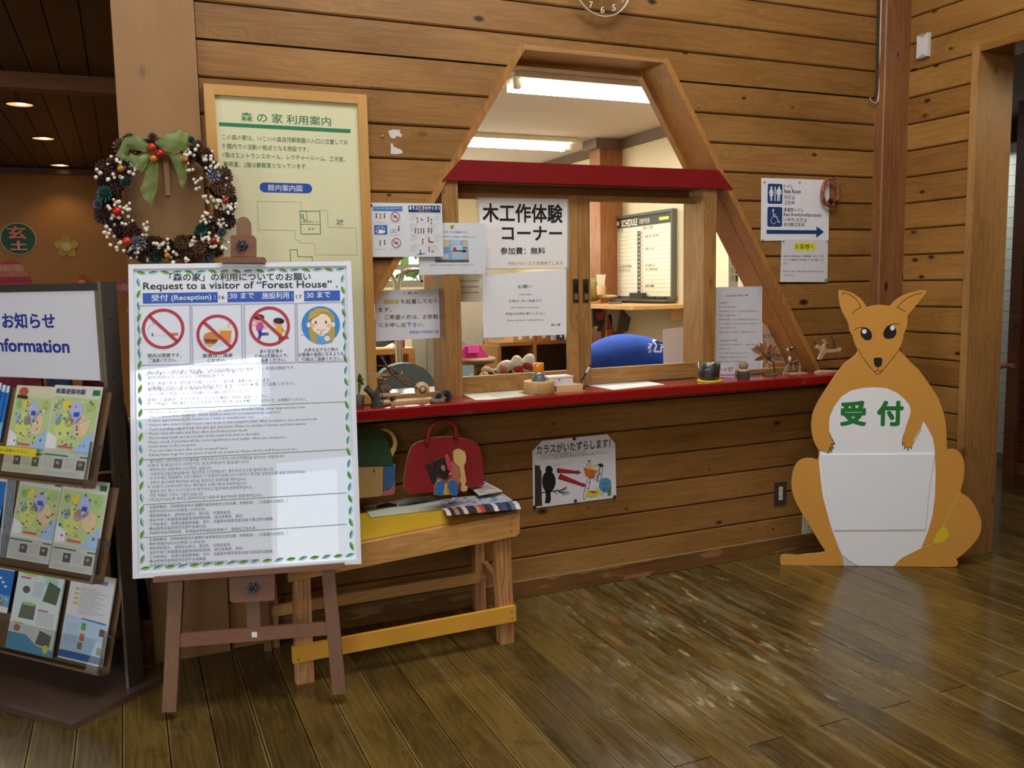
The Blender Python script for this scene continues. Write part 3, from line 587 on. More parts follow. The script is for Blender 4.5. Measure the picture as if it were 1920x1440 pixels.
# fluorescent fixtures
def fluo(pa, pb, Ydepth, lab):
    a, b = onZ(*pa, OC-.03), onZ(*pb, OC-.03); y = (a.y+b.y)/2; x0, x1 = min(a.x, b.x), max(a.x, b.x)
    if lab.startswith('near'): x1 += .35
    else: x0 -= .25
    t = empty('fluorescent_light', ((x0+x1)/2, y, OC-.07), lab, 'ceiling light', 'office ceiling lights')
    q = MB(); q.box((x0, y-.13, OC-.03), (x1, y+.13, OC-.001)); q.build('housing', mat('e8e0c8', rough=.5), t)
    q = MB(); q.hexa([(x0+.05, y-.12, OC-.035), (x1-.05, y-.12, OC-.035), (x1-.05, y+.12, OC-.035), (x0+.05, y+.12, OC-.035), (x0+.05, y-.12, OC-.03), (x1-.05, y-.12, OC-.03), (x1-.05, y+.12, OC-.03), (x0+.05, y+.12, OC-.03)]); q.build('reflector', mat('fff3da', emit=2.6, noise=0), t)
    for s in (-.06, .06):
        q = MB(); q.tube([(x0+.06, y+s, OC-.055), (x1-.06, y+s, OC-.055)], .016, 10); q.build('tube_lamp', mat('fffaf0', emit=14, noise=0), t)
        for x in (x0+.03, x1-.06): one('lamp_holder', (x, y+s-.018, OC-.075), (x+.03, y+s+.018, OC-.03), mat('f2ead8', rough=.5), t)
fluo((955, 148), (1222, 180), 4.5, 'near fluorescent ceiling light, brightest and highest in the slanted pane')
fluo((885, 262), (1070, 272), 6.5, 'far fluorescent ceiling light just above the red header board')

# schedule whiteboard on the right-hand office wall
sx = 3.55
wbd = Sheet((sx, 0, 0), (0, -1, 0), EZ)
A, B, Cc, D_ = (onX(*p, sx) for p in ((1133, 414), (1260, 397), (1262, 553), (1135, 557)))
y1, y0, zt_, zb_ = A.y, B.y, (A.z+B.z)/2, (Cc.z+D_.z)/2
t = empty('schedule_whiteboard', (sx, (y0+y1)/2, zb_), 'framed white schedule board with black heading on the cream office wall', 'whiteboard')
q = MB(); q.box((sx, y0, zb_), (OXR, y1, zt_)); q.build('panel', mat('e9e2cf', rough=.35), t)
FR = mat('50504a', rough=.5)
for a, b in (((sx-.012, y0-.02, zb_-.02), (sx+.03, y1+.02, zb_)), ((sx-.012, y0-.02, zt_), (sx+.03, y1+.02, zt_+.02)), ((sx-.012, y0-.02, zb_), (sx+.03, y0, zt_)), ((sx-.012, y1, zb_), (sx+.03, y1+.02, zt_))): one('frame_bar', a, b, FR, t)
one('pen_tray', (sx-.07, y0-.02, zb_-.035), (sx, y1+.04, zb_-.02), FR, t)
u0, u1 = -y1, -y0; H_ = zt_-zb_; Wd = u1-u0
wbd.ruv(u0, zt_-.075, u1, zt_, '3a3a36', 1); wbd.box_text('SCHEDULE', u0+Wd*.28, zt_-.066, u0+Wd*.52, zt_-.014, 'f0ead8', .02, 2)
wbd.box_text('月間予定表', u0+Wd*.55, zt_-.06, u0+Wd*.7, zt_-.022, 'f0ead8', .0, 2); wbd.ruv(u0+.03, zt_-.05, u0+Wd*.24, zt_-.02, 'f0ead8', 2); wbd.ruv(u0+Wd*.83, zt_-.05, u0+Wd*.96, zt_-.028, 'e6d84a', 2)
rows = 16; top = zt_-.11; rh = (top-zb_)/rows
for xx in (.02, .52):
    wbd.ruv(u0+Wd*xx, zb_, u0+Wd*(xx+.05), top, '35352f', 1)
for i in range(rows):
    z = top-rh*(i+1); wbd.ruv(u0+.02, z+rh, u1, z+rh+.0018, '9a9484', 1)
    wbd.box_text(str(i+1), u0+Wd*.028, z+rh*.2, u0+Wd*(.05 if i < 9 else .062), z+rh*.8, 'f0ead8', 0, 2); 
    if i < 15: wbd.box_text(str(i+17), u0+Wd*.528, z+rh*.2, u0+Wd*.562, z+rh*.8, 'f0ead8', 0, 2)
    for xx in (.085, .585): wbd.ell(u0+Wd*xx+.006, z+rh*.5, .009, .011, 'd28a80', 1, 8)
for i, (xx, w_, s) in {0: (.12, .1, '来園'), 1: (.12, .08, '会議'), 8: (.13, .3, '研修・木工教室準備'), 9: (.13, .28, '団体予約受付日')}.items():
    z = top-rh*(i+1); wbd.box_text(s, u0+Wd*xx, z+rh*.2, u0+Wd*(xx+w_), z+rh*.8, '4a4a44', 0, 2)
for i, (xx, w_, s) in {1: (.63, .2, '遠足予約'), 4: (.63, .13, '休み'), 8: (.63, .14, '点検日'), 9: (.63, .18, '大掃除'), 13: (.63, .13, '会議')}.items():
    z = top-rh*(i+1); wbd.box_text(s, u0+Wd*xx, z+rh*.2, u0+Wd*(xx+w_), z+rh*.8, '4a4a44', 0, 2)
wbd.box_text('1月', u0+Wd*.16, zt_-.104, u0+Wd*.3, zt_-.08, '3a3a36', 0, 2); wbd.box_text('森の家', u0+Wd*.6, zt_-.104, u0+Wd*.75, zt_-.08, 'c84a3a', 0, 2)
wbd.done(t)
for i, (a, b, h) in enumerate(((1185, 1208, '3a3c34'), (1216, 1228, '1c1c1c'), (1233, 1248, '1c1c1c'), (1150, 1162, 'c0302a'), (1136, 1146, 'e8e2d2'))):
    pa, pb = onX(a, 552, sx-.035), onX(b, 552, sx-.035); z = zb_-.02
    if i == 0:
        q = MB(); q.box((sx-.06, pb.y, z), (sx-.015, pa.y, z+.045)); q.build('felt_block', mat(h), None, label='dark felt board eraser on the schedule board tray', cat='eraser')
    else:
        lb = {1: 'short black marker on the schedule board tray beside the eraser', 2: 'longer black marker at the right end of the board tray', 3: 'red marker lying left of the eraser on the tray', 4: 'white marker at the far left end of the board tray'}[i]
        r = empty('marker_pen', (sx-.035, pa.y, z), lb, 'marker', 'markers on the board tray'); q = MB(); q.tube([(sx-.035, pa.y, z+.009), (sx-.035, pb.y+.02, z+.009)], .008, 8); q.build('barrel', mat(h), r)
        q = MB(); q.tube([(sx-.035, pb.y+.02, z+.009), (sx-.035, pb.y, z+.009)], .009, 8); q.build('cap', mat('222222'), r)
# wall shelf under the board with things on it, gloves and packet hanging below
p1, p2 = onX(1084, 560, 3.30), onX(1248, 558, 3.30)
sh_ = empty('wall_shelf', (3.4, 6, 1.2), 'narrow wooden shelf fixed below the schedule board', 'shelf')
one('shelf_board', (3.05, p2.y, zb_-.075), (OXR, p1.y+.2, zb_-.05), PINEX, sh_); one('shelf_bracket', (3.45, p2.y+.15, zb_-.16), (OXR, p2.y+.19, zb_-.075), PINEX, sh_)
def hang(name, lab, cat, pts, Y, h, pn, extra=None):
    P0 = [onY(x, y, Y) for x, y in pts]; c = sum(P0, Vector())/len(P0); r = empty(name, (c.x, Y, min(p.z for p in P0)), lab, cat); q = MB(); q.prism(P0, (0, -1, 0), .03, mat(h, rough=.8, noise=.2)); q.build(pn, None, r)
    for x_ in (.3, .7): q = MB(); tp = P0[0].lerp(P0[1], x_); q.tube([tp+Vector((0, .015, -.02)), Vector((tp.x, Y+.015, zb_-.076))], .0025, 5); q.build('hanging_cord', mat('3a342c'), r)
    if extra:
        for nm, pp, hh in extra:
            q = MB(); q.prism([onY(x, y, Y-.012) for x, y in pp], (0, -1, 0), .012, mat(hh, rough=.7, noise=.15)); q.build(nm, None, r)
    return r
Yh = 5.6
hang('work_gloves', 'pair of pale grey and dark work gloves hanging under the wall shelf', 'gloves', [(1141, 572), (1165, 570), (1163, 590), (1162, 605), (1155, 622), (1147, 612), (1141, 592)], Yh, 'a8a292', 'glove',
     [('glove', [(1165, 570), (1172, 585), (1183, 596), (1178, 620), (1168, 625), (1160, 612), (1164, 595)], '55544c'), ('cuff', [(1142, 566), (1166, 564), (1166, 573), (1142, 575)], '6a675c')])
hang('snack_packet', 'shiny black packet with red print hanging left of the gloves', 'packet', [(1112, 580), (1118, 572), (1130, 576), (1134, 600), (1126, 622), (1112, 612)], Yh, '2e2e2a', 'bag', [('print_patch', [(1118, 586), (1131, 584), (1132, 600), (1120, 602)], '9c3a28'), ('tip', [(1114, 612), (1122, 612), (1118, 619)], 'd8c020'), ('tip', [(1116, 574), (1120, 571), (1121, 577)], '6fae3a')])
hang('orange_tube', 'orange and black tube hanging upright below the gloves', 'tube', [(1139, 590), (1147, 590), (1149, 640), (1138, 640)], Yh, '8c5a34', 'body', [('label_band', [(1138, 618), (1149, 618), (1149, 632), (1138, 632)], 'd2602a')])
t = empty('pen_cup', onX(1127, 548, 3.4), 'wooden cup of white spoons at the left end of the wall shelf', 'cup'); b0 = onY(1127, 553, 5.75); q = MB(); q.lathe([(.03, 0), (.033, .07), (.03, .07), (.028, .01)], b0, seg=14); q.build('cup', PALEW, t)
q = MB()
for i in range(4): q.tube([b0+Vector((.01*i-.015, 0, .02)), b0+Vector((.02*i-.03, 0, .15))], [.006, .011], 6)
q.build('spoons', mat('e8e0d0'), t)
t = empty('khaki_cap', onY(1112, 545, 5.9), 'khaki green cap lying on the wall shelf beside the spoon cup', 'cap'); b0 = onY(1110, 556, 5.9); q = MB(); q.ball(b0+Vector((0, 0, .05)), .11, None, 12, 8, (1, 1, .8)); q.build('crown', mat('8a7f45', rough=.9, noise=.15), t); q = MB(); q.ball(b0+Vector((.09, -.05, 0)), .09, None, 12, 6, (1, 1, .15)); q.build('peak', mat('cfc4a0', rough=.9), t)

# low pigeonhole shelf unit, cupboard, boxes
Ys = 6.6
a, b = onY(936, 632, Ys), onY(1075, 655, Ys); zt2 = onY(1000, 640, Ys).z; zl = onY(1000, 720, Ys).z
t = empty('bookcase', ((a.x+b.x)/2, Ys, 0), 'low open wooden bookcase seen between the paper notice and the sash rail', 'bookcase'); SHF = wood('office_shelf_wood', 'c08848', 'a87238', '875726', 'X', knots=0)
xs = [a.x, onY(1003, 650, Ys).x, b.x+.35]
one('top_panel', (a.x, Ys, zt2-.03), (xs[2], Ys+.35, zt2), SHF, t); one('shelf_board', (a.x, Ys, zt2-.45), (xs[2], Ys+.35, zt2-.42), SHF, t); one('back_panel', (a.x, Ys+.34, 0), (xs[2], Ys+.36, zt2), mat('4a3018'), t)
for x in xs: one('upright', (x-.015, Ys, 0), (x+.015, Ys+.34, zt2-.03), SHF, t)
top_boxes = [((962, 985), 618, 'b98a58', 'plain brown cardboard box on the left of the bookcase top'), ((985, 1003), 622, 'a9793f', 'darker cardboard box second from left on the bookcase'), ((1006, 1030), 612, 'b86a4a', 'reddish box file on the bookcase top'), ((1032, 1043), 615, 'e4e0dc', 'white folder standing on the bookcase top'), ((1044, 1058), 616, '2a4a8a', 'dark blue box with label on the bookcase top')]
for (xa_, xb_), yt, h, lab in top_boxes:
    p, r = onY(xa_, yt, Ys+.02), onY(xb_, yt, Ys+.02); t = empty('storage_box', ((p.x+r.x)/2, Ys+.1, zt2), lab, 'box', 'boxes on the office bookcase'); one('box_body', (p.x, Ys+.02, zt2), (r.x, Ys+.22, p.z), mat(h, noise=.1), t); one('label_patch', (p.x*.6+r.x*.4, Ys+.016, zt2+.02), (p.x*.3+r.x*.7, Ys+.02, zt2+(p.z-zt2)*.55), mat('e6ddc8'), t)
t = empty('craft_offcuts', (onY(1040, 700, Ys).x, Ys, zt2-.42), 'pile of short wood offcuts inside the right bookcase bay', 'wood pile', kind='stuff'); q = MB(); rn = random.Random(5)
for i in range(26):
    c = Vector((rn.uniform(xs[1]+.1, xs[1]+.55), Ys+rn.uniform(.05, .2), zt2-.42+rn.uniform(.02, .1))); d = Vector((rn.uniform(-1, 1), rn.uniform(-.3, .3), rn.uniform(-.2, .6))).normalized()*.07; q.bar(c-d, c+d, .012, .012, m=[PALEW, mat('6a5a38'), mat('c9b040')][i % 3])
o = q.build('offcuts', None, t); tag(o, kind='stuff')
def cab(name, lab, cat, x0, x1, ytop, Y, h, depth=.4, door=2):
    p, r = onY(x0, ytop, Y), onY(x1, ytop, Y); t = empty(name, ((p.x+r.x)/2, Y, 0), lab, cat); one('carcass', (p.x, Y+.018, .03), (r.x, Y+depth, p.z), mat(h, rough=.6), t)
    w = (r.x-p.x)/door
    for i in range(door):
        o = one('cupboard_door', (p.x+w*i+.004, Y, .05), (p.x+w*(i+1)-.004, Y+.018, p.z-.01), mat(h, rough=.5), t); one('handle', (p.x+w*(i+1)-.05, Y-.012, p.z*.55), (p.x+w*(i+1)-.035, Y, p.z*.55+.1), mat('777570', metal=.6, rough=.4), o)
    one('plinth', (p.x, Y+.03, 0), (r.x, Y+depth, .03), mat('4a4844'), t)
cab('tall_cupboard', 'tall beige-grey steel cupboard behind the craft notice', 'cupboard', 863, 958, 470, 7.2, 'a89f90')
cab('side_cupboard', 'grey low cupboard beside the hanging cord, seen under the left notice', 'cupboard', 800, 835, 632, 6.6, '8f8a80', door=1)
cab('curtain_locker', 'pale cream locker seen between the desk and the grey cupboard', 'cupboard', 772, 799, 560, 7.6, 'd2c6ae', door=2)
t = empty('folding_screen_panel', onY(815, 700, 7.0), 'orange edged upright wooden panel near the left jamb inside office', 'panel'); 
p, r = onY(795, 512, 6.9), onY(822, 512, 6.9); one('panel_board', (p.x, 6.9, 0), (p.x+(r.x-p.x)*.5, 6.93, p.z), mat('6a4628'), t); one('edge_strip', (p.x+(r.x-p.x)*.5, 6.9, 0), (p.x+(r.x-p.x)*.85, 6.93, p.z), mat('d88a48'), t)
# desk with monitor and stapler-like red clamp (left bay)
t = empty('office_desk', (onY(740, 690, 6.2).x, 6.2, 0), 'wooden desk with dark opening behind the blue-grey chair', 'desk'); p, r = onY(722, 655, 6.2), onY(778, 655, 6.2)
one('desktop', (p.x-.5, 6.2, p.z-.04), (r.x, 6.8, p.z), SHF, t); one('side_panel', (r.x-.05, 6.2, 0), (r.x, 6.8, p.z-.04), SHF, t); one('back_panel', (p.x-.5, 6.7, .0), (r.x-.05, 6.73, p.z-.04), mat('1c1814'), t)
b0 = onY(748, 655, 6.3)
t = empty('red_bench_vice', b0, 'small red vice with pale handle standing on the office desk', 'vice'); q = MB(); q.box(b0+Vector((-.03, -.02, 0)), b0+Vector((.04, .03, .09))); q.box(b0+Vector((-.01, -.03, .09)), b0+Vector((.1, .03, .14))); q.build('vice_body', mat('a02030', rough=.4), t); q = MB(); q.tube([b0+Vector((-.08, -.05, -.0)), b0+Vector((.07, -.05, .12))], .01, 8); q.build('handle', mat('ddd2c2'), t)
t = empty('laptop_computer', b0, 'small dark laptop with lit cream screen tilted on the desk', 'laptop'); q = MB(); c = b0+Vector((-.14, .05, .0)); q.prism([c+Vector((-.12, 0, .2)), c+Vector((.0, 0, .0)), c+Vector((.13, 0, .06)), c+Vector((.02, 0, .24))], (0, -1, 0), .02); q.build('lid', mat('3a3834'), t); q = MB(); q.box(c+Vector((-.08, -.1, 0)), c+Vector((.14, .0, .02))); q.build('keyboard_base', mat('efd8b0'), t)
# chrome guard rails in front of the window
for i, (xa_, xb_, lab) in enumerate(((700, 741, 'left chrome hand rail with rounded corner before the office window'), (747, 800, 'right chrome hand rail with rounded corner before the office window'))):
    Yr = 5.4; z = onY(750, 506, Yr).z; zb = .0; xe = onY(xb_ if i == 0 else xa_, 540, Yr).x; xo = onY(xa_ if i == 0 else xb_, 506, Yr).x; s = 1 if i == 0 else -1
    t = empty('chrome_rail', (xe, Yr, 0), lab, 'rail', 'chrome rails before the window'); pts = [(xo, Yr, z)]+[(xe-s*.09*(1-math.sin(k*math.pi/10)), Yr, z-.09*(1-math.cos(k*math.pi/10))) for k in range(6)]+[(xe, Yr, 0)]
    q = MB(); q.tube(pts, .014, 10); q.build('rail_tube', mat('c9c4b8', rough=.2, metal=.9, noise=0), t); q = MB(); q.tube([(xe, Yr, z-.22), (xe, Yr, z-.28)], .018, 8); q.build('collar', mat('2c2a26'), t)
# office chairs (blue-grey backs)
def ochair(lab, cx, ytop, Y, w, h, g=None):
    top = onY(cx, ytop, Y); t = empty('office_chair', (top.x, Y, 0), lab, 'chair', 'office chairs'); m = mat('7f98a6', rough=.6, noise=.08); q = MB()
    n = 16; P_ = []
    for i in range(n+1):
        a = math.pi*i/n; P_.append((top.x-w/2*math.cos(a), top.z-h*.55+h*.55*math.sin(a)**.7))
    P_ = [(top.x-w/2, top.z-h)]+P_+[(top.x+w/2, top.z-h)]
    q.prism([(x, Y, z) for x, z in reversed(P_)], (0, -1, 0), .06); o = q.build('backrest', m, t)
    one('seat', (top.x-w/2, Y+.05, top.z-h-.1), (top.x+w/2, Y+.45, top.z-h-.02), m, t); q = MB(); q.tube([(top.x, Y+.25, top.z-h-.1), (top.x, Y+.25, .08)], .025, 8); q.build('gas_column', mat('2a2a2a'), t)
    for k in range(5):
        a = 2*math.pi*k/5; q = MB(); q.tube([(top.x, Y+.25, .09), (top.x+.26*math.cos(a), Y+.25+.26*math.sin(a), .05)], .018, 6); q.ball((top.x+.26*math.cos(a), Y+.25+.26*math.sin(a), .027), .026, None, 8, 5); q.build('caster_leg', mat('2a2a2a'), t)
    q = MB(); q.tube([(top.x+w/2-.03, Y+.05, top.z-h*.75), (top.x+w/2+.1, Y+.08, top.z-h*.72), (top.x+w/2+.12, Y+.3, top.z-h*.72)], .018, 8); q.tube([(top.x+w/2-.03, Y+.05, top.z-h*1.0), (top.x+w/2+.1, Y+.08, top.z-h*.98)], .016, 8); q.build('armrest', mat('55504a'), t)
ochair('large blue-grey office chair back behind the twig motorbike', 757, 681, 4.35, .36, .42)
ochair('smaller blue-grey office chair back left of the magenta pouch', 866, 640, 5.6, .12, .38)
# round stool with magenta pouch
Yt = 4.75; c = onY(884, 671, Yt); t = empty('round_stool', (c.x, Yt, 0), 'small round wooden stool standing just behind the left sash', 'stool'); q = MB(); q.lathe([(.13, -.03), (.14, -.015), (.14, 0), (.0001, 0)], c, seg=24); q.build('seat', wood('stool_wood', 'b08a5c', '98744a', '7a5a38', 'X', knots=0), t)
for k in range(3):
    a = 2*math.pi*k/3+.5; q = MB(); q.tube([c+Vector((.09*math.cos(a), .09*math.sin(a), -.03)), Vector((c.x+.15*math.cos(a), c.y+.15*math.sin(a), 0))], .018, 8); q.build('leg', mat('7a6248'), t)
t = empty('magenta_pouch', c, 'small magenta folded pouch on top of the round stool', 'pouch'); q = MB(); w = .095
q.hexa([c+Vector((-w, -.03, 0)), c+Vector((w, -.03, 0)), c+Vector((w, .03, 0)), c+Vector((-w, .03, 0)), c+Vector((-w*.5, -.015, .07)), c+Vector((w*.55, -.015, .07)), c+Vector((w*.5, .015, .07)), c+Vector((-w*.5, .015, .07))]); q.build('pouch_body', mat('c01f78', rough=.6), t)
q = MB(); q.prism([c+Vector((-.035, -.034, .03)), c+Vector((.035, -.034, .03)), c+Vector((.045, -.022, .075)), c+Vector((-.03, -.022, .075))], (0, -1, 0), .006); q.build('flap', mat('d8409a', rough=.6), t)

# basket of balls and eggs on the inner counter
ZI = ZC
c = onZ(915, 708, ZI+.0); c = Vector((onY(917, 700, 3.75).x, 3.75, ZI)); t = empty('woven_basket', c, 'round woven basket of pale dumpling-like nuts behind the left sash', 'basket')
q = MB()
for k in range(6): rr = .058+.004*k; q.lathe([(rr-.004, .008*k), (rr+.003, .008*k+.004), (rr-.002, .008*k+.009)], c, seg=22, caps=False)
q.lathe([(.0001, .002), (.058, .003)], c, seg=22); q.build('wicker', wood('wicker', '8a6238', '6f4a28', '4e321a', 'X', knots=0), t)
rn = random.Random(9)
for i, (dx, dz) in enumerate(((-.035, .05), (.0, .035), (.03, .045), (-.012, .072), (.045, .06), (.012, .06))):
    o = MB(); o.ball(c+Vector((dx, -.025+.01*i, dz)), .022, mat('dcc49a', rough=.7, noise=.1), 12, 8, (1.15, .9, .8)); k = o.build('dried_gourd', None, None, label='pale dried gourd piled in the woven basket', cat='gourd', group='gourds in the basket')
q = MB()
for i in range(40):
    a = rn.uniform(0, 6.28); r = rn.uniform(.02, .065); v = c+Vector((r*math.cos(a), r*math.sin(a), .045)); q.prism([v, v+Vector((.02, .004, .01)), v+Vector((.006, .0, .022))], (0, -1, 0), .002)
o = q.build('moss', mat('3f3f22', rough=.9, noise=.2), t); tag(o, kind='stuff')
eggs = [(946, 688, 'white egg-shaped craft lying on its side with pink base', .034, 1.1, 'efe7dc', 'd88a78'), (969, 684, 'upright white egg craft with a red lower patch', .036, 0, 'f0e6d8', 'c03028'), (990, 680, 'tall tilted white egg craft nearest the orange beacon', .036, .5, 'efe9e0', 'b83a34')]
for x, y, lab, r, tilt, h, h2 in eggs:
    c = onY(x, y, 3.73); t = empty('painted_egg', c-Vector((0, 0, r)), lab, 'egg craft', 'painted eggs behind the sash'); R = Matrix.Rotation(tilt, 3, 'Y'); q = MB(); q.ball(c, r, None, 16, 12, (.85, .85, 1.25), R); q.build('shell', mat(h, rough=.4), t)
    d = R @ Vector((0, -.012, -r*.45)); q = MB(); q.ball(c+d, r*.72, None, 14, 8, (.98, .98, .8), R); q.build('painted_patch', mat(h2, rough=.45), t)
t = empty('egg_stand', Vector((onY(970, 700, 3.74).x, 3.74, ZI)), 'low pink and white stand holding the painted eggs', 'stand'); c = t.location; one('stand_block', c+Vector((-.09, -.01, 0)), c+Vector((.07, .035, .018)), mat('d8a89a'), t)
# ================================================================== SIGNS AND NOTICES
def cv(x0, y0, s): return lambda u, v: (x0+u/s, y0+v/s)
def pin(parent, x, y, Y, h='1b1b1b', r=.006, name='pin'):
    c = onY(x, y, Y); q = MB(); q.lathe([(r, 0), (r, .004), (r*.5, .006), (.0001, .0065)], c, (0, -1, 0), 10); q.build(name, mat(h, rough=.35), parent)
K = '1c1c1e'

# --- large framed guide board left of the window
SY = 3.405; sh = wall_sheet(SY)
fx0, fx1, fz1 = onY(381, 160, SY).x, onY(686, 177, SY).x, onY(533, 168, SY).z; fz0 = ZC+.004
g = empty('guide_board', ((fx0+fx1)/2, SY, fz0), 'tall pale yellow guide board in a light wooden frame beside the pillar', 'sign')
FRM = wood('guide_frame_maple', 'd4a45e', 'c59350', 'b58242', 'Z', knots=0, vary=.05, grain=.5, rough=.45)
FRMX = wood('guide_frame_maple_level', 'd4a45e', 'c59350', 'b58242', 'X', knots=0, vary=.05, grain=.5, rough=.45)
fw = .036
one('frame_side', (fx0, SY-.012, fz0), (fx0+fw, WY-.002, fz1), FRM, g); one('frame_side', (fx1-fw, SY-.012, fz0), (fx1, WY-.002, fz1), FRM, g)
one('frame_rail', (fx0+fw, SY-.012, fz1-fw), (fx1-fw, WY-.002, fz1), FRMX, g); one('frame_rail', (fx0+fw, SY-.012, fz0), (fx1-fw, WY-.002, fz0+fw), FRMX, g)
one('face_panel', (fx0+fw, SY, fz0+fw), (fx1-fw, SY+.02, fz1-fw), mat('dcd8ae', rough=.35, noise=.01), g)
c = cv(370, 150, 4.114); GR = '1e7a50'
sh.text('森 の 家 利用案内', c(338, 318), c(1028, 285), GR, .006, 2, 3)
sh.poly([c(166, 326), c(1182, 380), c(1182, 410), c(168, 355)], GR)
for i, (s, v0, ur, v1) in enumerate((('この森の家は、いこいの森自然観察園の入口に位置してお', 455, 1162, 498), ('り園内での活動の拠点となる施設です。', 525, 858, 552), ('1階はエントランスホール、レクチャールーム、工作室、', 593, 1140, 628), ('事務室、2階は観察室となっています。', 665, 850, 684))):
    sh.line(s, c(193+i*3, v0), c(ur, v1), .0205, '3e7a58', .002)
(a0, b0), (a1, b1) = sh.uv(*c(480, 830)), sh.uv(*c(885, 835)); hh = .018; bm_ = (b0+b1)/2
sh.poly([(a0+hh+hh*math.cos(t_), bm_+hh*math.sin(t_)) for t_ in [math.pi/2+math.pi*k/10 for k in range(11)]]+[(a1-hh+hh*math.cos(t_), bm_+hh*math.sin(t_)) for t_ in [-math.pi/2+math.pi*k/10 for k in range(11)]], '1d4aa0', 1, uv=True)
sh.text('館内案内図', c(545, 855), c(808, 812), 'e8e8dc', .004)
LN = '8a8a6e'
sh.stroke([c(*p) for p in ((850, 1010), (799, 1008), (797, 942), (462, 936), (474, 1156), (750, 1160), (754, 1235), (788, 1238), (790, 1256), (905, 1262), (910, 1348), (1232, 1350), (1224, 1142), (1008, 1136), (1004, 1006), (944, 1004))], .0012, LN)
sh.stroke([c(*p) for p in ((790, 1012), (945, 1012), (950, 1188), (800, 1188), (790, 1012))], .0025, '2e6a4a'); sh.stroke([c(796, 1112), c(948, 1114)], .002, '2e6a4a'); sh.stroke([c(*p) for p in ((842, 1012), (846, 1078), (820, 1078), (818, 1035))], .002, '2e6a4a')
sh.poly([c(798, 1034), c(818, 1034), (c(820, 1072)), c(800, 1072)], '7ab890'); sh.stroke([c(*p) for p in ((720, 1405), (715, 1310), (770, 1310), (774, 1362), (886, 1364), (888, 1402))], .0022, '3a5a48')
sh.text('観察室(展示ホール)', c(812, 1100), c(935, 1086), '4a5a48', 0); sh.text('書 庫', c(856, 1156), c(900, 1142), '4a5a48', 0); sh.text('2F', c(1074, 1108), c(1126, 1078), '44484a', 0); sh.stroke([c(1070, 1116), c(1130, 1118)], .0012, '44484a')
sh.done(g)

# --- rest room sign and visitor note
c = cv(1400, 320, 6.545); Y1 = WY-.004
sh, r = paper('rest_room_sign', Y1, [c(182, 88), c(1016, 115), c(1005, 850), c(175, 862)], 'white rest room sign with navy pictograms and a long arrow', 'sign', 'e6e6e8')
NV = '123a72'
for y0_, y1_, x0_, x1_ in ((165, 405, 255, 440), (447, 687, 252, 438)):
    (ua, va), (ub, vb) = sh.uv(*c(x0_, y1_)), sh.uv(*c(x1_, y0_)); e = .006
    sh.poly([(ua+e, va), (ub-e, va), (ub, va+e), (ub, vb-e), (ub-e, vb), (ua+e, vb), (ua, vb-e), (ua, va+e)], NV, 1, uv=True)
WH = 'e4e6ea'
def dot(u, v, rp, h, l=2): (a_, b_) = sh.uv(*c(u, v)); sh.ell(a_, b_, rp, rp, h, l, 14)
dot(301, 208, .0062, WH); dot(396, 210, .0062, WH)
sh.poly([c(*p) for p in ((288, 225), (314, 225), (330, 275), (322, 282), (312, 255), (324, 312), (311, 312), (309, 372), (292, 372), (290, 312), (276, 312), (290, 255), (280, 282), (271, 275))], WH, 2)
sh.poly([c(*p) for p in ((376, 226), (416, 226), (424, 240), (424, 292), (415, 294), (410, 245), (408, 374), (399, 374), (397, 300), (393, 300), (390, 374), (372, 374), (376, 245), (371, 292), (363, 292), (364, 240))], WH, 2)
sh.poly([c(341, 198), c(354, 198), c(352, 374), c(340, 374)], WH, 2)
dot(324, 485, .0055, WH)
sh.stroke([c(*p) for p in ((325, 500), (328, 560), (368, 565), (390, 635), (408, 628))], .0045, WH, 2); sh.stroke([c(328, 540), c(360, 540)], .003, WH, 2)
(a_, b_) = sh.uv(*c(330, 610)); sh.stroke([(a_+.0165*math.cos(t_), b_+.0165*math.sin(t_)) for t_ in [rad(115+k*14) for k in range(17)]], .0032, WH, 2, uv=True)
for s, lb, rt, h, bo in (('トイレ', (458, 212), (573, 172), K, .008), ('Rest Room', (458, 275), (664, 232), K, .01), ('화장실', (458, 350), (588, 303), '66666a', -.0), ('卫生间', (458, 412), (585, 370), K, .004), ('多目的トイレ', (457, 502), (695, 460), K, .01), ('Rest Room(multipurpose)', (452, 570), (916, 522), K, .008), ('다목적 화장실', (452, 625), (735, 582), '66666a', 0), ('多功能卫生间', (452, 682), (706, 638), K, .006)):
    sh.text(s, c(*lb), c(*rt), h, bo)
sh.poly([c(*p) for p in ((244, 726), (856, 732), (858, 682), (948, 752), (852, 826), (852, 778), (244, 776))], NV)
sh.done(r)
for p in ((215, 130), (645, 132), (195, 842)): pin(r, *c(*p), Y1-.0015, 'c8c8b8', .005)
sh, r = paper('visitor_note', Y1-.003, [c(430, 842), c(1000, 845), c(990, 1368), c(412, 1365)], 'white note with yellow highlighted heading below the rest room sign', 'notice', 'd6d6d8')
sh.poly([c(586, 880), c(836, 882), c(834, 984), c(586, 982)], 'e3dc3c'); sh.text('お客様へ', c(592, 965), c(830, 900), K, 0)
for s, a_, b_ in (('材料のお持込みはご遠慮願います。工作', (450, 1058), (945, 1060)), ('ルームで提供する材料だけをお使いくだ', (448, 1103), (945, 1105)), ('さい。', (448, 1150), (518, 1150)), ('Please use only the materials in the', (445, 1243), (945, 1243)), ('work room', (445, 1290), (574, 1290))): sh.line(s, c(*a_), c(*b_), .0105, '3a3a3e', 0)
sh.done(r)
for p, h in (((446, 856), 'c8b8b8'), ((985, 856), 'c8c0b8'), ((446, 1358), 'c8c840'), ((968, 1340), '1f6a5a')): pin(r, *c(*p), Y1-.0045, h, .005)

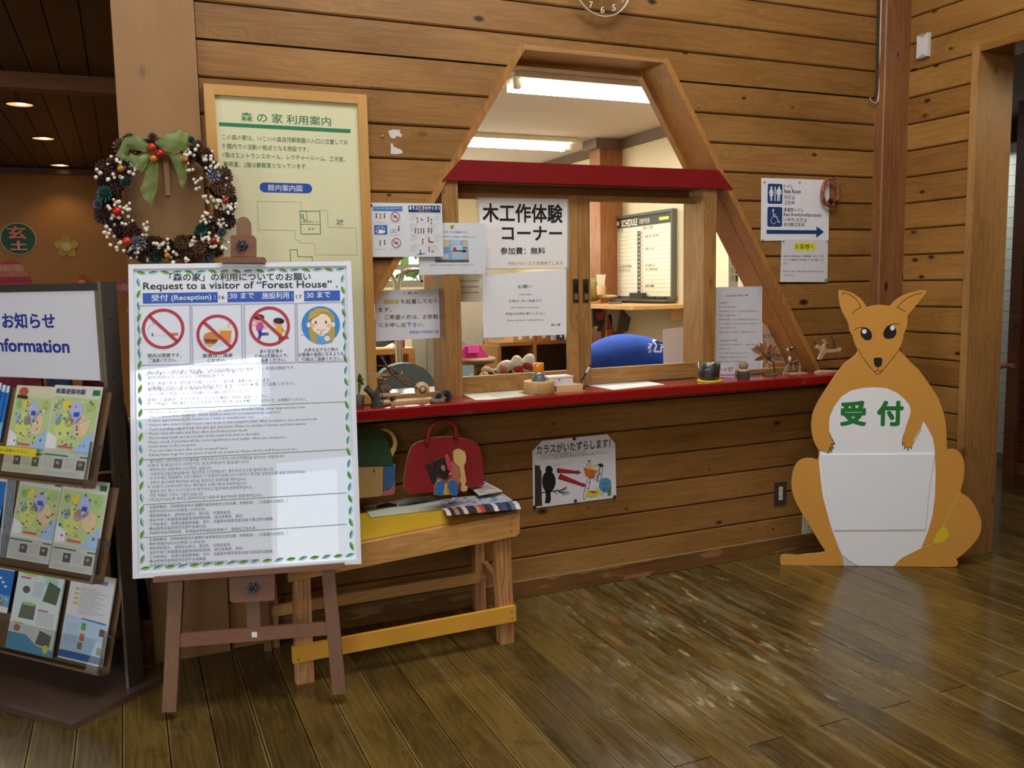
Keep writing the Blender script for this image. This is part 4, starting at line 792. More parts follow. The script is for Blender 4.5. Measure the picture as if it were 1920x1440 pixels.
# small dried twig wreath over the rest room sign
cc_ = onY(1557, 361, Y1-.02); t = empty('twig_ring', cc_-Vector((0, 0, .08)), 'small reddish bark ring with a pine cone beside the rest room sign', 'wreath'); q = MB(); rn = random.Random(2)
pts = [cc_+Vector((.052*math.cos(a), rn.uniform(-.003, .003), .066*math.sin(a))) for a in [2*math.pi*k/24 for k in range(25)]]; q.tube(pts, [.008+rn.uniform(-.002, .003) for _ in pts], 6)
for i in range(60):
    a = rn.uniform(0, 6.28); v = cc_+Vector((.052*math.cos(a), -.006, .066*math.sin(a))); d = Vector((rn.uniform(-1, 1), rn.uniform(-.8, .1), rn.uniform(-1, 1))).normalized()*rn.uniform(.008, .02); q.prism([v, v+d+Vector((.004, 0, 0)), v+d*.7+Vector((-.003, 0, .004))], (0, -1, 0), .001)
q.build('bark_ring', mat('9a5238', rough=.8, noise=.25), t)

# pine cone mesh (used by both wreaths and the counter)
def cone_bm(n=46, r=1.0, h=1.0, tipm=None, bm_=None):
    q = MB(); q.lathe([(.0001, -.02), (.3*r, .0), (.38*r, .3*h), (.25*r, .7*h), (.0001, .95*h)], (0, 0, 0), seg=8, m=bm_)
    for i in range(n):
        f = i/n; a = i*2.39996; hz = h*(.02+.92*f); R = r*(math.sin(math.pi*(.18+.80*f))**.8); 
        o = Vector((math.cos(a), math.sin(a), 0)); tt = Vector((-math.sin(a), math.cos(a), 0)); up = Vector((0, 0, 1)); b0 = o*R*.3+up*hz; w = .21*r*(1-.5*f)
        tip = o*R+up*(hz+.06*h+.22*h*f); m_ = o*R*.7+up*(hz+.01); 
        q.add([b0-tt*w*.3, b0+tt*w*.3, m_+tt*w, tip+tt*w*.5, tip-tt*w*.5, m_-tt*w, m_+up*.09*h], [(0, 1, 6), (1, 2, 6), (2, 3, 6), (5, 0, 6), (4, 5, 6)], bm_)
        q.add([tip+tt*w*.5, tip-tt*w*.5, m_+up*.09*h, m_-up*.03, m_+tt*w, m_-tt*w], [(0, 1, 2), (1, 0, 3), (0, 4, 3), (5, 1, 3), (4, 2, 0), (2, 5, 1)], tipm or bm_)
    return q
CONE = {}
for k, (b_, t_) in {'brown': ('45291a', '6b4630'), 'dark': ('2e1c14', '4a3226'), 'tan': ('5c3a24', '8f6a48'), 'green': ('16302a', '1f6a5e'), 'silver': ('5c5a60', 'b9bccc'), 'bluish': ('2a3036', '7c8aa0')}.items():
    CONE[k] = cone_bm(tipm=mat(t_, rough=.6, noise=.1), bm_=mat(b_, rough=.8, noise=.15)).mesh('pine_cone_'+k)
def put_cone(kind, loc, r, d, parent, spin=0, name='pine_cone', label=None):
    o = bpy.data.objects.new(name, CONE[kind]); COL.objects.link(o); o.parent = parent; o.scale = (r, r, r*1.15); o.rotation_mode = 'QUATERNION'
    o.rotation_quaternion = Vector(d).normalized().to_track_quat('Z', 'Y'); o.location = Vector(loc)-wpos(parent)
    if label: o['label'] = label
    return o
put_cone('dark', onY(1555, 378, Y1-.03), .017, (0, -1, .2), t); put_cone('brown', onY(1566, 379, Y1-.028), .014, (.3, -1, 0), t)

# --- crow warning poster under the counter
c = cv(980, 800, 9.0); Yp = WY-.004
sh, r = paper('crow_warning_poster', Yp, [c(330, 240), c(1430, 128), c(1563, 285), c(1580, 1195), c(180, 1378), c(163, 415)], 'white poster with clipped corners showing a crow and a bicycle basket', 'poster', 'e2e2e8')
for s, a_, b_, z_, bo in (('カラスがいたずらします！', (235, 462), (1478, 335), .046, .012), ('カラスがお弁当やお荷物をねらっています。', (300, 520), (1085, 440), .0145, 0), ('バスケットの中に物や食べ物を入れたままにしないで下さい！', (300, 568), (1415, 452), .0145, 0), ('じぃぃー・・・', (522, 668), (800, 625), .017, 0)): sh.line(s, c(*a_), c(*b_), z_, K if bo else '4a4a52', bo, res=2)
P = lambda pts: [c(*p) for p in pts]
sh.poly(P(((205, 640), (228, 652), (296, 655), (302, 650), (288, 690), (318, 760), (322, 1200), (332, 1335), (205, 1345))), '3a3226')
BK = '17171a'
sh.poly(P(((380, 720), (400, 672), (440, 655), (480, 668), (503, 705), (510, 760), (498, 750), (490, 762), (525, 800), (552, 870), (556, 960), (530, 1040), (490, 1085), (470, 1110), (475, 1230), (458, 1290), (372, 1292), (388, 1180), (385, 1100), (345, 1030), (326, 940), (332, 850), (360, 790), (392, 765))), BK, 2)
for a_ in (((325, 1112), (520, 1085), (620, 1082), (745, 1020)), ((600, 1085), (735, 1052)), ((510, 1090), (560, 1120), (585, 1132)), ((600, 1092), (790, 1105)), ((600, 1095), (715, 1155)), ((650, 1105), (775, 1140)), ((560, 1080), (598, 1042))): sh.stroke(P(a_), .0028 if len(a_) < 4 else .0042, BK, 2)
for a_, b_, w0, w1_ in (((580, 735), (990, 775), 38, 20), ((615, 832), (1078, 1005), 44, 22)):
    dx, dy = b_[0]-a_[0], b_[1]-a_[1]; L_ = math.hypot(dx, dy); ux, uy = dx/L_, dy/L_; nx, ny = -uy, ux; hx, hy = b_[0]-ux*75, b_[1]-uy*75
    sh.poly(P(((a_[0]+nx*(w0+8), a_[1]+ny*(w0+8)), (a_[0]-nx*w0, a_[1]-ny*w0), (hx-nx*w1_, hy-ny*w1_), (hx-nx*44, hy-ny*44), b_, (hx+nx*44, hy+ny*44), (hx+nx*(w1_+6), hy+ny*(w1_+6)))), '3a0c10', 1)
    sh.poly(P(((a_[0]+ux*20+nx*w0*.8, a_[1]+uy*20+ny*w0*.8), (a_[0]+ux*20-nx*w0*.9, a_[1]+uy*20-ny*w0*.9), (hx-nx*w1_*.8, hy-ny*w1_*.8), (hx-nx*38, hy-ny*38), (b_[0]-ux*8, b_[1]-uy*8), (hx+nx*38, hy+ny*38), (hx+nx*w1_*.8, hy+ny*w1_*.8))), 'b4202a', 2)
sh.poly(P(((1028, 692), (1170, 735), (1252, 738), (1205, 835), (1160, 862), (1060, 826))), 'd8701e', 2); sh.stroke(P(((1170, 738), (1160, 860))), .0015, '3a2010', 3); sh.stroke(P(((1028, 692), (1170, 735), (1252, 738), (1205, 835), (1160, 862), (1060, 826))), .0014, '3a2010', 3, closed=True)
sh.poly(P(((1110, 650), (1190, 655), (1200, 735), (1120, 715))), 'e8dc50', 3); u_, v_ = sh.uv(*c(1090, 655)); sh.ell(u_, v_, .008, .009, 'e0a8b0', 2)
for e_, rx_, ry_, ro in ((c(1080, 1040), .0095, .053, -.27), (c(1300, 800), .011, .036, -.25)):
    u_, v_ = sh.uv(*e_); n_ = 26; sh.stroke([(u_+math.cos(ro)*rx_*math.cos(2*math.pi*i/n_)-math.sin(ro)*ry_*math.sin(2*math.pi*i/n_), v_+math.sin(ro)*rx_*math.cos(2*math.pi*i/n_)+math.cos(ro)*ry_*math.sin(2*math.pi*i/n_)) for i in range(n_)], .0024, BK, 2, uv=True, closed=True)
for a_ in (((1110, 575), (1145, 640), (1140, 700)), ((1200, 665), (1270, 640)), ((1180, 850), (1240, 910), (1300, 800), (1160, 870)), ((1150, 870), (1120, 940)), ((1270, 900), (1300, 700)), ((1290, 760), (1330, 840)), ((1065, 1035), (1110, 1040), (1140, 930))): sh.stroke(P(a_), .0018, '22222a', 3)
sh.poly(P(((1268, 640), (1290, 622), (1345, 624), (1350, 652), (1372, 662), (1352, 680), (1290, 675))), BK, 3); sh.poly(P(((1095, 565), (1135, 575), (1138, 600), (1100, 585))), BK, 3)
sh.poly(P(((1325, 880), (1380, 862), (1440, 868), (1485, 910), (1495, 980), (1480, 1090), (1430, 1110), (1360, 1115), (1300, 1060), (1282, 1010), (1300, 930))), '4f93c4', 2); sh.stroke(P(((1312, 960), (1440, 965))), .0015, '1e4a70', 3); sh.poly(P(((1330, 1030), (1400, 1020), (1420, 1080), (1350, 1095))), '3a7cb0', 3)
sh.poly(P(((1428, 1020), (1492, 1015), (1490, 1155), (1430, 1165))), '5a7f50', 4)
sh.poly(P(((1070, 1105), (1110, 1085), (1280, 1110), (1275, 1175), (1130, 1190), (1075, 1165))), 'e0c832', 3); sh.poly(P(((1110, 1088), (1200, 1080), (1270, 1108), (1180, 1120))), '8c4a2a', 4); sh.poly(P(((1222, 1035), (1245, 1020), (1368, 1150), (1345, 1178))), 'e6cc34', 4)
sh.done(r)
for p in ((866, 205), (200, 1355), (888, 1248), (1548, 1180)): pin(r, *c(*p), Yp-.0015, '241c1c', .0075)

# --- notices on the glass
c = cv(850, 340, 3.79); Yg = sy-.004
sh, r = paper('craft_corner_sign', Yg, [c(180, 118), c(812, 128), c(808, 612), c(200, 620)], 'white sign in large black characters taped to the left sash', 'sign', 'eceae6')
sh.text('木工作体験', c(208, 290), c(775, 165), '151515', .021, res=3); sh.text('コーナー', c(345, 420), c(772, 320), '151515', .02, res=3); sh.text('参加費：無料', c(335, 520), c(652, 468), K, .01); sh.text('材料がなくなり次第終了します', c(388, 597), c(778, 566), 'd8a832', .006); sh.done(r)
sh2, r2 = wall_sheet(Yg+.002), None
q = MB(); q.prism([onY(*c(*p), Yg+.0015) for p in ((160, 108), (826, 120), (822, 625), (192, 632))], (0, -1, 0), .0008); q.build('laminate_edge', mat('cfc8b4', rough=.15, noise=0, alpha=.35), r)
sh, r = paper('craft_rules_notice', Yg, [c(205, 668), c(802, 625), c(804, 1088), c(212, 1112)], 'white craft rules notice with small centred text below the large sign', 'notice', 'eaeaec')
for s, a_, b_, z_ in (('お願い', (458, 760), (560, 755), .017), ('工作は一人一作品です', (393, 858), (627, 855), .0125), ('作品はお持ち帰りください', (370, 950), (652, 945), .0125), ('森の家', (694, 1028), (762, 1026), .0125), ('Craft Rules', (465, 809), (556, 808), .0095), ('One craft per one person.', (409, 901), (612, 899), .0095), ('Please take your craft back home.', (380, 992), (645, 988), .0095)): sh.line(s, c(*a_), c(*b_), z_, '333338', 0)
sh.done(r)
q = MB(); q.prism([onY(*p, sy+.03) for p in ((857, 514), (906, 514), (906, 566), (860, 566))], (0, -1, 0), .001); p0 = onY(880, 566, sy+.03)
r = empty('taped_memo', p0, 'blurry whitish memo sheet taped behind the glass left of the rules notice', 'memo'); q.build('paper', mat('d6cbb8'), r)
for i, yy in enumerate((525, 536, 547)):
    one('text_stripe', onY(862, yy+3, sy+.029)-Vector((0, .0005, 0)), onY(898, yy, sy+.029), mat('b09c78', noise=0), r)
# left glass notices
c = cv(680, 360, 4.8); Yn = WY-.020
sh, r = paper('bicycle_rules_leaflet', Yn, [c(65, 95), c(712, 105), c(728, 582), c(88, 585)], 'laminated white leaflet with two columns of small coloured play pictures', 'leaflet', 'd9dbdc', coat=.3)
sh.poly([c(90, 130), c(358, 130), c(358, 174), c(92, 170)], '2f74b8'); sh.text('じてんしゃに のるときの やくそく', c(98, 156), c(350, 138), 'e8ecf0', .01); sh.poly([c(410, 122), c(700, 122), c(700, 186), c(413, 182)], '16305e'); sh.text('あそぶときのやくそく', c(418, 160), c(695, 128), 'e8ecf0', .02); sh.text('国営公園からのおねがい', c(500, 178), c(618, 168), 'c8d0dc', 0)
for k in range(4):
    sh.stroke([c(418+k, 190+k*96), c(712+k, 190+k*96)], .0006, 'b8b8b4'); 
for k in range(1, 3): sh.stroke([c(100, 188+k*94), c(360, 188+k*94)], .0006, 'c8c8c4')
sh.stroke([c(566, 190), c(578, 570)], .0006, 'b8b8b4'); sh.stroke([c(232, 182), c(236, 520)], .0006, 'c8c8c4')
def kid(u, v, s, shirt, hair='2e2018', cvt=c):
    for (dx, dy, rx, ry, h, l) in ((0, 0, .0042, .0036, 'e8b890', 2), (0, -4*s, .0043, .0022, hair, 3), (0, 17*s, .0036, .0046, shirt, 2), (0, 32*s, .0026, .0035, '3a4a5a', 2)):
        a_, b_ = sh.uv(*cvt(u+dx, v+dy)); sh.ell(a_, b_, rx*s, ry*s, h, l, 8)
rn = random.Random(4)
for u, v, cols in ((122, 200, ('c03028',)), (160, 205, ('d8a030',)), (196, 200, ('b83a28', )), (158, 445, ('c85a6a',)), (198, 440, ('2f74b8',)), (325, 315, ('c03848',)), (492, 240, ('d8c830',)), (590, 232, ('d04858',)), (618, 250, ('e0b060',)), (474, 335, ('4a8a5a',)), (500, 338, ('d8a030',)), (526, 335, ('c85a6a',)), (548, 335, ('4a6aa8',)), (592, 330, ('c03848',)), (618, 335, ('4a8a5a',)), (540, 430, ('b07a5a',)), (596, 415, ('c03848',)), (520, 530, ('8a5ab0',)), (598, 500, ('d86030',))):
    kid(u, v, .95, cols[0], rn.choice(['2e2018', '4a3020', '8a3020']))
for u, v in ((293, 222), (302, 458)):
    a_, b_ = sh.uv(*c(u, v)); sh.ell(a_, b_, .010, .006, '8a8a88', 1, 10); sh.ring(a_, b_, .0195, .0028, 'b83a48', 3); sh.stroke([(a_-.012, b_+.011), (a_+.012, b_-.011)], .0024, 'b83a48', 3, uv=True)
sh.poly([c(103, 298), c(220, 298), c(222, 382), c(105, 380)], '2160a8'); a_, b_ = sh.uv(*c(160, 356)); sh.ell(a_, b_, .020, .0075, 'e4e8ec', 2)
for uu in (135, 185): a_, b_ = sh.uv(*c(uu, 330)); sh.ring(a_, b_, .0072, .0014, 'e4e8ec', 2, 16)
sh.stroke([c(135, 330), c(155, 310), c(180, 312), c(185, 330)], .0014, 'e4e8ec', 2); sh.text('P', c(128, 370), c(142, 345), '2160a8', .03, 3)
for uu in (262, 296): a_, b_ = sh.uv(*c(uu, 350)); sh.ring(a_, b_, .0075, .0012, '3a6a5a', 2, 16)
sh.poly([c(520, 238), c(530, 235), c(545, 258), c(535, 262)], '2f74b8', 2); sh.poly([c(600, 440), c(640, 445), c(630, 460), c(600, 455)], 'c04858', 2); sh.poly([c(485, 555), c(560, 548), c(556, 560), c(490, 562)], '6a8ab0', 2); sh.poly([c(612, 530), c(640, 525), (c(630, 548))], 'd06a88', 2)
for u0_, v0_ in ((425, 200), (425, 295), (428, 390), (430, 485), (640, 205), (600, 298), (640, 400), (618, 488)):
    for j in range(4): sh.stroke([c(u0_, v0_+j*17), c(u0_+(62 if j < 3 else 40), v0_+j*17)], .0009, '8a8a8a')
for v0_ in (272, 388, 515):
    for u0_ in (108, 245): sh.stroke([c(u0_, v0_), c(u0_+95, v0_+2)], .0009, '9a9a9a')
sh.done(r); pin(r, *c(75, 118), Yn-.0015, '201818', .005)
sh, r = paper('service_notice', Yn+.014, [c(530, 275), c(1100, 280), c(1112, 735), c(508, 748)], 'white sheet with a greyish blue printed picture pinned to the left jamb', 'notice', 'd6d8dc')
sh.line('ペイペイなどのサービスを始めました。'.replace('ペイペイなど', 'スマートフォン'), c(600, 365), c(942, 368), .0088, '3a3a3e', .006); sh.line('当館、窓口受付の場所が分かるよう案内図と、説明を掲示しました。', c(600, 405), c(1022, 410), .0062, '4a4a4e', 0)
sh.poly([c(640, 432), c(945, 436), c(957, 632), c(652, 632)], '8fa4bc')
sh.poly([c(650, 610), c(956, 612), c(957, 632), c(652, 632)], '4a5258', 2)
for u, v, w_, h_, hh in ((790, 440, 90, 30, 'a8c4e0'), (800, 475, 95, 60, 'b4cce4'), (805, 545, 90, 60, 'a4bcd4'), (720, 440, 60, 55, 'c8c08a'), (720, 500, 60, 50, '6a98d0'), (900, 445, 40, 55, 'c8bc7c'), (895, 495, 40, 45, '6a94d0'), (808, 525, 120, 18, 'd0c890'), (700, 555, 70, 45, 'c4b8c8'), (895, 555, 45, 45, 'b8b4b0')): sh.poly([c(u, v), c(u+w_, v), c(u+w_, v+h_), c(u, v+h_)], hh, 2)
sh.poly([c(808, 510), c(826, 490), c(826, 500), c(842, 500), c(842, 522), c(826, 522), c(826, 530)], 'c02a38', 3)
sh.line('ご利用の際は、こちらの受付までお声掛けください。窓口でご案内いたします。', c(600, 664), c(1004, 660), .006, '4a4a4e', 0); sh.done(r); pin(r, *c(803, 302), Yn+.0125, 'd8b820', .007)
sh, r = paper('assistance_notice', ty-.004, [c(105, 888), c(715, 868), c(728, 1310), c(120, 1345)], 'white notice on the left side pane with yellow highlighted first words', 'notice', 'dadbe0')
sh.line('〜 ご 案 内 〜', c(300, 922), c(545, 918), .012, '55555c', 0); sh.line('筆談器', c(192, 1005), c(330, 1000), .020, 'c9bd52', .02)
for s, a_, b_ in (('を設置しており', (342, 1003), (672, 998)), ('ます。', (142, 1078), (262, 1076)), ('ご希望の方は、お気軽', (198, 1145), (680, 1138)), ('にお申し出下さい。', (148, 1215), (556, 1208))): sh.line(s, c(*a_), c(*b_), .021, '33333a', .002)
sh.line('国営海の中道海浜公園', c(422, 1272), c(684, 1266), .013, '5f8ec0', .008); sh.done(r)
# right glass notice, inner papers
c = cv(1240, 300, 3.0); Yr = ty-.004
sh, r = paper('workshop_guide_sheet', Yr, [c(302, 716), c(568, 710), c(562, 1260), c(300, 1250)], 'long white sheet of small print taped on the right side pane', 'notice', 'd2d2d8')
sh.line('森の家工作室 ご利用のご案内', c(368, 768), c(488, 764), .009, '3a3a42', .006)
rn = random.Random(6)
T_ = ['・ご利用方法', '個人でのご利用の場合', '受付で申込みをしてください。材料は工作室で提供します。', '団体でのご利用の場合', '事前予約をお願いします。詳細は窓口でご確認ください。', 'また、お子様だけでのご利用はできません。保護者の方と', '一緒にご利用ください。', '開室は十時から十六時まで。休館日はありません。', '', '・ご利用に関する注意事項', '工作は材料がなくなり次第終了します。順番でご案内します', 'お待ちください。', 'また、工具はていねいに使ってください。', '使用後はもとの場所に戻してください。', '机の上と床のそうじをお願いします。', '', '作品は一人一点お持ち帰りできます。', '森の家']
for i, s in enumerate(T_):
    if not s: continue
    y = 803+i*23.5; hd_ = s.startswith('・'); x0_ = 316+(0 if hd_ else 8); x1_ = x0_+min(225, len(s)*9.2); sh.line(s, c(x0_, y+4), c(x1_, y+2), .0062, '44444c', .008 if hd_ else 0)
sh.done(r)
Yq = WY+.20
sh, r = paper('handwritten_poster', Yq, [(1429, 609), (1466, 608), (1480, 640), (1490, 705), (1429, 705)], 'pinkish handwritten poster behind the right side pane', 'poster', 'f2d6c4')
sh.text('お付近の', (1430, 634), (1466, 624), '4a4048', 0); sh.text('いま', (1434, 618), (1452, 613), 'b0988c', 0); sh.poly([(1440, 682), (1497, 680), (1497, 690), (1440, 692)], 'e89a58', 2); sh.done(r)
sh, r = paper('barcode_card', Yq+.02, [(1429, 593), (1456, 597), (1466, 612), (1429, 612)], 'cream card with a small round green mark above the handwritten poster', 'card', 'd8d2b8')
u_, v_ = sh.uv(1435, 602); sh.ell(u_, v_, .0085, .0085, '2f5a40', 2); 
for k in range(5): sh.poly([(1446+k*1.6, 597), (1446.8+k*1.6, 597), (1446.8+k*1.6, 605), (1446+k*1.6, 605)], '6a6454', 2)
sh.done(r)
Yv = 4.6
sh, r = paper('tool_catalogue_sheet', Yv, [(1366, 463), (1408, 463), (1430, 540), (1366, 540)], 'black and white picture sheet with perforated top hanging behind the right pane', 'poster', 'b8b6b0')
for k in range(4): sh.poly([(1379, 471+k*15), (1406, 471+k*15), (1406, 483+k*15), (1379, 483+k*15)], '2e2c2c'); sh.poly([(1370, 471+k*15), (1377, 471+k*15), (1377, 482+k*15), (1370, 482+k*15)], '9a9690')
sh.done(r); one('backing_panel', onY(1364, 463, Yv+.01), onY(1440, 425, Yv+.02), mat('1e1c1a'), r)
# white sheet on the inner desk (right sash)
Yw = 4.05
sh, r = paper('propped_white_sheet', Yw, [(1243, 618), (1303, 610), (1303, 686), (1244, 683)], 'plain white sheet propped inside at the right end of the sash', 'paper', 'f4f0f0')
for k in range(7): sh.stroke([(1252, 634+k*6), (1296, 629+k*6)], .0006, 'c4bcb8')
sh.done(r)

# --- kangaroo cut-out
A0, B0 = onZ(1463, 1060, 0), onZ(1795, 1064, 0); exk = (B0-A0).normalized()
ks = Sheet(A0, exk, EZ, .0006); kb = cv(1440, 530, 4.5); kc = cv(1440, 800, 4.571)
kt = empty('kangaroo_cutout', (A0+B0)/2, 'orange painted plywood kangaroo standing in the corner with a white belly', 'cutout')
A = lambda *p: [kb(*q_) for q_ in p]
B_ = lambda *p: [kc(*q_) for q_ in p]
out = A((597, 62), (640, 66), (700, 80), (760, 115), (805, 160), (832, 207), (870, 195), (940, 186), (1000, 190), (1035, 198), (1060, 165), (1110, 125), (1170, 95), (1240, 75), (1300, 62), (1340, 65), (1325, 98), (1270, 165), (1210, 240), (1175, 275), (1178, 320), (1170, 380), (1145, 430), (1138, 480), (1120, 530), (1100, 572), (1150, 610), (1210, 680), (1265, 725), (1310, 785), (1370, 870), (1430, 960), (1470, 1060), (1490, 1130), (1505, 1230), (1507, 1330), (1512, 1415)) + \
  B_((1535, 203), (1580, 192), (1620, 200), (1660, 240), (1680, 300), (1685, 380), (1672, 470), (1645, 565), (1700, 590), (1760, 650), (1810, 750), (1832, 820), (1825, 900), (1790, 970), (1720, 1050), (1650, 1110), (1612, 1132), (1626, 1150), (1630, 1178), (1615, 1197), (1590, 1203)) + \
  [(1795-10, 1063)] + B_((115, 1191), (107, 1180), (105, 1130), (120, 1100), (160, 1096), (250, 1105), (350, 1092), (440, 1085), (485, 1075), (495, 1068), (460, 1020), (400, 920), (350, 830), (290, 740), (240, 650), (210, 570), (200, 490), (210, 400), (240, 320), (290, 280), (350, 268), (400, 275), (432, 290), (440, 205), (410, 160), (385, 100)) + \
  A((367, 1240), (367, 1180), (378, 1100), (420, 1010), (470, 930), (530, 840), (590, 750), (660, 670), (720, 630), (755, 595), (760, 560), (735, 520), (715, 440), (690, 410), (680, 340), (640, 270), (610, 200), (597, 120))
def smooth_closed(pts, n=1):
    for _ in range(n):
        r_ = []
        for i, p in enumerate(pts):
            q_ = pts[(i+1) % len(pts)]; r_ += [(p[0]*.78+q_[0]*.22, p[1]*.78+q_[1]*.22), (p[0]*.22+q_[0]*.78, p[1]*.22+q_[1]*.78)]
        pts = r_
    return pts
uvs = [ks.uv(*p) for p in smooth_closed(out)]
uvs = [(u, max(v, .001)) for u, v in uvs]
OR = mat('d2953f', rough=.5, noise=.02, nscale=5)
q = MB(); q.prism([ks.P(u, v) for u, v in uvs], ks.n, .012, OR, mat('c9a06a', rough=.7)); q.build('body_panel', None, kt)
q = MB(); q.bar(ks.P(.30, .0, -.012), ks.P(.30, .55, -.012), .03, .03, up=ks.n, off=-ks.n*.016); q.bar(ks.P(.30, .015, -.03), ks.P(.30, .015, -.20), .03, .03); q.bar(ks.P(.30, .03, -.19), ks.P(.30, .38, -.045), .02, .02); q.build('rear_support', PINEZ, kt)
belly = A((515, 1200), (520, 1130), (560, 1040), (620, 960), (700, 910), (800, 888), (900, 882), (1000, 890), (1090, 930), (1150, 980), (1190, 1030), (1205, 1080), (1190, 1140), (1165, 1210), (1145, 1280), (1130, 1350), (1136, 1378), (1148, 1352), (1152, 1385), (1146, 1408), (1168, 1382), (1180, 1420), (1188, 1385), (1208, 1404), (1216, 1372), (1225, 1360), (1232, 1320), (1250, 1290), (1290, 1230), (1310, 1168), (1350, 1230), (1390, 1310), (1405, 1400)) + \
  B_((1430, 260), (1436, 400), (1430, 600), (1410, 760), (1370, 900), (1310, 1048), (1200, 1100), (1120, 1150), (1072, 1195), (768, 1192), (700, 1191), (655, 1190), (655, 1160), (636, 1110), (600, 1020), (550, 890), (510, 750), (470, 600), (450, 450), (435, 290), (445, 200), (500, 215), (520, 228), (523, 208), (548, 220), (545, 200), (528, 182), (562, 188), (560, 172), (543, 155), (576, 152), (560, 115), (545, 90), (527, 40)) + A((515, 1260),)
BW = mat('f0f1f2', rough=.45, noise=.02, nscale=4)
q = MB(); q.prism([ks.P(*ks.uv(*p), .0008) for p in belly], ks.n, 0); q.build('white_belly', BW, kt)
ks.poly(B_((632, 1095), (700, 1150), (765, 1192), (650, 1192), (640, 1130)), 'ccccd0', 2); ks.stroke(B_((632, 1095), (690, 1148), (768, 1192)), .0016, '2c2420', 3)
q = MB(); q.prism([ks.P(*ks.uv(*p), .006) for p in B_((455, 240), (1425, 232), (1375, 560), (1345, 878), (560, 884), (500, 600))], ks.n, .005); q.build('paper_pouch', mat('eff1f3', rough=.5, noise=.015, nscale=3), kt)
for e_, R_ in (((830, 432), .0125), ((1027, 414), .0130)):
    pass
ex_ = [A((780, 440), (782, 405), (795, 382), (820, 375), (848, 388), (870, 415), (880, 450), (868, 478), (835, 488), (805, 475)), A((970, 440), (978, 405), (1000, 370), (1035, 352), (1065, 360), (1082, 395), (1082, 435), (1060, 465), (1020, 475), (985, 468))]
hi_ = [(812, 412, .0078, .0085), (1049, 381, .0078, .0095)]
for e_, h_ in zip(ex_, hi_):
    q = MB(); q.prism([ks.P(*ks.uv(*p), .001) for p in smooth_closed(e_)], ks.n, .0002, ink('1d1714')); u_, v_ = ks.uv(*kb(h_[0], h_[1])); q.prism([ks.P(u_+h_[2]*1.35*math.cos(2*math.pi*i/18), v_+h_[3]*1.3*math.sin(2*math.pi*i/18), .0017) for i in range(18)], ks.n, 0, ink('eceff0')); q.build('eye', None, kt)
q = MB(); q.prism([ks.P(*ks.uv(*p), .001) for p in smooth_closed(A((890, 638), (915, 632), (965, 634), (962, 680), (950, 708), (925, 714), (902, 705), (894, 680)))], ks.n, .0002, ink('1d1714')); q.build('nose', None, kt)
for l_ in (A((628, 108), (628, 84), (690, 98), (745, 140), (785, 205), (745, 228), (708, 260)), A((1302, 86), (1240, 98), (1170, 130), (1120, 172), (1090, 206), (1155, 242)), A((727, 402), (755, 380), (795, 375), (825, 380)), A((1025, 358), (1065, 344), (1110, 347)), A((760, 560), (800, 630), (850, 700), (895, 748)), A((1100, 572), (1050, 640), (1000, 700), (955, 748)), A((926, 712), (926, 740), (900, 752), (888, 740)), A((926, 740), (945, 752), (960, 738)), A((895, 750), (910, 768), (930, 774), (945, 765), (955, 750)), A((527, 1290), (545, 1330), (563, 1360), (530, 1360), (553, 1388), (520, 1385), (545, 1410), (512, 1405), (515, 1437)), A((1145, 1280), (1130, 1350), (1136, 1378)), A((1225, 1360), (1250, 1310), (1290, 1240))):
    ks.stroke(l_, .0022, '2c2018', 2)
for l_ in (B_((440, 200), (500, 218), (520, 228), (523, 208), (548, 220), (545, 200), (528, 182), (562, 188), (560, 172), (543, 155), (576, 152)), A((1136, 1378), (1148, 1352), (1152, 1385), (1146, 1408), (1168, 1382), (1180, 1420), (1188, 1385), (1208, 1404), (1216, 1372))): ks.stroke(l_, .0024, '2c2420', 2)
YL = 'd9c026'
ks.stroke(B_((1640, 570), (1570, 700), (1500, 855)), .0045, YL, 2); ks.poly(smooth_closed(B_((1500, 855), (1530, 868), (1550, 910), (1545, 950), (1500, 990), (1405, 1012), (1430, 950), (1460, 890))), YL, 2); ks.stroke(B_((1430, 1000), (1300, 1050), (1150, 1125), (1075, 1195)), .0045, YL, 2)
ks.text('受', kb(605, 1210), kb(832, 995), '1f7a34', .036, 3, 3); ks.text('付', kb(915, 1210), kb(1145, 995), '1f7a34', .036, 3, 3)
ks.done(kt)

# --- framed request board on the easel
YW2, LE = -.26, .196
eO = Vector((-.028, 3.021, .459)); eX = Vector((math.cos(YW2), math.sin(YW2), 0)); eN = Vector((math.sin(YW2), -math.cos(YW2), 0)); eY = Vector((0, 0, 1))*math.cos(LE)-eN*math.sin(LE)
es = Sheet(eO, eX, eY, .0004); BWd, BHt = .728, 1.030
rb = empty('request_board', eO+eX*.364, 'large white framed visitor request board standing on the brown easel', 'sign board')
def slab(s, name, u0, v0, u1, v1, w0, w1, m, parent, **kw):
    q = MB(); q.hexa([s.P(u0, v0, w0), s.P(u1, v0, w0), s.P(u1, v0, w1), s.P(u0, v0, w1), s.P(u0, v1, w0), s.P(u1, v1, w0), s.P(u1, v1, w1), s.P(u0, v1, w1)]); 
    me = q; return q.build(name, m, parent, **kw)
WHT = mat('dfe3ea', rough=.35, noise=0, coat=.3); fr_ = .016
def bx(u0, v0, u1, v1, w0, w1, name, m, par): 
    q = MB(); P_ = [es.P(u0, v0, w0), es.P(u1, v0, w0), es.P(u1, v0, w1), es.P(u0, v0, w1), es.P(u0, v1, w0), es.P(u1, v1, w0), es.P(u1, v1, w1), es.P(u0, v1, w1)]
    P_ = [P_[3], P_[2], P_[1], P_[0], P_[7], P_[6], P_[5], P_[4]]; q.hexa(P_); return q.build(name, m, par)
bx(0, 0, BWd, BHt, -.014, -.004, 'backing_panel', mat('d0d4dc', rough=.4), rb)
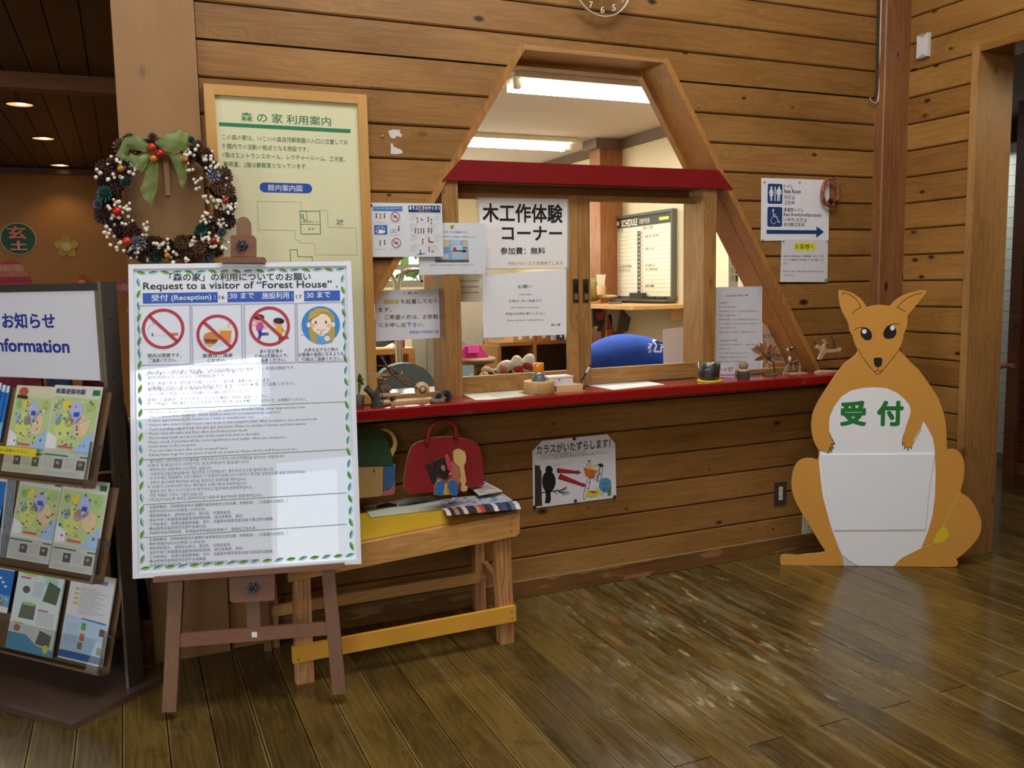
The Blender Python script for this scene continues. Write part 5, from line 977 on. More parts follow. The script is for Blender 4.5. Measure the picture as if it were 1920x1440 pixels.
pm, pnt, pb = newmat('glossy_poster_film'); pb.inputs['Base Color'].default_value = C('e0e6f0'); pb.inputs['Roughness'].default_value = .4; pb.inputs['Coat Weight'].default_value = 1; pb.inputs['Coat Roughness'].default_value = .0; pb.inputs['Coat IOR'].default_value = 1.55
bx(fr_*.8, fr_*.8, BWd-fr_*.8, BHt-fr_*.8, -.004, -.0, 'poster', pm, rb)
for a_ in ((0, 0, fr_, BHt), (BWd-fr_, 0, BWd, BHt), (fr_, 0, BWd-fr_, fr_), (fr_, BHt-fr_, BWd-fr_, BHt)): bx(*a_, -.004, .007, 'frame_bar', WHT, rb)
INKM = {}
c = cv(230, 480, 4.267)
es.line('「森の家」の利用についてのお願い', c(375, 195), c(1505, 190), .0285, K, .012, res=2); es.line('Request to a visitor of “Forest House” .', c(165, 268), c(1720, 250), .034, K, .012, res=2)
es.poly([c(160, 297), c(1738, 275), c(1740, 358), c(162, 382)], '2a56b0')
for s, a_, b_ in (('受付 (Reception) :', (230, 358), (745, 345)), (':30 まで', (845, 340), (1052, 336)), ('施設利用 :', (1115, 340), (1362, 334)), (':30 まで', (1460, 335), (1662, 328))): es.line(s, c(*a_), c(*b_), .024, 'dfe6f4', .012, 3, 2)
es.poly([c(760, 270), c(838, 270), c(838, 376), c(762, 380)], 'dfe3ec', 2); es.poly([c(1370, 270), c(1450, 268), c(1452, 376), c(1372, 378)], 'dfe3ec', 2); es.text('16', c(770, 346), c(815, 315), K, 0, 4); es.text('17', c(1388, 342), c(1432, 312), K, 0, 4)
for x0_, x1_, yt, yb in ((122, 540, 396, 880), (548, 955, 390, 878), (968, 1382, 382, 866), (1390, 1778, 374, 856)):
    for o_ in (0, 7): es.stroke([c(x0_+o_, yt+o_), c(x1_-o_, yt-8+o_), c(x1_-o_+8, yb-10-o_), c(x0_+o_+10, yb-o_)], .0011, '6a6a98', 1, closed=True)
RD = 'b32a3a'
def uvc(u, v): return es.uv(*c(u, v))
pr = {}
for u, v in ((325, 582), (758, 628), (1175, 562)):
    a_, b_ = uvc(u, v); es.ring(a_, b_, .0675, .0095, RD, 4, 40); es.stroke([(a_-.043, b_+.043), (a_+.043, b_-.043)], .010, RD, 4, uv=True)
es.poly([c(232, 618), c(385, 615), c(385, 636), c(233, 640)], 'dcdce2', 2); es.poly([c(385, 616), c(445, 614), c(445, 636), c(385, 637)], 'c86a38', 2); es.poly([c(232, 618), c(245, 618), c(245, 641), c(233, 641)], '8a3030', 3); es.stroke([c(200, 600), c(215, 560), c(250, 545), c(235, 520)], .002, 'c0c4cc', 2)
es.poly([c(*p) for p in ((645, 650), (655, 625), (690, 608), (730, 612), (765, 640), (780, 665), (760, 670), (650, 665))], 'cc8238', 2); es.poly([c(650, 662), c(765, 670), c(752, 690), c(655, 682)], '6a3a28', 2); es.poly([c(655, 680), c(750, 690), c(740, 704), c(660, 702)], 'c03838', 2); es.poly([c(665, 700), c(735, 704), c(705, 728), c(690, 726)], 'b8c04a', 2); es.poly([c(610, 662), c(648, 672), c(680, 725), c(640, 720)], 'c4ccd8', 1); es.poly([c(720, 700), c(820, 655), c(850, 680), c(740, 740)], 'd4d8e0', 1)
es.poly([c(768, 572), c(872, 568), c(865, 695), c(788, 660)], 'd88a3e', 2); es.poly([c(768, 572), c(872, 568), c(870, 598), c(770, 600)], 'e6dcae', 3); es.stroke([c(845, 575), c(850, 545), c(862, 530)], .0022, 'd08a6a', 3)
for (u, v, sh_c, pc_, hc) in ((1085, 505, 'c0409a', '2a3a9a', '2e1c1c'), (1245, 535, 'd8b020', '8a6a3a', '2a1c18')):
    for dx, dy, rx, ry, h, l, ro in ((0, 0, .0165, .0140, 'e8a888', 2, 0), (4, -16, .0185, .0105, hc, 3, -.1), (28, -8, .006, .006, hc, 3, 0), (12, 62, .0125, .0165, sh_c, 2, -.2)):
        a_, b_ = uvc(u+dx, v+dy); es.ell(a_, b_, rx, ry, h, l, 14, ro)
    es.stroke([c(u-10, v+48), c(u-55, v+45)], .005, 'e8a888', 2); es.stroke([c(u+30, v+50), c(u+62, v+72)], .005, 'e8a888', 2); es.stroke([c(u+12, v+95), c(u+22, v+120), c(u+72, v+118)], .009, pc_, 2); es.stroke([c(u+8, v+95), c(u+15, v+130), c(u+5, v+155)], .009, pc_, 2); es.stroke([c(u-5, v+158), c(u+12, v+160)], .005, 'd03048', 3); es.stroke([c(u+74, v+110), c(u+80, v+124)], .005, 'd03048', 3)
a_, b_ = uvc(1585, 552); es.ell(a_, b_, .0645, .0645, '2f86c8', 2, 36)
for u, v, rx, ry, h, l in ((1592, 520, .040, .040, 'b89a3e', 3), (1540, 600, .020, .042, 'b89a3e', 3), (1660, 600, .016, .040, 'b89a3e', 3), (1590, 545, .034, .036, 'f0dcc8', 4), (1488, 552, .006, .009, 'f0dcc8', 4), (1685, 548, .006, .009, 'f0dcc8', 4), (1520, 558, .007, .007, 'e8b09a', 5), (1652, 556, .007, .007, 'e8b09a', 5), (1545, 532, .0032, .0052, '4a3424', 6), (1627, 530, .0032, .0052, '4a3424', 6)):
    a_, b_ = uvc(u, v); es.ell(a_, b_, rx, ry, h, l, 24)
es.poly([c(*p) for p in ((1482, 520), (1500, 450), (1560, 418), (1640, 425), (1690, 480), (1700, 530), (1662, 470), (1625, 448), (1570, 470), (1520, 505))], 'c0a044', 6); es.stroke([c(1500, 510), c(1560, 480), c(1600, 445)], .0014, '8a6a24', 7)
es.poly([c(*p) for p in ((1545, 640), (1560, 625), (1640, 620), (1665, 650), (1660, 690), (1600, 705), (1550, 698))], '5c9cd0', 5); es.stroke([c(1588, 630), c(1586, 572)], .006, 'f0dcc8', 6); es.ell(*uvc(1592, 620), .011, .0095, 'f0dcc8', 6, 12); es.ell(*uvc(1636, 660), .010, .009, 'f0dcc8', 6, 12); es.stroke([c(1555, 590), c(1622, 592)], .0016, '6a4030', 5)
for v in (550, 590, 630): es.stroke([c(1425, v), c(1450, v+2)], .0014, 'b86a8a', 3)
for s, a_, b_ in (('走り回る等の', (1098, 778), (1280, 772)), ('行為は危険なので、', (1058, 815), (1325, 808)), ('ご遠慮ください。', (1072, 850), (1310, 843)), ('大声を出すなど他の', (1452, 767), (1725, 758)), ('お客様の迷惑になるような', (1408, 803), (1770, 794)), ('行為はご遠慮ください。', (1433, 840), (1755, 832)), ('館内は禁煙です。', (200, 812), (470, 806)), ('ご遠慮ください。', (210, 850), (430, 845)), ('飲食はご遠慮', (640, 812), (880, 806)), ('ください。', (680, 850), (830, 845))): es.line(s, c(*a_), c(*b_), .0148, '2a2a30', .008)
c = cv(230, 690, 3.6); T2 = '747884'
# Japanese block
J = ['・森の家は、小枝や木の実を使って木工作体験ができる施設です。利用は無料です。', '　(小学生以下のお子様は、保護者の方の同伴が必要です。)', '・制作時間は３０分から１時間程度です。', '・参加ご希望の方は、受付までお越しください。受付後、道具を貸し出します。', '・刃物類やグルーガンなどの道具があります。けがや火傷にご注意ください。', '・制作後は机と床の清掃をお願いします。', '・ゴミと木くずは、テーブル横のゴミ箱に捨ててください。', '・使用した道具は、すべてそろっているか確認し受付に返却ください。', '・作った作品は、持ち帰ることができます。持ち帰り用の袋を準備していますので、お声掛けください。']
JE = [(1165, 6), (850, 30), (700, 60), (1000, 90), (1165, 112), (760, 140), (880, 165), (985, 200), (1240, 220)]
for s, (ur, v) in zip(J, JE): es.line(s, c(150, v+(ur-150)*.032), c(ur, v), .0126, T2, .002)
En = [('・The Forest House is a facility where you can experience woodworking, using twigs and tree nuts.', 160, 309, 1235, 270), ('The service is free of charge. (Small children must be accompanied by a parent.)', 172, 336, 1065, 303), ('・It takes approximately 30 minutes to 1 hour to manufacture one.', 160, 364, 890, 336), ('・Visitors who intend to participate have to go to the reception desk. After acceptance, you can lend tools.', 160, 393, 1315, 350), ('・Tools including edged tools, hot glue gun and more. Please be careful of injuries and burn injuries.', 160, 423, 1245, 382), ('・Please clean the table and floor after you finished your work.', 160, 452, 845, 426), ('Throw away trash and wood chips in the trash box next to the table.', 172, 481, 930, 450), ('・Please check, if you have all the tools togetheryou lend earlier. After you checked it,', 160, 510, 1100, 473), ('return them to the reception.', 172, 538, 500, 524), ('・You can take home the work created here.', 160, 567, 712, 546), ('Taking home bags for your piece of work are prepared. Please ask the staff if you need one.', 175, 595, 1180, 553)]
for s, a0_, a1_, b0_, b1_ in En: es.line(s, c(a0_, a1_), c(b0_, b1_), .0118, T2, .002)
Ko = [('・숲의집은 나무가지와 나무열매를 사용하여 누구든지 나무공작체험을 할수있는 시설입니다.', 640, 1095, 603), ('이용은 무료입니다. (어린이는 보호자동반이 필요합니다.)', 668, 850, 640), ('・제작시간은 30분에서 1시간정도 걸립니다.', 697, 605, 682), ('・이용하시고싶은손님께서는 접수처로 오시면됩니다. 접수후에 도구를 빌려드립니다.', 727, 1020, 690), ('・도구안에는 칼날류와 고온의풋본드가 포함되어있습니다.다치거나 화상을 입지않도록 충분히조심하세요.', 754, 1238, 708), ('・공작이 끝나시면 책상위와 바닥을 청소하고 뒷정리를 해주십시오.', 784, 840, 757), ('또 쓰레기 나무부스러기등은 책상옆의 쓰레기통에 버려주십시오.', 812, 842, 786), ('・빌린도구는 확인 도구가있는지 확인하시고 접수처에 반환해주십시오.', 842, 880, 812), ('・만든 작품은 가지고 가실수있습니다.', 870, 548, 858), ('가지고갈수있도록 봉지도 준비되어있기때문에 필요하시면 말씀해주십시오.', 900, 945, 866)]
for s, v0_, ur, v1_ in Ko: es.line(s, c(168, v0_), c(ur, v1_), .0118, T2, .0)
Zh = ['・在森林教室，利用树枝或木头谁都可以来体验木工的乐趣。免费利用。（小孩需大人陪同。）', '・制作时间大约30分钟至1小时左右。', '・想利用的客人，请到前台登记。登记后，可借用道具。', '・道具中有刀具或者高温胶会用的密码枪，请注意使用。烫伤！', '・工作结束后，请清扫桌面和地板。另外，垃圾和木屑等请丢进桌子旁边的垃圾箱。', '・确认借来的道具是否全部齐全再归还。', '・完成的作品可带回家。有准备好带作品回去的袋子。请询问工作人员。']
for k, off in enumerate((0, 215)):
    for i, (s, ur) in enumerate(zip(Zh, (1115, 565, 735, 815, 1020, 570, 905))):
        v0_ = 950+off*1.02+i*29.0; es.line(s if k == 0 else s.replace('时间', '時間').replace('归还', '歸還'), c(165, v0_), c(ur, v0_-(ur-165)*.048), .0118, T2, 0)
for (v0_, v1_) in ((282, 228), (620, 550), (923, 843), (1145, 1055)): es.stroke([c(140, v0_), c(1510, v1_)], .0022, '3f8a52')
# leaves of the printed border
def leaf(u, v, ang, kind):
    L_, w_ = .0165, .0062; ca, sa = math.cos(ang), math.sin(ang); n_ = 5
    up_ = [(-L_+2*L_*i/n_, w_*math.sin(math.pi*i/n_)) for i in range(n_+1)]; dn_ = [(L_-2*L_*i/n_, -w_*math.sin(math.pi*i/n_)) for i in range(n_+1)]
    T_ = lambda P_: [(u+x*ca-y*sa, v+x*sa+y*ca) for x, y in P_]
    h1, h2 = (('2e7a3a', '8ab84a'), ('2f8a6a', '9ccfc8'))[kind]
    es.poly(T_(up_), h1, 1, uv=True); es.poly(T_(dn_), h2, 1, uv=True)
nx_ = 18
for i in range(nx_):
    u = .038+(BWd-.076)*i/(nx_-1); leaf(u, BHt-.028, (-.28 if i % 2 == 0 else .12), i % 2); leaf(u, .030, (.30 if i % 2 else .1), i % 2)
for i in range(24):
    v = .06+(BHt-.12)*i/23; leaf(.030, v, (1.25 if i % 2 == 0 else 1.75), i % 2); leaf(BWd-.030, v, (1.9 if i % 2 == 0 else 1.35), i % 2)
es.done(rb)
# ================================================================== EASEL, RACK, BENCH
ez = Sheet(eO-eN*.0, eX, eY); W0 = -.018
et = empty('easel', eO+eX*.3-Vector((0, 0, eO.z)), 'brown wooden easel with star knobs carrying the white request board', 'easel')
def epoly(name, px, w0, th, m=EASEL, par=None, sheet=None):
    s = Sheet(eO+eY.cross(eX)*(-w0)*-1 if False else eO+(eX.cross(eY))*w0, eX, eY); q = MB(); q.prism([onP(x, y, s.O, s.n) for x, y in px], s.n, th); return q.build(name, m, par or et)
c = cv(260, 1040, 4.0)
EASX = wood('stained_easel_level', '8a5b3c', '7b4e33', '6a4029', 'X', knots=0, rough=.5, vary=.1, grain=.6)
epoly('front_leg', [c(222, 200), c(330, 200), c(280, 1182), c(174, 1185)], W0, .028); epoly('front_leg', [c(1366, 60), c(1463, 60), c(1557, 1046), c(1452, 1052)], W0, .028)
epoly('cross_rail', [c(312, 590), c(1408, 505), c(1412, 605), c(302, 695)], W0-.004, .022, EASX)
epoly('sliding_mast', [c(808, 350), c(912, 345), c(915, 545), c(812, 548)], W0-.006, .02)
epoly('mast_bracket', [c(682, 150), c(1020, 130), c(1022, 330), (c(1005, 345)), c(705, 362), c(684, 345)], W0+.012, .03, EASX)
epoly('board_ledge', [c(108, 170), c(1540, 65), c(1540, 106), c(108, 210)], .035, .075, EASX)
s_ = Sheet(eO+(eX.cross(eY))*(W0-.0035), eX, eY); q = MB(); q.prism([onP(*c(*p), s_.O, s_.n) for p in ((848, 580), (888, 580), (888, 620), (848, 620))], s_.n, .0006); q.build('asset_sticker', mat('e4e4e4'), et)
c2 = cv(370, 150, 4.114)
arc = [(355+55*math.cos(t_), 1110-55*math.sin(t_)) for t_ in [math.pi*k/10 for k in range(11)]]
epoly('mast_top', [c2(*p) for p in arc]+[c2(300, 1200), c2(412, 1200)], W0+.002, .02)
epoly('top_clamp', [c2(*p) for p in ((265, 1196), (430, 1198), (447, 1215), (447, 1362), (255, 1360), (255, 1205))], W0+.022, .03, EASX)
epoly('top_ledge', [c2(185, 1364), c2(518, 1366), c2(520, 1410), c2(186, 1408)], .030, .06, EASX)
def knob(x, y, w, par):
    s = Sheet(eO+(eX.cross(eY))*w, eX, eY); c_ = onP(x, y, s.O, s.n); q = MB(); n = s.n; pr_ = []
    N_ = 36; ring_ = [c_+n*.012+(s.ex*math.cos(2*math.pi*i/N_)+s.ey*math.sin(2*math.pi*i/N_))*(.0165+.0035*math.cos(6*2*math.pi*i/N_)) for i in range(N_)]
    q.prism(ring_, n, .012); q.lathe([(.009, .012), (.008, .016), (.0001, .017)], c_, n, 14); q.build('star_knob', mat('23252a', rough=.35), par)
knob(*c(850, 250), W0+.012, et); knob(*c2(345, 1280), W0+.022, et)
q = MB(); top_ = eO+eY*.95-eN*.045+eX*.365; ft = onZ(503, 1218, .0); q.bar(ft, top_, .028, .028, m=None); q.build('rear_strut', EASEL, et)

# ---- brochure rack
ra = Vector((.66, -.75, 0)).normalized(); RO = Vector((-.066, 3.187, 0)); rs = Sheet(RO, ra, EZ, .0006); rn_ = rs.n
rk = empty('brochure_rack', RO-ra*.45, 'dark metal brochure rack with a white information header panel', 'rack')
MET = mat('57504a', rough=.38, metal=.55, noise=.08, nscale=8); METD = mat('3c3028', rough=.4, metal=.3, noise=.1, nscale=8)
def rbox(u0, z0, u1, z1, w0, w1, name, m, par=None, s=None):
    s = s or rs; q = MB(); P_ = [s.P(u0, z0, w1), s.P(u1, z0, w1), s.P(u1, z0, w0), s.P(u0, z0, w0), s.P(u0, z1, w1), s.P(u1, z1, w1), s.P(u1, z1, w0), s.P(u0, z1, w0)]; q.hexa(P_); return q.build(name, m, par or rk)
RW = 1.05
pf = onZ(137, 1371, .0)-RO; wF = pf.dot(rn_); pbk = onZ(305, 1281, 0)-RO; wB = min(pbk.dot(rn_), wF-.40); uR = pf.dot(ra)
rbox(-RW, .0, uR, .022, wB, wF, 'base_plate', mat('6a5548', rough=.14, metal=.35, noise=.05, nscale=5))
rbox(-RW, .022, -.012, .16, -.062, -.056, 'kick_panel', METD)
for u in (-.012, -RW): rbox(u, .022, u+.012, 1.415, -.062, 0, 'side_post', MET)
rbox(-.0125, .022, .0005, 1.415, 0, .0015, 'front_edge', mat('8e877c', rough=.35, metal=.5))
for p in (.06, .22, .5): rbox(.0, 1.36-p*1.2, .0012, 1.367-p*1.2, -.032, -.025, 'rivet', mat('1c1a18'))
rbox(-RW+.012, 1.386, -.012, 1.412, -.025, 0, 'top_rail', MET); rbox(-.026, 1.085, -.012, 1.386, -.02, .004, 'panel_edge', mat('8d8468', rough=.4, metal=.5))
rbox(-RW+.03, 1.088, -.026, 1.386, -.018, -.003, 'header_panel', mat('eceef4', rough=.4, noise=.01))
s = Sheet(RO+rn_*(-.003), ra, EZ, .0005); c = cv(0, 400, 4.5)
s.text('お知らせ', c(25, 972), c(460, 838), '24369a', .022, 2, 3); (ua, va), (ub, vb) = s.uv(*c(590, 1180)), s.uv(*c(585, 1065)); 
un, _ = s.uv(*c(0, 1170)); vs_, fs = glyphs('Information', .02, 3); xs_ = [p[0] for p in vs_]; 
vsn, _f2 = glyphs('nformation', .02, 3); wn = max(p[0] for p in vsn)-min(p[0] for p in vsn); wI = max(xs_)-min(xs_); k_ = (ua-(un-.012))/wn
s.box_text('Information', ua-wI*k_, va-.0, ua, s.uv(*c(300, 1058))[1], '24369a', .02, 2, 3)
s.done(rk, 'header_print', 'header_lettering')
# slanted pockets
LN_ = rad(16.5)
tiers = [(Vector((-.285, 3.188, .795)), 1), (Vector((-.284, 3.213, .476)), 2), (Vector((-.290, 3.30, .135)), 3)]
PLY = mat('a58a62', rough=.6); PLYD = mat('6e5236', rough=.6); ACR = glassmat('acrylic', (.93, .94, .94), .15)
TS = []
for O_, k in tiers:
    ey_ = EZ*math.cos(LN_)-rn_*math.sin(LN_); ts = Sheet(O_, ra, ey_, .0005); TS.append(ts)
    ur = .224
    def tb(u0, v0, u1, v1, w0, w1, nm, m, par=rk, ts=ts): return rbox(u0, v0, u1, v1, w0, w1, nm, m, par, ts)
    tb(-.80, -.02, ur+.004, .285, -.030, -.027, 'pocket_back', PLYD); tb(-.80, -.025, ur, -.018, -.030, .012, 'pocket_floor', PLYD)
    for u in (ur-.004, -.80): tb(u, -.02, u+.005, .12, -.027, .012, 'pocket_side', ACR)
    for u in (ur+.001, ur-.005): tb(u, -.02, u+.0015, .12, .010, .0125, 'pocket_edge', mat('5a5048', rough=.3))
    tb(-.80, -.018, ur, .085, .010, .012, 'acrylic_front', ACR)
    tb(ur+.0, .10, ur+.03, .108, -.01, .0, 'hook_bar', MET)
def bro(k, TLx, TRx, BRx, BLx, name, lab, cat, base='dcdcd4', th=.006, w=-.004, group=None):
    s0 = TS[k]; s = Sheet(s0.O+s0.n*w, s0.ex, s0.ey, .0004); uvp = [s.uv(*p) for p in (TLx, TRx, BRx, BLx)]
    u0, u1 = (uvp[0][0]+uvp[3][0])/2, (uvp[1][0]+uvp[2][0])/2; v0, v1 = (uvp[2][1]+uvp[3][1])/2, (uvp[0][1]+uvp[1][1])/2; v0 = max(v0, -.017)
    r = empty(name, s.P((u0+u1)/2, v0), lab, cat, group); q = MB(); q.prism([s.P(u0, v0), s.P(u1, v0), s.P(u1, v1), s.P(u0, v1)], s.n, th); q.build('pages', mat(base, rough=.4, noise=.02, coat=.2), r); return s, r, u0, v0, u1-u0, v1-v0
def mapart(s, u0, v0, w, h, sd, title, tcol='2a2a2a'):
    rn = random.Random(sd); X_ = lambda a: u0+w*a; Y_ = lambda b: v0+h*b
    s.poly([(X_(.03), Y_(.30)), (X_(.99), Y_(.27)), (X_(.99), Y_(.86)), (X_(.03), Y_(.88))], 'b9cf8c', 1, uv=True)
    s.poly([(X_(.62), Y_(.28)), (X_(.99), Y_(.27)), (X_(.99), Y_(.52)), (X_(.85), Y_(.45))], '9fc0e2', 2, uv=True); s.poly([(X_(.03), Y_(.30)), (X_(.25), Y_(.30)), (X_(.25), Y_(.42)), (X_(.03), Y_(.48))], 'e6e8ea', 2, uv=True)
    for a, b, ra_, rb_, hh in ((.55, .70, .15, .13, 'b7bfe6'), (.35, .78, .10, .05, 'e6d548'), (.72, .56, .16, .12, 'e8caa0'), (.35, .55, .2, .16, 'cfdc7a'), (.45, .6, .1, .06, 'e8b4c8'), (.2, .62, .08, .07, 'a4c4da'), (.16, .78, .07, .05, '8fb86a'), (.85, .78, .1, .06, 'a8c878')): s.ell(X_(a), Y_(b), w*ra_, h*rb_, hh, 3, 14)
    for i in range(34):
        a, b = rn.uniform(.08, .92), rn.uniform(.34, .84); s.ell(X_(a), Y_(b), w*rn.uniform(.012, .035), h*rn.uniform(.008, .018), rn.choice(['3a62a8', '7a5a3a', 'c84a5a', '5a7a4a', 'd89a4a', '8a6aa0', '4a7ac0', 'e8e8e8']), 4, 7)
    for i in range(7): s.stroke([(X_(rn.uniform(.1, .9)), Y_(rn.uniform(.35, .8))), (X_(rn.uniform(.1, .9)), Y_(rn.uniform(.35, .8)))], w*.008, 'e4e8d0', 3, uv=True)
    s.poly([(X_(.3), Y_(.315)), (X_(.62), Y_(.31)), (X_(.62), Y_(.335)), (X_(.3), Y_(.34))], 'd8506a', 5, uv=True); s.poly([(X_(.52), Y_(.66)), (X_(.64), Y_(.66)), (X_(.64), Y_(.71)), (X_(.52), Y_(.71))], '3a56b0', 5, uv=True)
    s.poly([(X_(.03), Y_(.225)), (X_(.55), Y_(.222)), (X_(.55), Y_(.235)), (X_(.03), Y_(.24))], '2f7a48', 3, uv=True); s.poly([(X_(.8), Y_(.222)), (X_(.99), Y_(.222)), (X_(.99), Y_(.235)), (X_(.8), Y_(.236))], '2f7a48', 3, uv=True)
    for a in (.28, .76): s.poly([(X_(a), Y_(.09)), (X_(a+.17), Y_(.09)), (X_(a+.17), Y_(.19)), (X_(a), Y_(.19))], '6a5c50', 3, uv=True); s.ell(X_(a+.08), Y_(.15), w*.04, h*.02, 'a8a8b8', 4, 8)
    for j in range(5):
        for a in (.04, .5): s.stroke([(X_(a), Y_(.195-j*.022)), (X_(a+.2), Y_(.195-j*.022))], h*.004, 'a8a8a0', 2, uv=True)
    for j in range(2): s.stroke([(X_(.06), Y_(.05-j*.02)), (X_(.8), Y_(.05-j*.02))], h*.004, 'a8a8a0', 2, uv=True)
    if title: s.box_text(title, X_(.05), Y_(.905), X_(.68), Y_(.965), tcol, .012, 3); s.poly([(X_(.84), Y_(.90)), (X_(.99), Y_(.90)), (X_(.99), Y_(.96)), (X_(.84), Y_(.96))], '1f7a4a', 2, uv=True)
G_ = 'map leaflets in the rack'
s, r, *d = bro(0, (101, 721), (192, 726), (160, 900), (76, 890), 'map_leaflet', 'map leaflet with Chinese heading at the right end of the top tier', 'leaflet', group=G_); mapart(s, *d, 1, '推薦遊園地圖', '3a3a4a'); s.done(r)
s, r, *d = bro(0, (26, 723), (101, 724), (76, 890), (8, 884), 'map_leaflet', 'map leaflet without heading, left of the Chinese headed one in the top tier', 'leaflet', 'd8d8b8', group=G_); mapart(s, *d, 2, None); u0, v0, w, h = d; s.ell(u0+w*.22, v0+h*.93, w*.12, h*.05, 'b85a3a', 5, 14); s.poly([(u0+w*.08, v0+h*.85), (u0+w*.35, v0+h*.84), (u0+w*.35, v0+h*.88), (u0+w*.08, v0+h*.89)], '3a3028', 6, uv=True); s.done(r)
s, r, *d = bro(1, (38, 889), (117, 897), (93, 1058), (13, 1047), 'map_leaflet', 'map leaflet headed in English in the middle tier', 'leaflet', group=G_); mapart(s, *d, 3, 'Recommended Tour Map', '3a3a3a'); s.done(r)
s, r, *d = bro(1, (119, 897), (205, 904), (173, 1080), (93, 1064), 'map_leaflet', 'map leaflet headed in Korean at the right end of the middle tier', 'leaflet', group=G_); mapart(s, *d, 4, '추천하는 구경루트', '2a2a2a'); s.done(r)
for i, (k, tl, tr, br, bl, lab) in enumerate(((0, (-50, 714), (0, 719), (-14, 829), (-60, 815), 'blue park leaflet at the left edge of the top tier, front one'), (0, (-42, 718), (8, 723), (-6, 830), (-52, 822), 'blue park leaflet second from front at the left of the top tier'), (0, (-33, 720), (16, 725), (2, 829), (-44, 826), 'blue park leaflet third from front at the left of the top tier'), (1, (-40, 885), (12, 893), (-2, 995), (-50, 980), 'blue park leaflet at the left of the middle tier'), (2, (-30, 1050), (27, 1061), (16, 1150), (-40, 1140), 'blue park leaflet at the left of the bottom tier'))):
    s, r, u0, v0, w, h = bro(k, tl, tr, br, bl, 'blue_leaflet', lab, 'leaflet', '2f78c8', .003, -.002-.006*(i if i < 3 else 0), 'blue leaflets')
    s.poly([(u0, v0), (u0+w, v0), (u0+w, v0+h*.12), (u0, v0+h*.12)], 'e8e8e0', 1, uv=True); s.poly([(u0, v0+h*.12), (u0+w, v0+h*.12), (u0+w, v0+h*.35), (u0, v0+h*.4)], '6ab0d8', 1, uv=True); s.poly([(u0, v0+h*.88), (u0+w, v0+h*.88), (u0+w, v0+h), (u0, v0+h)], 'e8e8e8', 1, uv=True)
    for j in range(6): s.ell(u0+w*(.55+.07*j), v0+h*(.18+.05*(j % 3)), w*.04, h*.03, ['d86a30', 'e8d040', '4a9a4a', 'd84a5a'][j % 4], 2, 8)
    for j in range(3): s.ell(u0+w*(.6+.1*j), v0+h*(.7-.08*j), w*.05, h*.025, 'e8f0f4', 2, 8)
    s.done(r)
t = TS[1]; r = empty('leaflet_stack', t.P(-.25, 0), 'grey edged stack of leaflets in the left pocket of the middle tier', 'leaflets'); q = MB()
for j in range(6): q.prism([onP(x, y, t.O+t.n*(-.002-.004*j), t.n) for x, y in ((12+j*3, 893), (16+j*3, 894), (0+j*3, 1045), (-4+j*3, 1045))], t.n, .002)
q.build('pages', mat('b4bcc4'), r)
s, r, u0, v0, w, h = bro(2, (37, 1061), (122, 1070), (97, 1235), (10, 1213), 'event_leaflet', 'pale event leaflet with photos and a blue wave in the bottom tier', 'leaflet', 'dcebea')
X_ = lambda a: u0+w*a; Y_ = lambda b: v0+h*b
Q_ = lambda *p, hh, l=2: s.poly([(X_(a), Y_(b)) for a, b in p], hh, l, uv=True)
Q_((0, 0), (1, 0), (1, .08), (.65, .10), (.4, .2), (0, .2), hh='5a9ab8'); Q_((0, .2), (.4, .2), (.65, .1), (1, .08), (1, .32), (0, .32), hh='d8dad4', l=1); s.ell(X_(.28), Y_(.93), w*.2, h*.05, 'c8d85a', 2); s.ell(X_(.7), Y_(.94), w*.22, h*.06, 'b8dc9a', 2); s.ell(X_(.75), Y_(.85), w*.15, h*.06, 'a8d8d8', 1)
Q_((.62, .62), (.92, .60), (.96, .80), (.70, .86), hh='5c6a4e'); Q_((.16, .38), (.5, .38), (.5, .57), (.2, .57), hh='66705e'); s.ell(X_(.24), Y_(.72), w*.08, h*.045, '6a5a58', 2); s.ell(X_(.18), Y_(.26), w*.07, h*.04, 'b07a5a', 3); Q_((.62, .12), (.92, .1), (.94, .24), (.68, .28), hh='6a6a66', l=3); s.ell(X_(.86), Y_(.08), w*.06, h*.05, 'e0d848', 4)
s.ell(X_(.35), Y_(.56), w*.16, h*.02, 'a8cc7a', 3); s.box_text('季節のイベント', X_(.06), Y_(.93), X_(.6), Y_(.97), '8a9a2a', .01, 4)
for a, b, hh in ((.08, .85, 'd84a7a'), (.56, .5, 'c05a9a'), (.08, .31, 'd89a7a')): Q_((a, b), (a+.22, b), (a+.22, b+.018), (a, b+.018), hh=hh, l=3)
for j in range(9): s.stroke([(X_(.38), Y_(.82-j*.02)), (X_(.6), Y_(.82-j*.02))], h*.005, '9a9a9a', 2, uv=True)
for j in range(8): s.stroke([(X_(.56), Y_(.48-j*.02)), (X_(.92), Y_(.48-j*.02))], h*.005, '9a9a9a', 2, uv=True)
s.done(r)
s, r, u0, v0, w, h = bro(2, (134, 1076), (222, 1080), (185, 1256), (110, 1227), 'info_leaflet', 'white info leaflet with yellow tags and a pale blue lower half, bottom right pocket', 'leaflet', 'e2e2e4')
Q_((.02, .1), (.98, .1), (.98, .48), (.02, .5), hh='b8d4ea', l=1); Q_((.0, .02), (1, .02), (1, .1), (0, .1), hh='3a62a0'); Q_((.4, .48), (.95, .46), (.95, .475), (.4, .495), hh='3a6ab8'); Q_((.62, .90), (.85, .90), (.85, .945), (.62, .945), hh='7a8aa8')
s.box_text('森のこうさく', X_(.1), Y_(.92), X_(.58), Y_(.96), '4a4a50', 0, 3)
for j in range(4): Q_((.14, .80-j*.055), (.24, .80-j*.055), (.24, .825-j*.055), (.14, .825-j*.055), hh='d8b450'); 
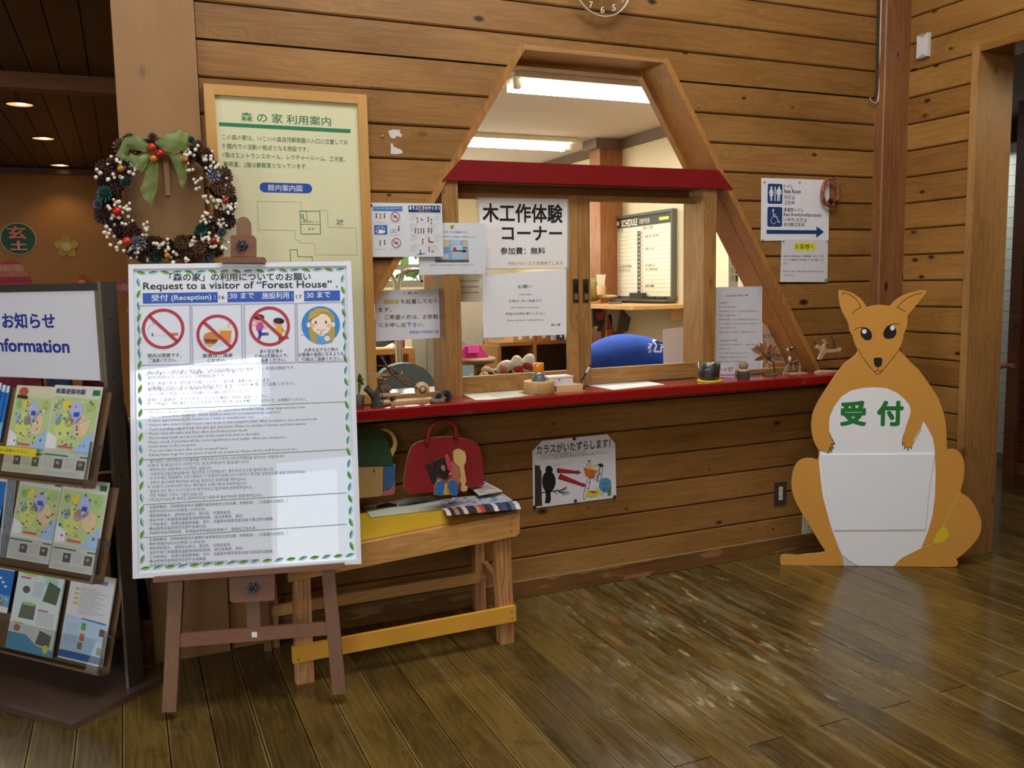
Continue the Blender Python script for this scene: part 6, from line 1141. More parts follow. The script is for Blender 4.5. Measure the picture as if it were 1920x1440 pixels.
for j in range(14): s.stroke([(X_(.28), Y_(.83-j*.022)), (X_(.6+.35*((j*7) % 5)/5), Y_(.83-j*.022))], h*.005, '9a9aa2', 2, uv=True)
for a, b, hh in ((.42, .36, '6a9a5a'), (.42, .24, 'b87a58'), (.84, .33, '6a5a4a'), (.4, .14, '8a7a5a'), (.84, .12, '7a8a7a')): Q_((a, b), (a+.1, b), (a+.1, b+.08), (a, b+.08), hh=hh, l=3)
for j in range(8): s.stroke([(X_(.08), Y_(.4-j*.03)), (X_(.36), Y_(.4-j*.03))], h*.004, '8aa0b8', 2, uv=True)
s.done(r)
# yellow label on the top tier
t = TS[0]; s = Sheet(t.O+t.n*.013, t.ex, t.ey, .0005); a = s.uv(-40, 833); 
r = empty('yellow_label', s.P(*s.uv(30, 850)), 'bright yellow label strip on the top tier of the rack', 'label'); uvp = [s.uv(*p) for p in ((68, 842), (67, 857))]; uu = s.uv(67, 850)[0]; v1 = uvp[0][1]; v0 = uvp[1][1]
q = MB(); q.prism([s.P(uu-.5, v0), s.P(uu, v0), s.P(uu, v1), s.P(uu-.5, v1)], s.n, .002); q.build('strip', mat('dccb2a', rough=.4), r); s.box_text('ご自由にお取り下さい', uu-.22, v0+.008, uu-.04, v1-.008, '5a5220', 0, 2); s.done(r)

# ---- bench with cut-outs and magazines
YB = 3.0; zt = lambda x: .523+.061*(x-1.324)
bl_, br_ = .455, 1.322
be = empty('bench', ((bl_+br_)/2, 3.2, 0), 'low homemade pine bench with a yellow painted top and rail, under the counter', 'bench')
YELB = mat('d0a828', rough=.4, noise=.06, nscale=9, coat=.2); YRAIL = mat('dca038', rough=.5, noise=.05, nscale=9)
q = MB(); q.hexa([(bl_, YB+.004, zt(bl_)-.012), (br_+.015, YB+.004, zt(br_)-.012), (br_+.015, 3.415, zt(br_)-.012), (bl_, 3.415, zt(bl_)-.012), (bl_, YB+.004, zt(bl_)), (br_+.015, YB+.004, zt(br_)), (br_+.015, 3.415, zt(br_)), (bl_, 3.415, zt(bl_))]); q.build('plywood_top', mat('a9793f', rough=.6), be)
q = MB(); q.hexa([(bl_+.01, YB+.012, zt(bl_)), (br_-.10, YB+.012, zt(br_-.1)), (br_-.10, 3.36, zt(br_-.1)), (bl_+.01, 3.36, zt(bl_)), (bl_+.01, YB+.012, zt(bl_)+.001), (br_-.10, YB+.012, zt(br_-.1)+.001), (br_-.10, 3.36, zt(br_-.1)+.001), (bl_+.01, 3.36, zt(bl_)+.001)]); q.build('yellow_surface', YELB, be)
q = MB(); e = .014; q.prism([(bl_, YB-.022, zt(bl_)-.086), (br_-e, YB-.022, zt(br_)-.092), (br_, YB-.022, zt(br_)-.082), (br_, YB-.022, zt(br_)-.010), (br_-e, YB-.022, zt(br_)-.003), (bl_, YB-.022, zt(bl_)-.003)], (0, -1, 0), .026); q.build('front_apron', PINEX, be)
one('end_apron', (br_-.006, YB+.004, zt(br_)-.08), (br_+.014, 3.41, zt(br_)-.012), PINEX, be)
one('back_apron', (bl_, 3.39, zt(bl_)-.09), (br_-.01, 3.41, zt(bl_)-.012), PINEX, be)
def leg(x0t, x1t, x0b, x1b, y, zt_, d=.04):
    q = MB(); q.hexa([(x0b, y, 0), (x1b, y, 0), (x1b, y+d, 0), (x0b, y+d, 0), (x0t, y, zt_), (x1t, y, zt_), (x1t, y+d, zt_), (x0t, y+d, zt_)]); q.build('leg', PINEZ, be)
leg(1.232, 1.296, 1.246, 1.305, YB+.006, zt(1.26)-.013); leg(.478, .535, .470, .532, YB+.006, zt(.5)-.013)
leg(1.285, 1.325, 1.290, 1.335, 3.37, zt(1.3)-.013); leg(.43, .47, .43, .47, 3.37, zt(.45)-.013)
q = MB(); q.hexa([(.458, YB-.012, .088), (1.306, YB-.012, .092), (1.306, YB+.006, .092), (.458, YB+.006, .088), (.458, YB-.012, .146), (1.306, YB-.012, .153), (1.306, YB+.006, .153), (.458, YB+.006, .146)]); q.build('front_stretcher', YRAIL, be)
one('back_stretcher', (.44, 3.355, .13), (1.33, 3.372, .175), PINEX, be)
q = MB(); q.hexa([(1.292, YB+.04, .15), (1.312, YB+.04, .15), (1.345, 3.375, .17), (1.32, 3.375, .17), (1.292, YB+.04, .195), (1.312, YB+.04, .195), (1.345, 3.375, .215), (1.32, 3.375, .215)]); q.build('end_stretcher', PINEZ, be)
for x, z in ((br_-.03, zt(br_)-.02), (br_-.036, zt(br_)-.045), (br_-.034, zt(br_)-.07)):
    q = MB(); q.lathe([(.003, 0), (.0028, .001), (.0001, .0012)], (x, YB-.022, z), (0, -1, 0), 8); q.build('screw_head', mat('9a7a5a', metal=.6, rough=.4), be)
for x, z in ((1.288, .135), (1.288, .108), (.478, .10)):
    q = MB(); q.lathe([(.0035, 0), (.003, .001), (.0001, .0012)], (x, YB-.012, z), (0, -1, 0), 8); q.build('screw_head', mat('7a7a72', metal=.6, rough=.4), be)
# things on the bench (front picture coordinates from the crop)
c = cv(660, 760, 5.647); BT = lambda x, y: onP(x, y, (1.324, 3.0, .524), Vector((-.061, 0, 1)).normalized())
def cut(name, lab, cat, px, Y, h, th=.012, pn='panel', side='b8925c', parent=None, cvt=c, sm=False):
    P_ = [onY(*cvt(*p), Y) for p in px]; r = parent
    if r is None: ctr = sum(P_, Vector())/len(P_); r = empty(name, (ctr.x, Y, min(p.z for p in P_)), lab, cat)
    q = MB(); q.prism(P_, (0, -1, 0), th, mat(h, rough=.55, noise=.06, nscale=12) if isinstance(h, str) else h, mat(side, rough=.7)); q.build(pn, None, r); return r
YS1 = 3.30
r = cut('red_bag_cutout', 'flat red wooden handbag shape leaning under the counter', 'cutout', [(548, 880), (552, 800), (575, 640), (600, 520), (640, 430), (690, 395), (775, 368), (800, 352), (850, 345), (960, 332), (1080, 330), (1128, 345), (1240, 362), (1300, 385), (1345, 430), (1372, 520), (1390, 680), (1398, 800), (1385, 850), (1300, 870), (1100, 895), (800, 925), (615, 938), (580, 920)], YS1, '88161b')
hp = [onY(*c(*p), YS1-.003) for p in ((798, 400), (800, 330), (815, 270), (850, 215), (905, 180), (975, 166), (1040, 180), (1080, 215), (1098, 270), (1102, 340))]
q = MB(); q.tube(hp, .0105, 6); q.build('handle', mat('80141a', rough=.5), r)
r = cut('green_backpack_cutout', 'flat wooden backpack shape, dark green above a bare wood pocket', 'cutout', [(60, 650), (60, 240), (200, 228), (285, 245), (335, 300), (385, 400), (415, 500), (440, 632)], YS1+.02, '1f4326', pn='green_flap', side='3a5a34')
cut('', '', '', [(60, 655), (330, 648), (325, 930), (300, 962), (60, 985)], YS1+.021, 'a68858', pn='front_pocket', parent=r); cut('', '', '', [(332, 645), (462, 628), (458, 760), (440, 850), (340, 905)], YS1+.022, '2c5a8a', pn='blue_side', parent=r); cut('', '', '', [(325, 930), (342, 905), (400, 890), (458, 800), (455, 900), (440, 945), (300, 962)], YS1+.023, 'a05a58', pn='red_corner', parent=r)
cut('', '', '', [(300, 248), (360, 248), (420, 280), (465, 335), (480, 400), (465, 470), (430, 545), (405, 480), (432, 440), (440, 390), (425, 330), (385, 285), (330, 268)], YS1+.024, 'c2a468', pn='strap', parent=r); cut('', '', '', [(222, 712), (232, 675), (246, 672), (236, 710)], YS1+.006, '1e1a18', .002, 'zip_pull', parent=r)
YT2 = 3.175
r = cut('wooden_toy_figure', 'jigsaw wooden toy in black, pink, blue and bare wood pieces before the red bag', 'toy', [(780, 630), (820, 612), (885, 680), (868, 600), (900, 575), (965, 552), (1000, 590), (1030, 680), (1045, 735), (985, 790), (945, 770), (895, 745), (895, 820), (862, 835), (820, 720)], YT2, '241f22', .016, 'black_piece', '3a3032')
cut('', '', '', [(880, 740), (985, 775), (1060, 600), (1110, 615), (1150, 680), (1155, 780), (1125, 850), (990, 830), (900, 800)], YT2+.004, 'b06a5a', .014, 'pink_body', parent=r)
cut('', '', '', [(1075, 560), (1075, 510), (1100, 475), (1150, 465), (1195, 490), (1208, 545), (1205, 600), (1185, 640), (1200, 740), (1210, 800), (1195, 845), (1225, 860), (1220, 900), (1185, 915), (1155, 905), (1160, 830), (1142, 800), (1155, 740), (1140, 660), (1080, 600)], YT2+.002, 'd2ae6c', .016, 'bare_wood_piece', parent=r)
cut('', '', '', [(995, 540), (1012, 518), (1035, 560), (1050, 620), (1048, 680), (1040, 705), (1020, 680), (998, 600)], YT2-.008, 'c83a58', .008, 'pink_ear', parent=r); cut('', '', '', [(943, 665), (955, 632), (980, 635), (992, 675), (978, 698), (958, 692)], YT2-.004, 'b0705c', .004, 'pink_dot', parent=r)
q = MB(); q.ball(onY(*c(1040, 733), YT2-.008), .0085, None, 12, 8); q.build('pink_bead', mat('c8405a', rough=.4), r)
for px in ([(875, 950), (885, 860), (905, 810), (945, 790), (975, 800), (978, 870), (960, 960)], [(1055, 958), (1035, 900), (1015, 850), (1030, 800), (1065, 785), (1100, 805), (1125, 860), (1125, 930), (1110, 955)]): cut('', '', '', px, YT2-.014, '2f68a0', .014, 'blue_foot', parent=r)
cut('', '', '', [(975, 850), (1005, 830), (1040, 905), (1050, 945), (965, 950)], YT2-.002, 'd2ae6c', .012, 'base_piece', parent=r)
# paper notice lying on the bench
BN = Vector((-.061, 0, 1)).normalized()
def flat(name, lab, cat, px, h, dz=.001, th=.0012, cvt=c, z0=None, pn='sheet', par=None, rough=.5):
    P_ = [onP(*cvt(*p), (1.324, 3.0, .524+dz), BN) for p in px]
    r = par or empty(name, sum(P_, Vector())/len(P_), lab, cat); q = MB(); q.prism(P_, BN, th); q.build(pn, mat(h, rough=rough, noise=.02), r); return r
r = flat('luggage_notice', 'pale sheet reading luggage place with a black bag picture, lying on the bench', 'notice', [(95, 1035), (850, 950), (992, 1090), (200, 1187)], 'c2ccb4', .003)
s = Sheet(onP(*c(95, 1035), (1.324, 3.0, .528), BN), Vector((1, .0, .061)), Vector((0, 1, 0)), .0005); s.n = BN
s.poly([c(*p) for p in ((255, 1062), (300, 1050), (345, 1034), (400, 1033), (430, 1042), (470, 1046), (474, 1068), (268, 1092))], '2c2422')
for i, ch in enumerate('荷物置場'):
    (ua, va) = s.uv(*c(495+i*78, 1070-i*10)); (ub, vb) = s.uv(*c(553+i*78, 1046-i*10)); s.box_text(ch, ua, va, max(ub, ua+.02), vb, '2c2624', .01)
s.done(r)
# magazines
def mags(): 
    C_ = cv(660, 760, 5.647)
    L_ = [([(1215, 838), (1375, 795), (1590, 905), (1560, 925), (1345, 952)], 'folded glossy leaflet topmost on the back stack', .046), ]
    for i in range(6):
        r = flat('magazine', ['lowest', 'second lowest', 'third lowest', 'third highest', 'second highest', 'top'][i]+' brochure in the small stack beside the wooden toy', 'brochure', [(1212, 842-i*2), (1375, 800-i*2), (1590, 912-i*2), (1345, 955-i*2)], 'd6d6dc' if i % 2 else 'b8bcc8', .003+i*.0045, .0035, cvt=C_)
        r['group'] = 'brochure stack on the bench'
        if i == 5:
            zz = .003+5*.0045+.0008
            for px, h in (([(1215, 830), (1360, 792), (1420, 825), (1290, 862)], '6a5a80'), ([(1290, 862), (1440, 835), (1570, 900), (1350, 935)], 'a8a884'), ([(1330, 870), (1440, 850), (1480, 870), (1380, 895)], 'b48ab0'), ([(1400, 905), (1540, 885), (1560, 900), (1420, 925)], 'c8c8a0')): flat('', '', '', px, h, zz, .0004, C_, pn='cover_picture', par=r); zz += .0005
mags()
c_ = c
r = flat('open_newspaper', 'open colourful newspaper with a striped front edge hanging over the bench end', 'newspaper', [(900, 1000), (1260, 960), (1600, 935), (1700, 1000), (1500, 1060), (1000, 1085)], 'a8aeb8', .004, .004)
rn = random.Random(8)
for i in range(46):
    f = rn.random(); g_ = rn.random(); x = 960+620*f; y = 1062-20*f-(80+10*f)*g_+5*f; w = rn.uniform(20, 60); flat('', '', '', [(x, y-8), (x+w, y-12), (x+w+12, y), (x+12, y+4)], rn.choice(['6a7a9a', '8a9aa8', 'b8b49a', '5a6478', 'c8c0a8', '9a8a78', '7a98b8', 'd8d8d8']), .0048+.0002*(i % 6), .0003, pn='printed_patch', par=r)
stripes = ['e0ded8', '2c2430', 'b07868', '3a3238', 'd8c8b8', '2a2e34', '24282e', 'c88068', 'b04a48', '2e2c34', '4a3c40', 'd8d4c8', '3a4460', '4a5270', '2e3450', '6a7088', 'dcdcd8']
n = len(stripes); 
for i, h in enumerate(stripes):
    a, b = i/n, (i+1)/n; X = lambda t_: 1010+(1790-1010)*t_; Yt_ = lambda t_: 1092-t_*80; Yb_ = lambda t_: 1168-t_*70
    P_ = [onP(*c(X(a), Yb_(a)), (0, YB-.045, 0), Vector((0, 1, 0))), onP(*c(X(b), Yb_(b)), (0, YB-.045, 0), Vector((0, 1, 0)))]
    T_ = [onP(*c(X(b)-55, Yt_(b)), (1.324, 3, .532), BN), onP(*c(X(a)-55, Yt_(a)), (1.324, 3, .532), BN)]
    q = MB(); M_ = [(P_[0]+T_[1])/2+Vector((0, -.006, .006)), (P_[1]+T_[0])/2+Vector((0, -.006, .006))]
    q.add([P_[0], P_[1], M_[1], M_[0], T_[0], T_[1]], [(0, 1, 2, 3), (3, 2, 4, 5)]); q.build('striped_fold', mat(h, rough=.45, noise=.08), r)
# ================================================================== WREATH ON THE PILLAR
YWR = WY-.022-.055; wc_ = onY(311, 372, YWR); R0 = 102*((wc_-CAM).dot(_f))/FPX
wt_ = empty('pine_cone_wreath', wc_-Vector((0, 0, R0*1.2)), 'large pine cone wreath with white berries and a green mesh bow on the pillar', 'wreath')
rn = random.Random(12)
q = MB(); pts = [wc_+Vector((R0*math.cos(a), .012, R0*math.sin(a))) for a in [2*math.pi*k/36 for k in range(37)]]; q.tube(pts, .020, 8); q.build('vine_ring', mat('3a2418', rough=.9, noise=.3), wt_)
one('hanging_strip', (onY(309, 350, YWR+.05).x, WY-.030, onY(310, 366, WY-.03).z), (onY(319, 350, YWR+.05).x, WY-.0225, wc_.z+R0*.95), mat('c09a68', rough=.6), wt_)
W_ = cv(160, 220, 5.143)
special = [((1210, 575), 'silver', .026), ((525, 1195), 'silver', .027), ((215, 745), 'green', .026), ((405, 625), 'green', .019), ((1100, 1070), 'green', .022), ((680, 1325), 'green', .024), ((1300, 1100), 'bluish', .018), ((140, 835), 'bluish', .016), ((1255, 690), 'tan', .028), ((920, 1180), 'tan', .028), ((330, 670), 'brown', .026), ((205, 640), 'dark', .026), ((650, 210), 'brown', .017), ((345, 255), 'dark', .015), ((1010, 235), 'green', .015), ((1200, 1030), 'brown', .026), ((1085, 1230), 'tan', .026), ((650, 1185), 'brown', .024), ((560, 1320), 'dark', .024), ((1250, 1270), 'dark', .024), ((1170, 1340), 'bluish', .02)]
for (u, v), kd_, r_ in special:
    p = onY(*W_(u, v), YWR-(.042 if kd_ in ('silver', 'green', 'bluish', 'tan') else .012)); d = (p-wc_); put_cone(kd_, p, r_*1.08, (d.x*.9, -.22, d.z*.9), wt_)
for i in range(58):
    a = 2*math.pi*i/58+rn.uniform(-.05, .05); rr = R0*rn.choice([.83, .97, 1.10])*rn.uniform(.97, 1.03); p = wc_+Vector((rr*math.cos(a), rn.uniform(-.028, .0), rr*math.sin(a)))
    if math.pi*.36 < a < math.pi*.62: continue
    put_cone(rn.choice(['dark', 'brown', 'dark', 'brown', 'tan']), p, rn.uniform(.025, .033), (math.cos(a)*rn.uniform(-.2, .8), -rn.uniform(.4, 1.0), math.sin(a)*rn.uniform(-.2, .8)), wt_)
# white berries in sprays
BER = mat('e6dfcb', rough=.5, noise=.05); q = MB(); q2 = MB(); WB = wc_
cl_ = [(270, 410), (180, 480), (110, 540), (250, 570), (330, 560), (410, 500), (460, 560), (350, 450), (480, 490), (270, 830), (320, 830), (390, 860), (230, 890), (240, 950), (350, 1000), (430, 990), (310, 960), (380, 920), (270, 1060), (200, 1090), (240, 1140), (310, 1180), (270, 1230), (340, 1260), (400, 1300), (460, 1330), (500, 1300), (560, 1045), (580, 1100), (510, 1070), (690, 1240), (780, 1200), (770, 1260), (840, 1290), (740, 1230), (820, 1385), (620, 1395), (990, 1385), (1010, 1210), (1060, 1170), (1110, 1150), (1040, 1240), (1150, 1190), (1180, 1190), (1230, 1120), (1270, 1030), (1330, 1020), (1300, 1050), (1140, 970), (1160, 940), (1190, 990), (1130, 750), (1200, 770), (1160, 810), (1270, 790), (1300, 830), (1350, 870), (1390, 890), (1250, 840), (1310, 860), (1370, 800), (1330, 720), (1080, 680), (1060, 610), (1110, 630), (1190, 490), (1230, 500), (1270, 450), (1000, 460), (1010, 490), (960, 360), (1040, 340), (1060, 300), (1110, 380), (1200, 410), (1190, 360), (1150, 390), (1000, 310), (1290, 1180), (1320, 1240), (1220, 1230), (1380, 1210), (1330, 580), (1370, 650), (1430, 840), (940, 380)]
for (u, v) in cl_:
    c0_ = onY(*W_(u, v), YWR-.048+rn.uniform(-.012, .012)); 
    for k in range(rn.randint(2, 4)):
        p = c0_+Vector((rn.uniform(-.013, .013), rn.uniform(-.008, .008), rn.uniform(-.013, .013))); q.ball(p, rn.uniform(.0055, .0075), BER, 7, 5); base = p+(wc_+(p-wc_).normalized()*R0-p)*.7+Vector((0, .02, 0)); q2.tube([p, base], .0008, 4, cap=False)
o = q.build('white_berries', None, wt_); tag(o, kind='stuff'); o = q2.build('berry_stalks', mat('6a5238', rough=.8), wt_); tag(o, kind='stuff')
for (u, v), h, r_, met in (((640, 290), 'b8321e', .0083, 0), ((718, 350), 'c01f1c', .0080, .6), ((655, 400), 'c07a28', .0076, .3), ((340, 495), 'c07a28', .0066, .3), ((305, 908), 'c81f20', .0088, .6), ((400, 1195), 'c02f22', .0085, 0), ((965, 412), 'b85a20', .0062, .2), ((1350, 805), 'a8201c', .0066, .2), ((1235, 1190), '9c1a1c', .0068, .1), ((790, 1335), 'c07a28', .006, .3)):
    q = MB(); q.ball(onY(*W_(u, v), YWR-.062), r_*1.75, None, 16, 10); q.build('bauble', mat(h, rough=.25, metal=met*.6, noise=0), wt_)
RB = mat('7f9450', rough=.45, noise=.35, nscale=420, alpha=.7)
def ribbon(name, px, Ys_, parent=wt_):
    """strip through pairs of picture points, each pair at its own depth"""
    L_ = [onY(*W_(*a), YWR+y) for (a, b), y in zip(px, Ys_)]; R_ = [onY(*W_(*b), YWR+y) for (a, b), y in zip(px, Ys_)]; n = len(L_); K_ = 4; vs_ = []; fs = []
    rows = []
    for i in range(n-1):
        for k in range(4): 
            f = k/4; rows.append((L_[i].lerp(L_[i+1], f), R_[i].lerp(R_[i+1], f)))
    rows.append((L_[-1], R_[-1]))
    for j, (a, b) in enumerate(rows):
        for k in range(K_+1): vs_.append(a.lerp(b, k/K_)+Vector((0, -.006*math.sin(math.pi*k/K_)+.002*math.sin(j*1.3+k), 0)))
    for j in range(len(rows)-1):
        for k in range(K_): i0 = j*(K_+1)+k; fs.append((i0, i0+1, i0+K_+2, i0+K_+1))
    q = MB(); q.add(vs_, fs, None, True); o = q.build(name, RB, parent)
    q = MB(); q.tube([r_[0] for r_ in rows], .0009, 4); q.tube([r_[1] for r_ in rows], .0009, 4); q.build('ribbon_edge', mat('8fa040', rough=.3, metal=.4, noise=0), o)
ribbon('bow_loop', [((630, 270), (640, 330)), ((480, 168), (560, 330)), ((380, 200), (430, 300)), ((290, 370), (400, 390)), ((430, 440), (440, 350)), ((545, 530), (520, 380)), ((632, 380), (625, 320))], [-.05, -.075, -.06, -.045, -.06, -.075, -.05])
ribbon('bow_loop', [((670, 240), (690, 285)), ((780, 160), (770, 320)), ((920, 122), (870, 345)), ((1000, 140), (990, 290)), ((960, 330), (945, 250)), ((820, 330), (780, 260))], [-.05, -.07, -.07, -.055, -.05, -.045])
ribbon('bow_tail', [((600, 420), (705, 430)), ((575, 560), (700, 560)), ((530, 690), (690, 690)), ((560, 780), (640, 850))], [-.05, -.045, -.035, -.03]); ribbon('bow_tail', [((790, 330), (960, 380)), ((840, 420), (980, 470)), ((890, 560), (975, 600)), ((905, 640), (940, 690))], [-.05, -.05, -.04, -.035])

# ================================================================== THINGS ON THE COUNTER
ZC0 = .9162
def oc_(x, y): return onZ(x, y, ZC0)
TW = mat('6a5242', rough=.85, noise=.3, nscale=60); TWD = mat('4a382e', rough=.85, noise=.3, nscale=60); PAL = mat('cfae80', rough=.7, noise=.1); SLICE = wood('log_slice', 'd8b888', 'c8a474', 'b08c5c', 'X', knots=0)
c = cv(660, 600, 4.364)
def tw(q, pts, Y, r, m=None, cvt=c, seg=6): q.tube([onY(*cvt(*p[:2]), Y+(p[2] if len(p) > 2 else 0)) for p in pts], r, seg, m)
# stump with bare twig
b0 = oc_(*c(205, 712)); t = empty('bark_stump', b0, 'rough grey bark stump with a bare twig, leftmost on the red counter', 'craft'); Yb_ = b0.y; q = MB()
q.tube([b0, onY(*c(195, 640), Yb_), onY(*c(190, 590), Yb_)], [.022, .018, .017], 9); tw(q, [(180, 620), (145, 585), (105, 560)], Yb_, [.016, .012, .009]); tw(q, [(195, 610), (215, 570), (218, 545)], Yb_, [.013, .009, .007]); tw(q, [(160, 600), (135, 560), (130, 535)], Yb_, [.010, .007, .005]); q.build('bark_trunk', mat('4c4640', rough=.9, noise=.35, nscale=70), t)
q = MB(); tw(q, [(255, 680), (245, 600), (222, 520), (210, 480), (240, 455)], Yb_-.01, [.0022, .002, .002, .0018, .0012]); q.build('twig', TWD, t); q = MB(); q.prism([onY(*c(*p), Yb_-.005) for p in ((120, 445), (180, 425), (240, 435), (245, 452), (190, 460), (140, 455))], (0, -1, 0), .001); q.build('dry_leaf', mat('b09878', rough=.8), t)
q = MB(); pc_ = oc_(*c(235, 695)); q.lathe([(.040, 0), (.042, .004), (.038, .007), (.0001, .007)], pc_, seg=18); q.build('bark_base', mat('5a4a3c', rough=.9, noise=.25), t)
b0 = oc_(*c(340, 680)); t = empty('tiny_log_scene', b0, 'tiny twig figure on a small round slice of wood beside the bark stump', 'craft'); q = MB(); q.lathe([(.024, 0), (.025, .004), (.024, .008), (.0001, .008)], b0, seg=20); q.build('wood_slice', SLICE, t)
q = MB(); q.ball(b0+Vector((-.006, 0, .018)), .010, None, 8, 6); q.tube([b0+Vector((-.012, 0, .012)), b0+Vector((-.002, 0, .035))], .004, 6); q.tube([b0+Vector((.0, 0, .03)), b0+Vector((.008, 0, .012))], .003, 6); q.build('twig_figure', TWD, t)
# twig motorbike
Ym = 3.50; bs = onY(*c(450, 630), Ym); bs.z = ZC0; t = empty('twig_motorbike', bs, 'motorbike built from twigs with a sliced wood front wheel', 'craft')
Ym = 3.40; bs.y = Ym; t.location = bs
one('base_board', (onY(*c(225, 600), Ym).x, Ym-.045, ZC0), (onY(*c(660, 640), Ym).x, Ym+.03, ZC0+.010), PALEW, t)
wcn = onY(*c(572, 568), Ym); q = MB(); q.lathe([(.0001, -.008), (.030, -.008), (.031, 0), (.030, .008), (.0001, .008)], wcn, (0, -1, 0), 24); o = q.build('front_wheel', SLICE, t)
q = MB(); q.lathe([(.0001, .009), (.017, .009), (.017, .011), (.0001, .011)], wcn, (0, -1, 0), 18); q.build('wheel_hub', mat('7a5c40', rough=.8), o); q = MB(); q.lathe([(.0001, .011), (.0095, .011), (.009, .014), (.0001, .014)], wcn, (0, -1, 0), 12); q.build('hub_cap', PAL, o)
rw = onY(*c(250, 590), Ym); q = MB(); q.lathe([(.0001, -.010), (.020, -.010), (.030, 0), (.020, .010), (.0001, .010)], rw, (0, -1, 0), 18); q.build('rear_wheel', TW, t)
q = MB(); tw(q, [(235, 300), (265, 340), (290, 390), (330, 440), (430, 520), (540, 560)], Ym-.014, [.004, .0048, .005, .0048, .0045, .004]); tw(q, [(310, 380), (400, 450), (480, 510), (560, 550)], Ym+.014, [.004, .0045, .0042, .004]); q.build('front_fork', TW, t)
q = MB(); tw(q, [(210, 375), (260, 378), (310, 395)], Ym-.02, .0035); tw(q, [(245, 330), (262, 300), (255, 292)], Ym, .003); tw(q, [(290, 395), (345, 440), (405, 425)], Ym+.02, .0035); q.build('handlebar', TWD, t)
q = MB(); tw(q, [(240, 455), (280, 452), (320, 450)], Ym-.004, [.006, .010, .007]); tw(q, [(200, 470), (230, 480), (260, 470)], Ym, [.006, .010, .007]); q.build('seat_log', mat('a8805c', rough=.8, noise=.15), t)
q = MB(); rn = random.Random(21)
for i in range(16):
    a = (rn.uniform(215, 300), rn.uniform(480, 600)); tw(q, [a, (a[0]+rn.uniform(-30, 30), a[1]+rn.uniform(-25, 25))], Ym+rn.uniform(-.02, .015), rn.uniform(.003, .006))
tw(q, [(380, 450), (470, 520)], Ym, .003); tw(q, [(455, 490), (450, 520)], Ym, .003); q.build('twig_engine', mat('8a6248', rough=.85, noise=.3, nscale=60), t)
one('number_block', onY(*c(225, 630), Ym-.046)-Vector((0, .002, 0)), onY(*c(385, 590), Ym-.03), mat('c8a480', rough=.6), t)
q = MB(); tw(q, [(400, 445), (410, 420)], Ym+.02, .005); q.build('mirror_peg', mat('c0a07c', rough=.7), t)
# pine cones on a log slice
b0 = oc_(*c(700, 672)); t = empty('pine_cone_ornament', b0, 'two dark pine cones on a lumpy bark slice right of the twig motorbike', 'craft'); q = MB(); q.lathe([(.030, 0), (.033, .006), (.028, .014), (.0001, .015)], b0, seg=14); q.ball(b0+Vector((.02, -.008, .014)), .012, None, 10, 6, (1.2, 1, .7)); q.build('bark_slice', mat('7d7058', rough=.9, noise=.3, nscale=70), t)
put_cone('bluish', b0+Vector((.008, .004, .012)), .022, (-.3, -.5, 1), t); put_cone('dark', b0+Vector((.042, .03, .004)), .031, (.1, -.6, 1), t)
# beacon on a wooden round with a backing sheet
def block(name, x0, x1, ybot, ytop, m, par, seg=32): pass
b0 = oc_(*c(1530, 575)); b0.y += .03; b0 = Vector((b0.x, 3.37, ZC0)); t = empty('wooden_round', b0, 'thick round wooden block carrying the orange beacon lamp', 'block'); 
rd = (onY(*c(1645, 520), 3.37).x-onY(*c(1413, 520), 3.37).x)/2; b0.x = onY(*c(1529, 520), 3.37).x; zt3 = onY(*c(1529, 497), 3.37).z
q = MB(); q.lathe([(rd*.97, 0), (rd, .003), (rd, zt3-ZC0-.003), (rd*.97, zt3-ZC0), (.0001, zt3-ZC0)], b0, seg=36); q.build('wood_block', PALEW, t)
t = empty('orange_beacon', b0+Vector((0, 0, zt3-ZC0)), 'small orange rotating beacon lamp with a grey base on the wooden round', 'beacon'); z = zt3; kk = rd/58
q = MB(); q.lathe([(kk*28, 0), (kk*27, kk*6), (kk*22, kk*12), (kk*21, kk*22), (.0001, kk*22)], (b0.x, b0.y, z), seg=28); q.build('grey_base', mat('4f5a62', rough=.4), t); q = MB(); q.lathe([(kk*21, kk*22), (kk*22, kk*26), (kk*21, kk*32), (.0001, kk*32)], (b0.x, b0.y, z), seg=28); q.build('silver_collar', mat('a8acae', rough=.3, metal=.7), t)
q = MB(); q.lathe([(kk*18, kk*32), (kk*19, kk*36), (kk*20, kk*62), (kk*18, kk*67), (.0001, kk*68)], (b0.x, b0.y, z), seg=20); q.build('orange_dome', mat('e8861a', rough=.12, coat=.6, noise=.1, nscale=90), t)
x0_, x1_ = onY(*c(1645, 560), 3.38).x, onY(*c(1858, 560), 3.38).x; t = empty('wooden_tray', ((x0_+x1_)/2, 3.4, ZC0), 'thin pale wooden board under the white box', 'tray'); zt4 = onY(*c(1700, 540), 3.345).z
one('board', (x0_, 3.345, ZC0+.002), (x1_, 3.43, zt4), PALEW, t); one('backing_card', (onY(*c(1405, 560), 3.37).x, 3.32, ZC0), (x1_+.004, 3.436, ZC0+.002), mat('a88258', rough=.8), t)
x0_, x1_ = onY(*c(1605, 500), 3.36).x, onY(*c(1806, 500), 3.36).x; t = empty('white_box', ((x0_+x1_)/2, 3.4, zt4), 'small white lidded box standing on the pale wooden board', 'box'); zt5 = onY(*c(1700, 462), 3.352).z
one('box_body', (x0_+.002, 3.354, zt4), (x1_-.002, 3.425, zt5-.006), mat('dedbd2', rough=.3), t); one('lid', (x0_, 3.352, zt5-.006), (x1_, 3.428, zt5), mat('e6e4dc', rough=.3), t); one('latch_hole', ((x0_+x1_)/2-.012, 3.3525, zt5-.016), ((x0_+x1_)/2-.006, 3.3542, zt5-.012), mat('3a3a3a'), t)
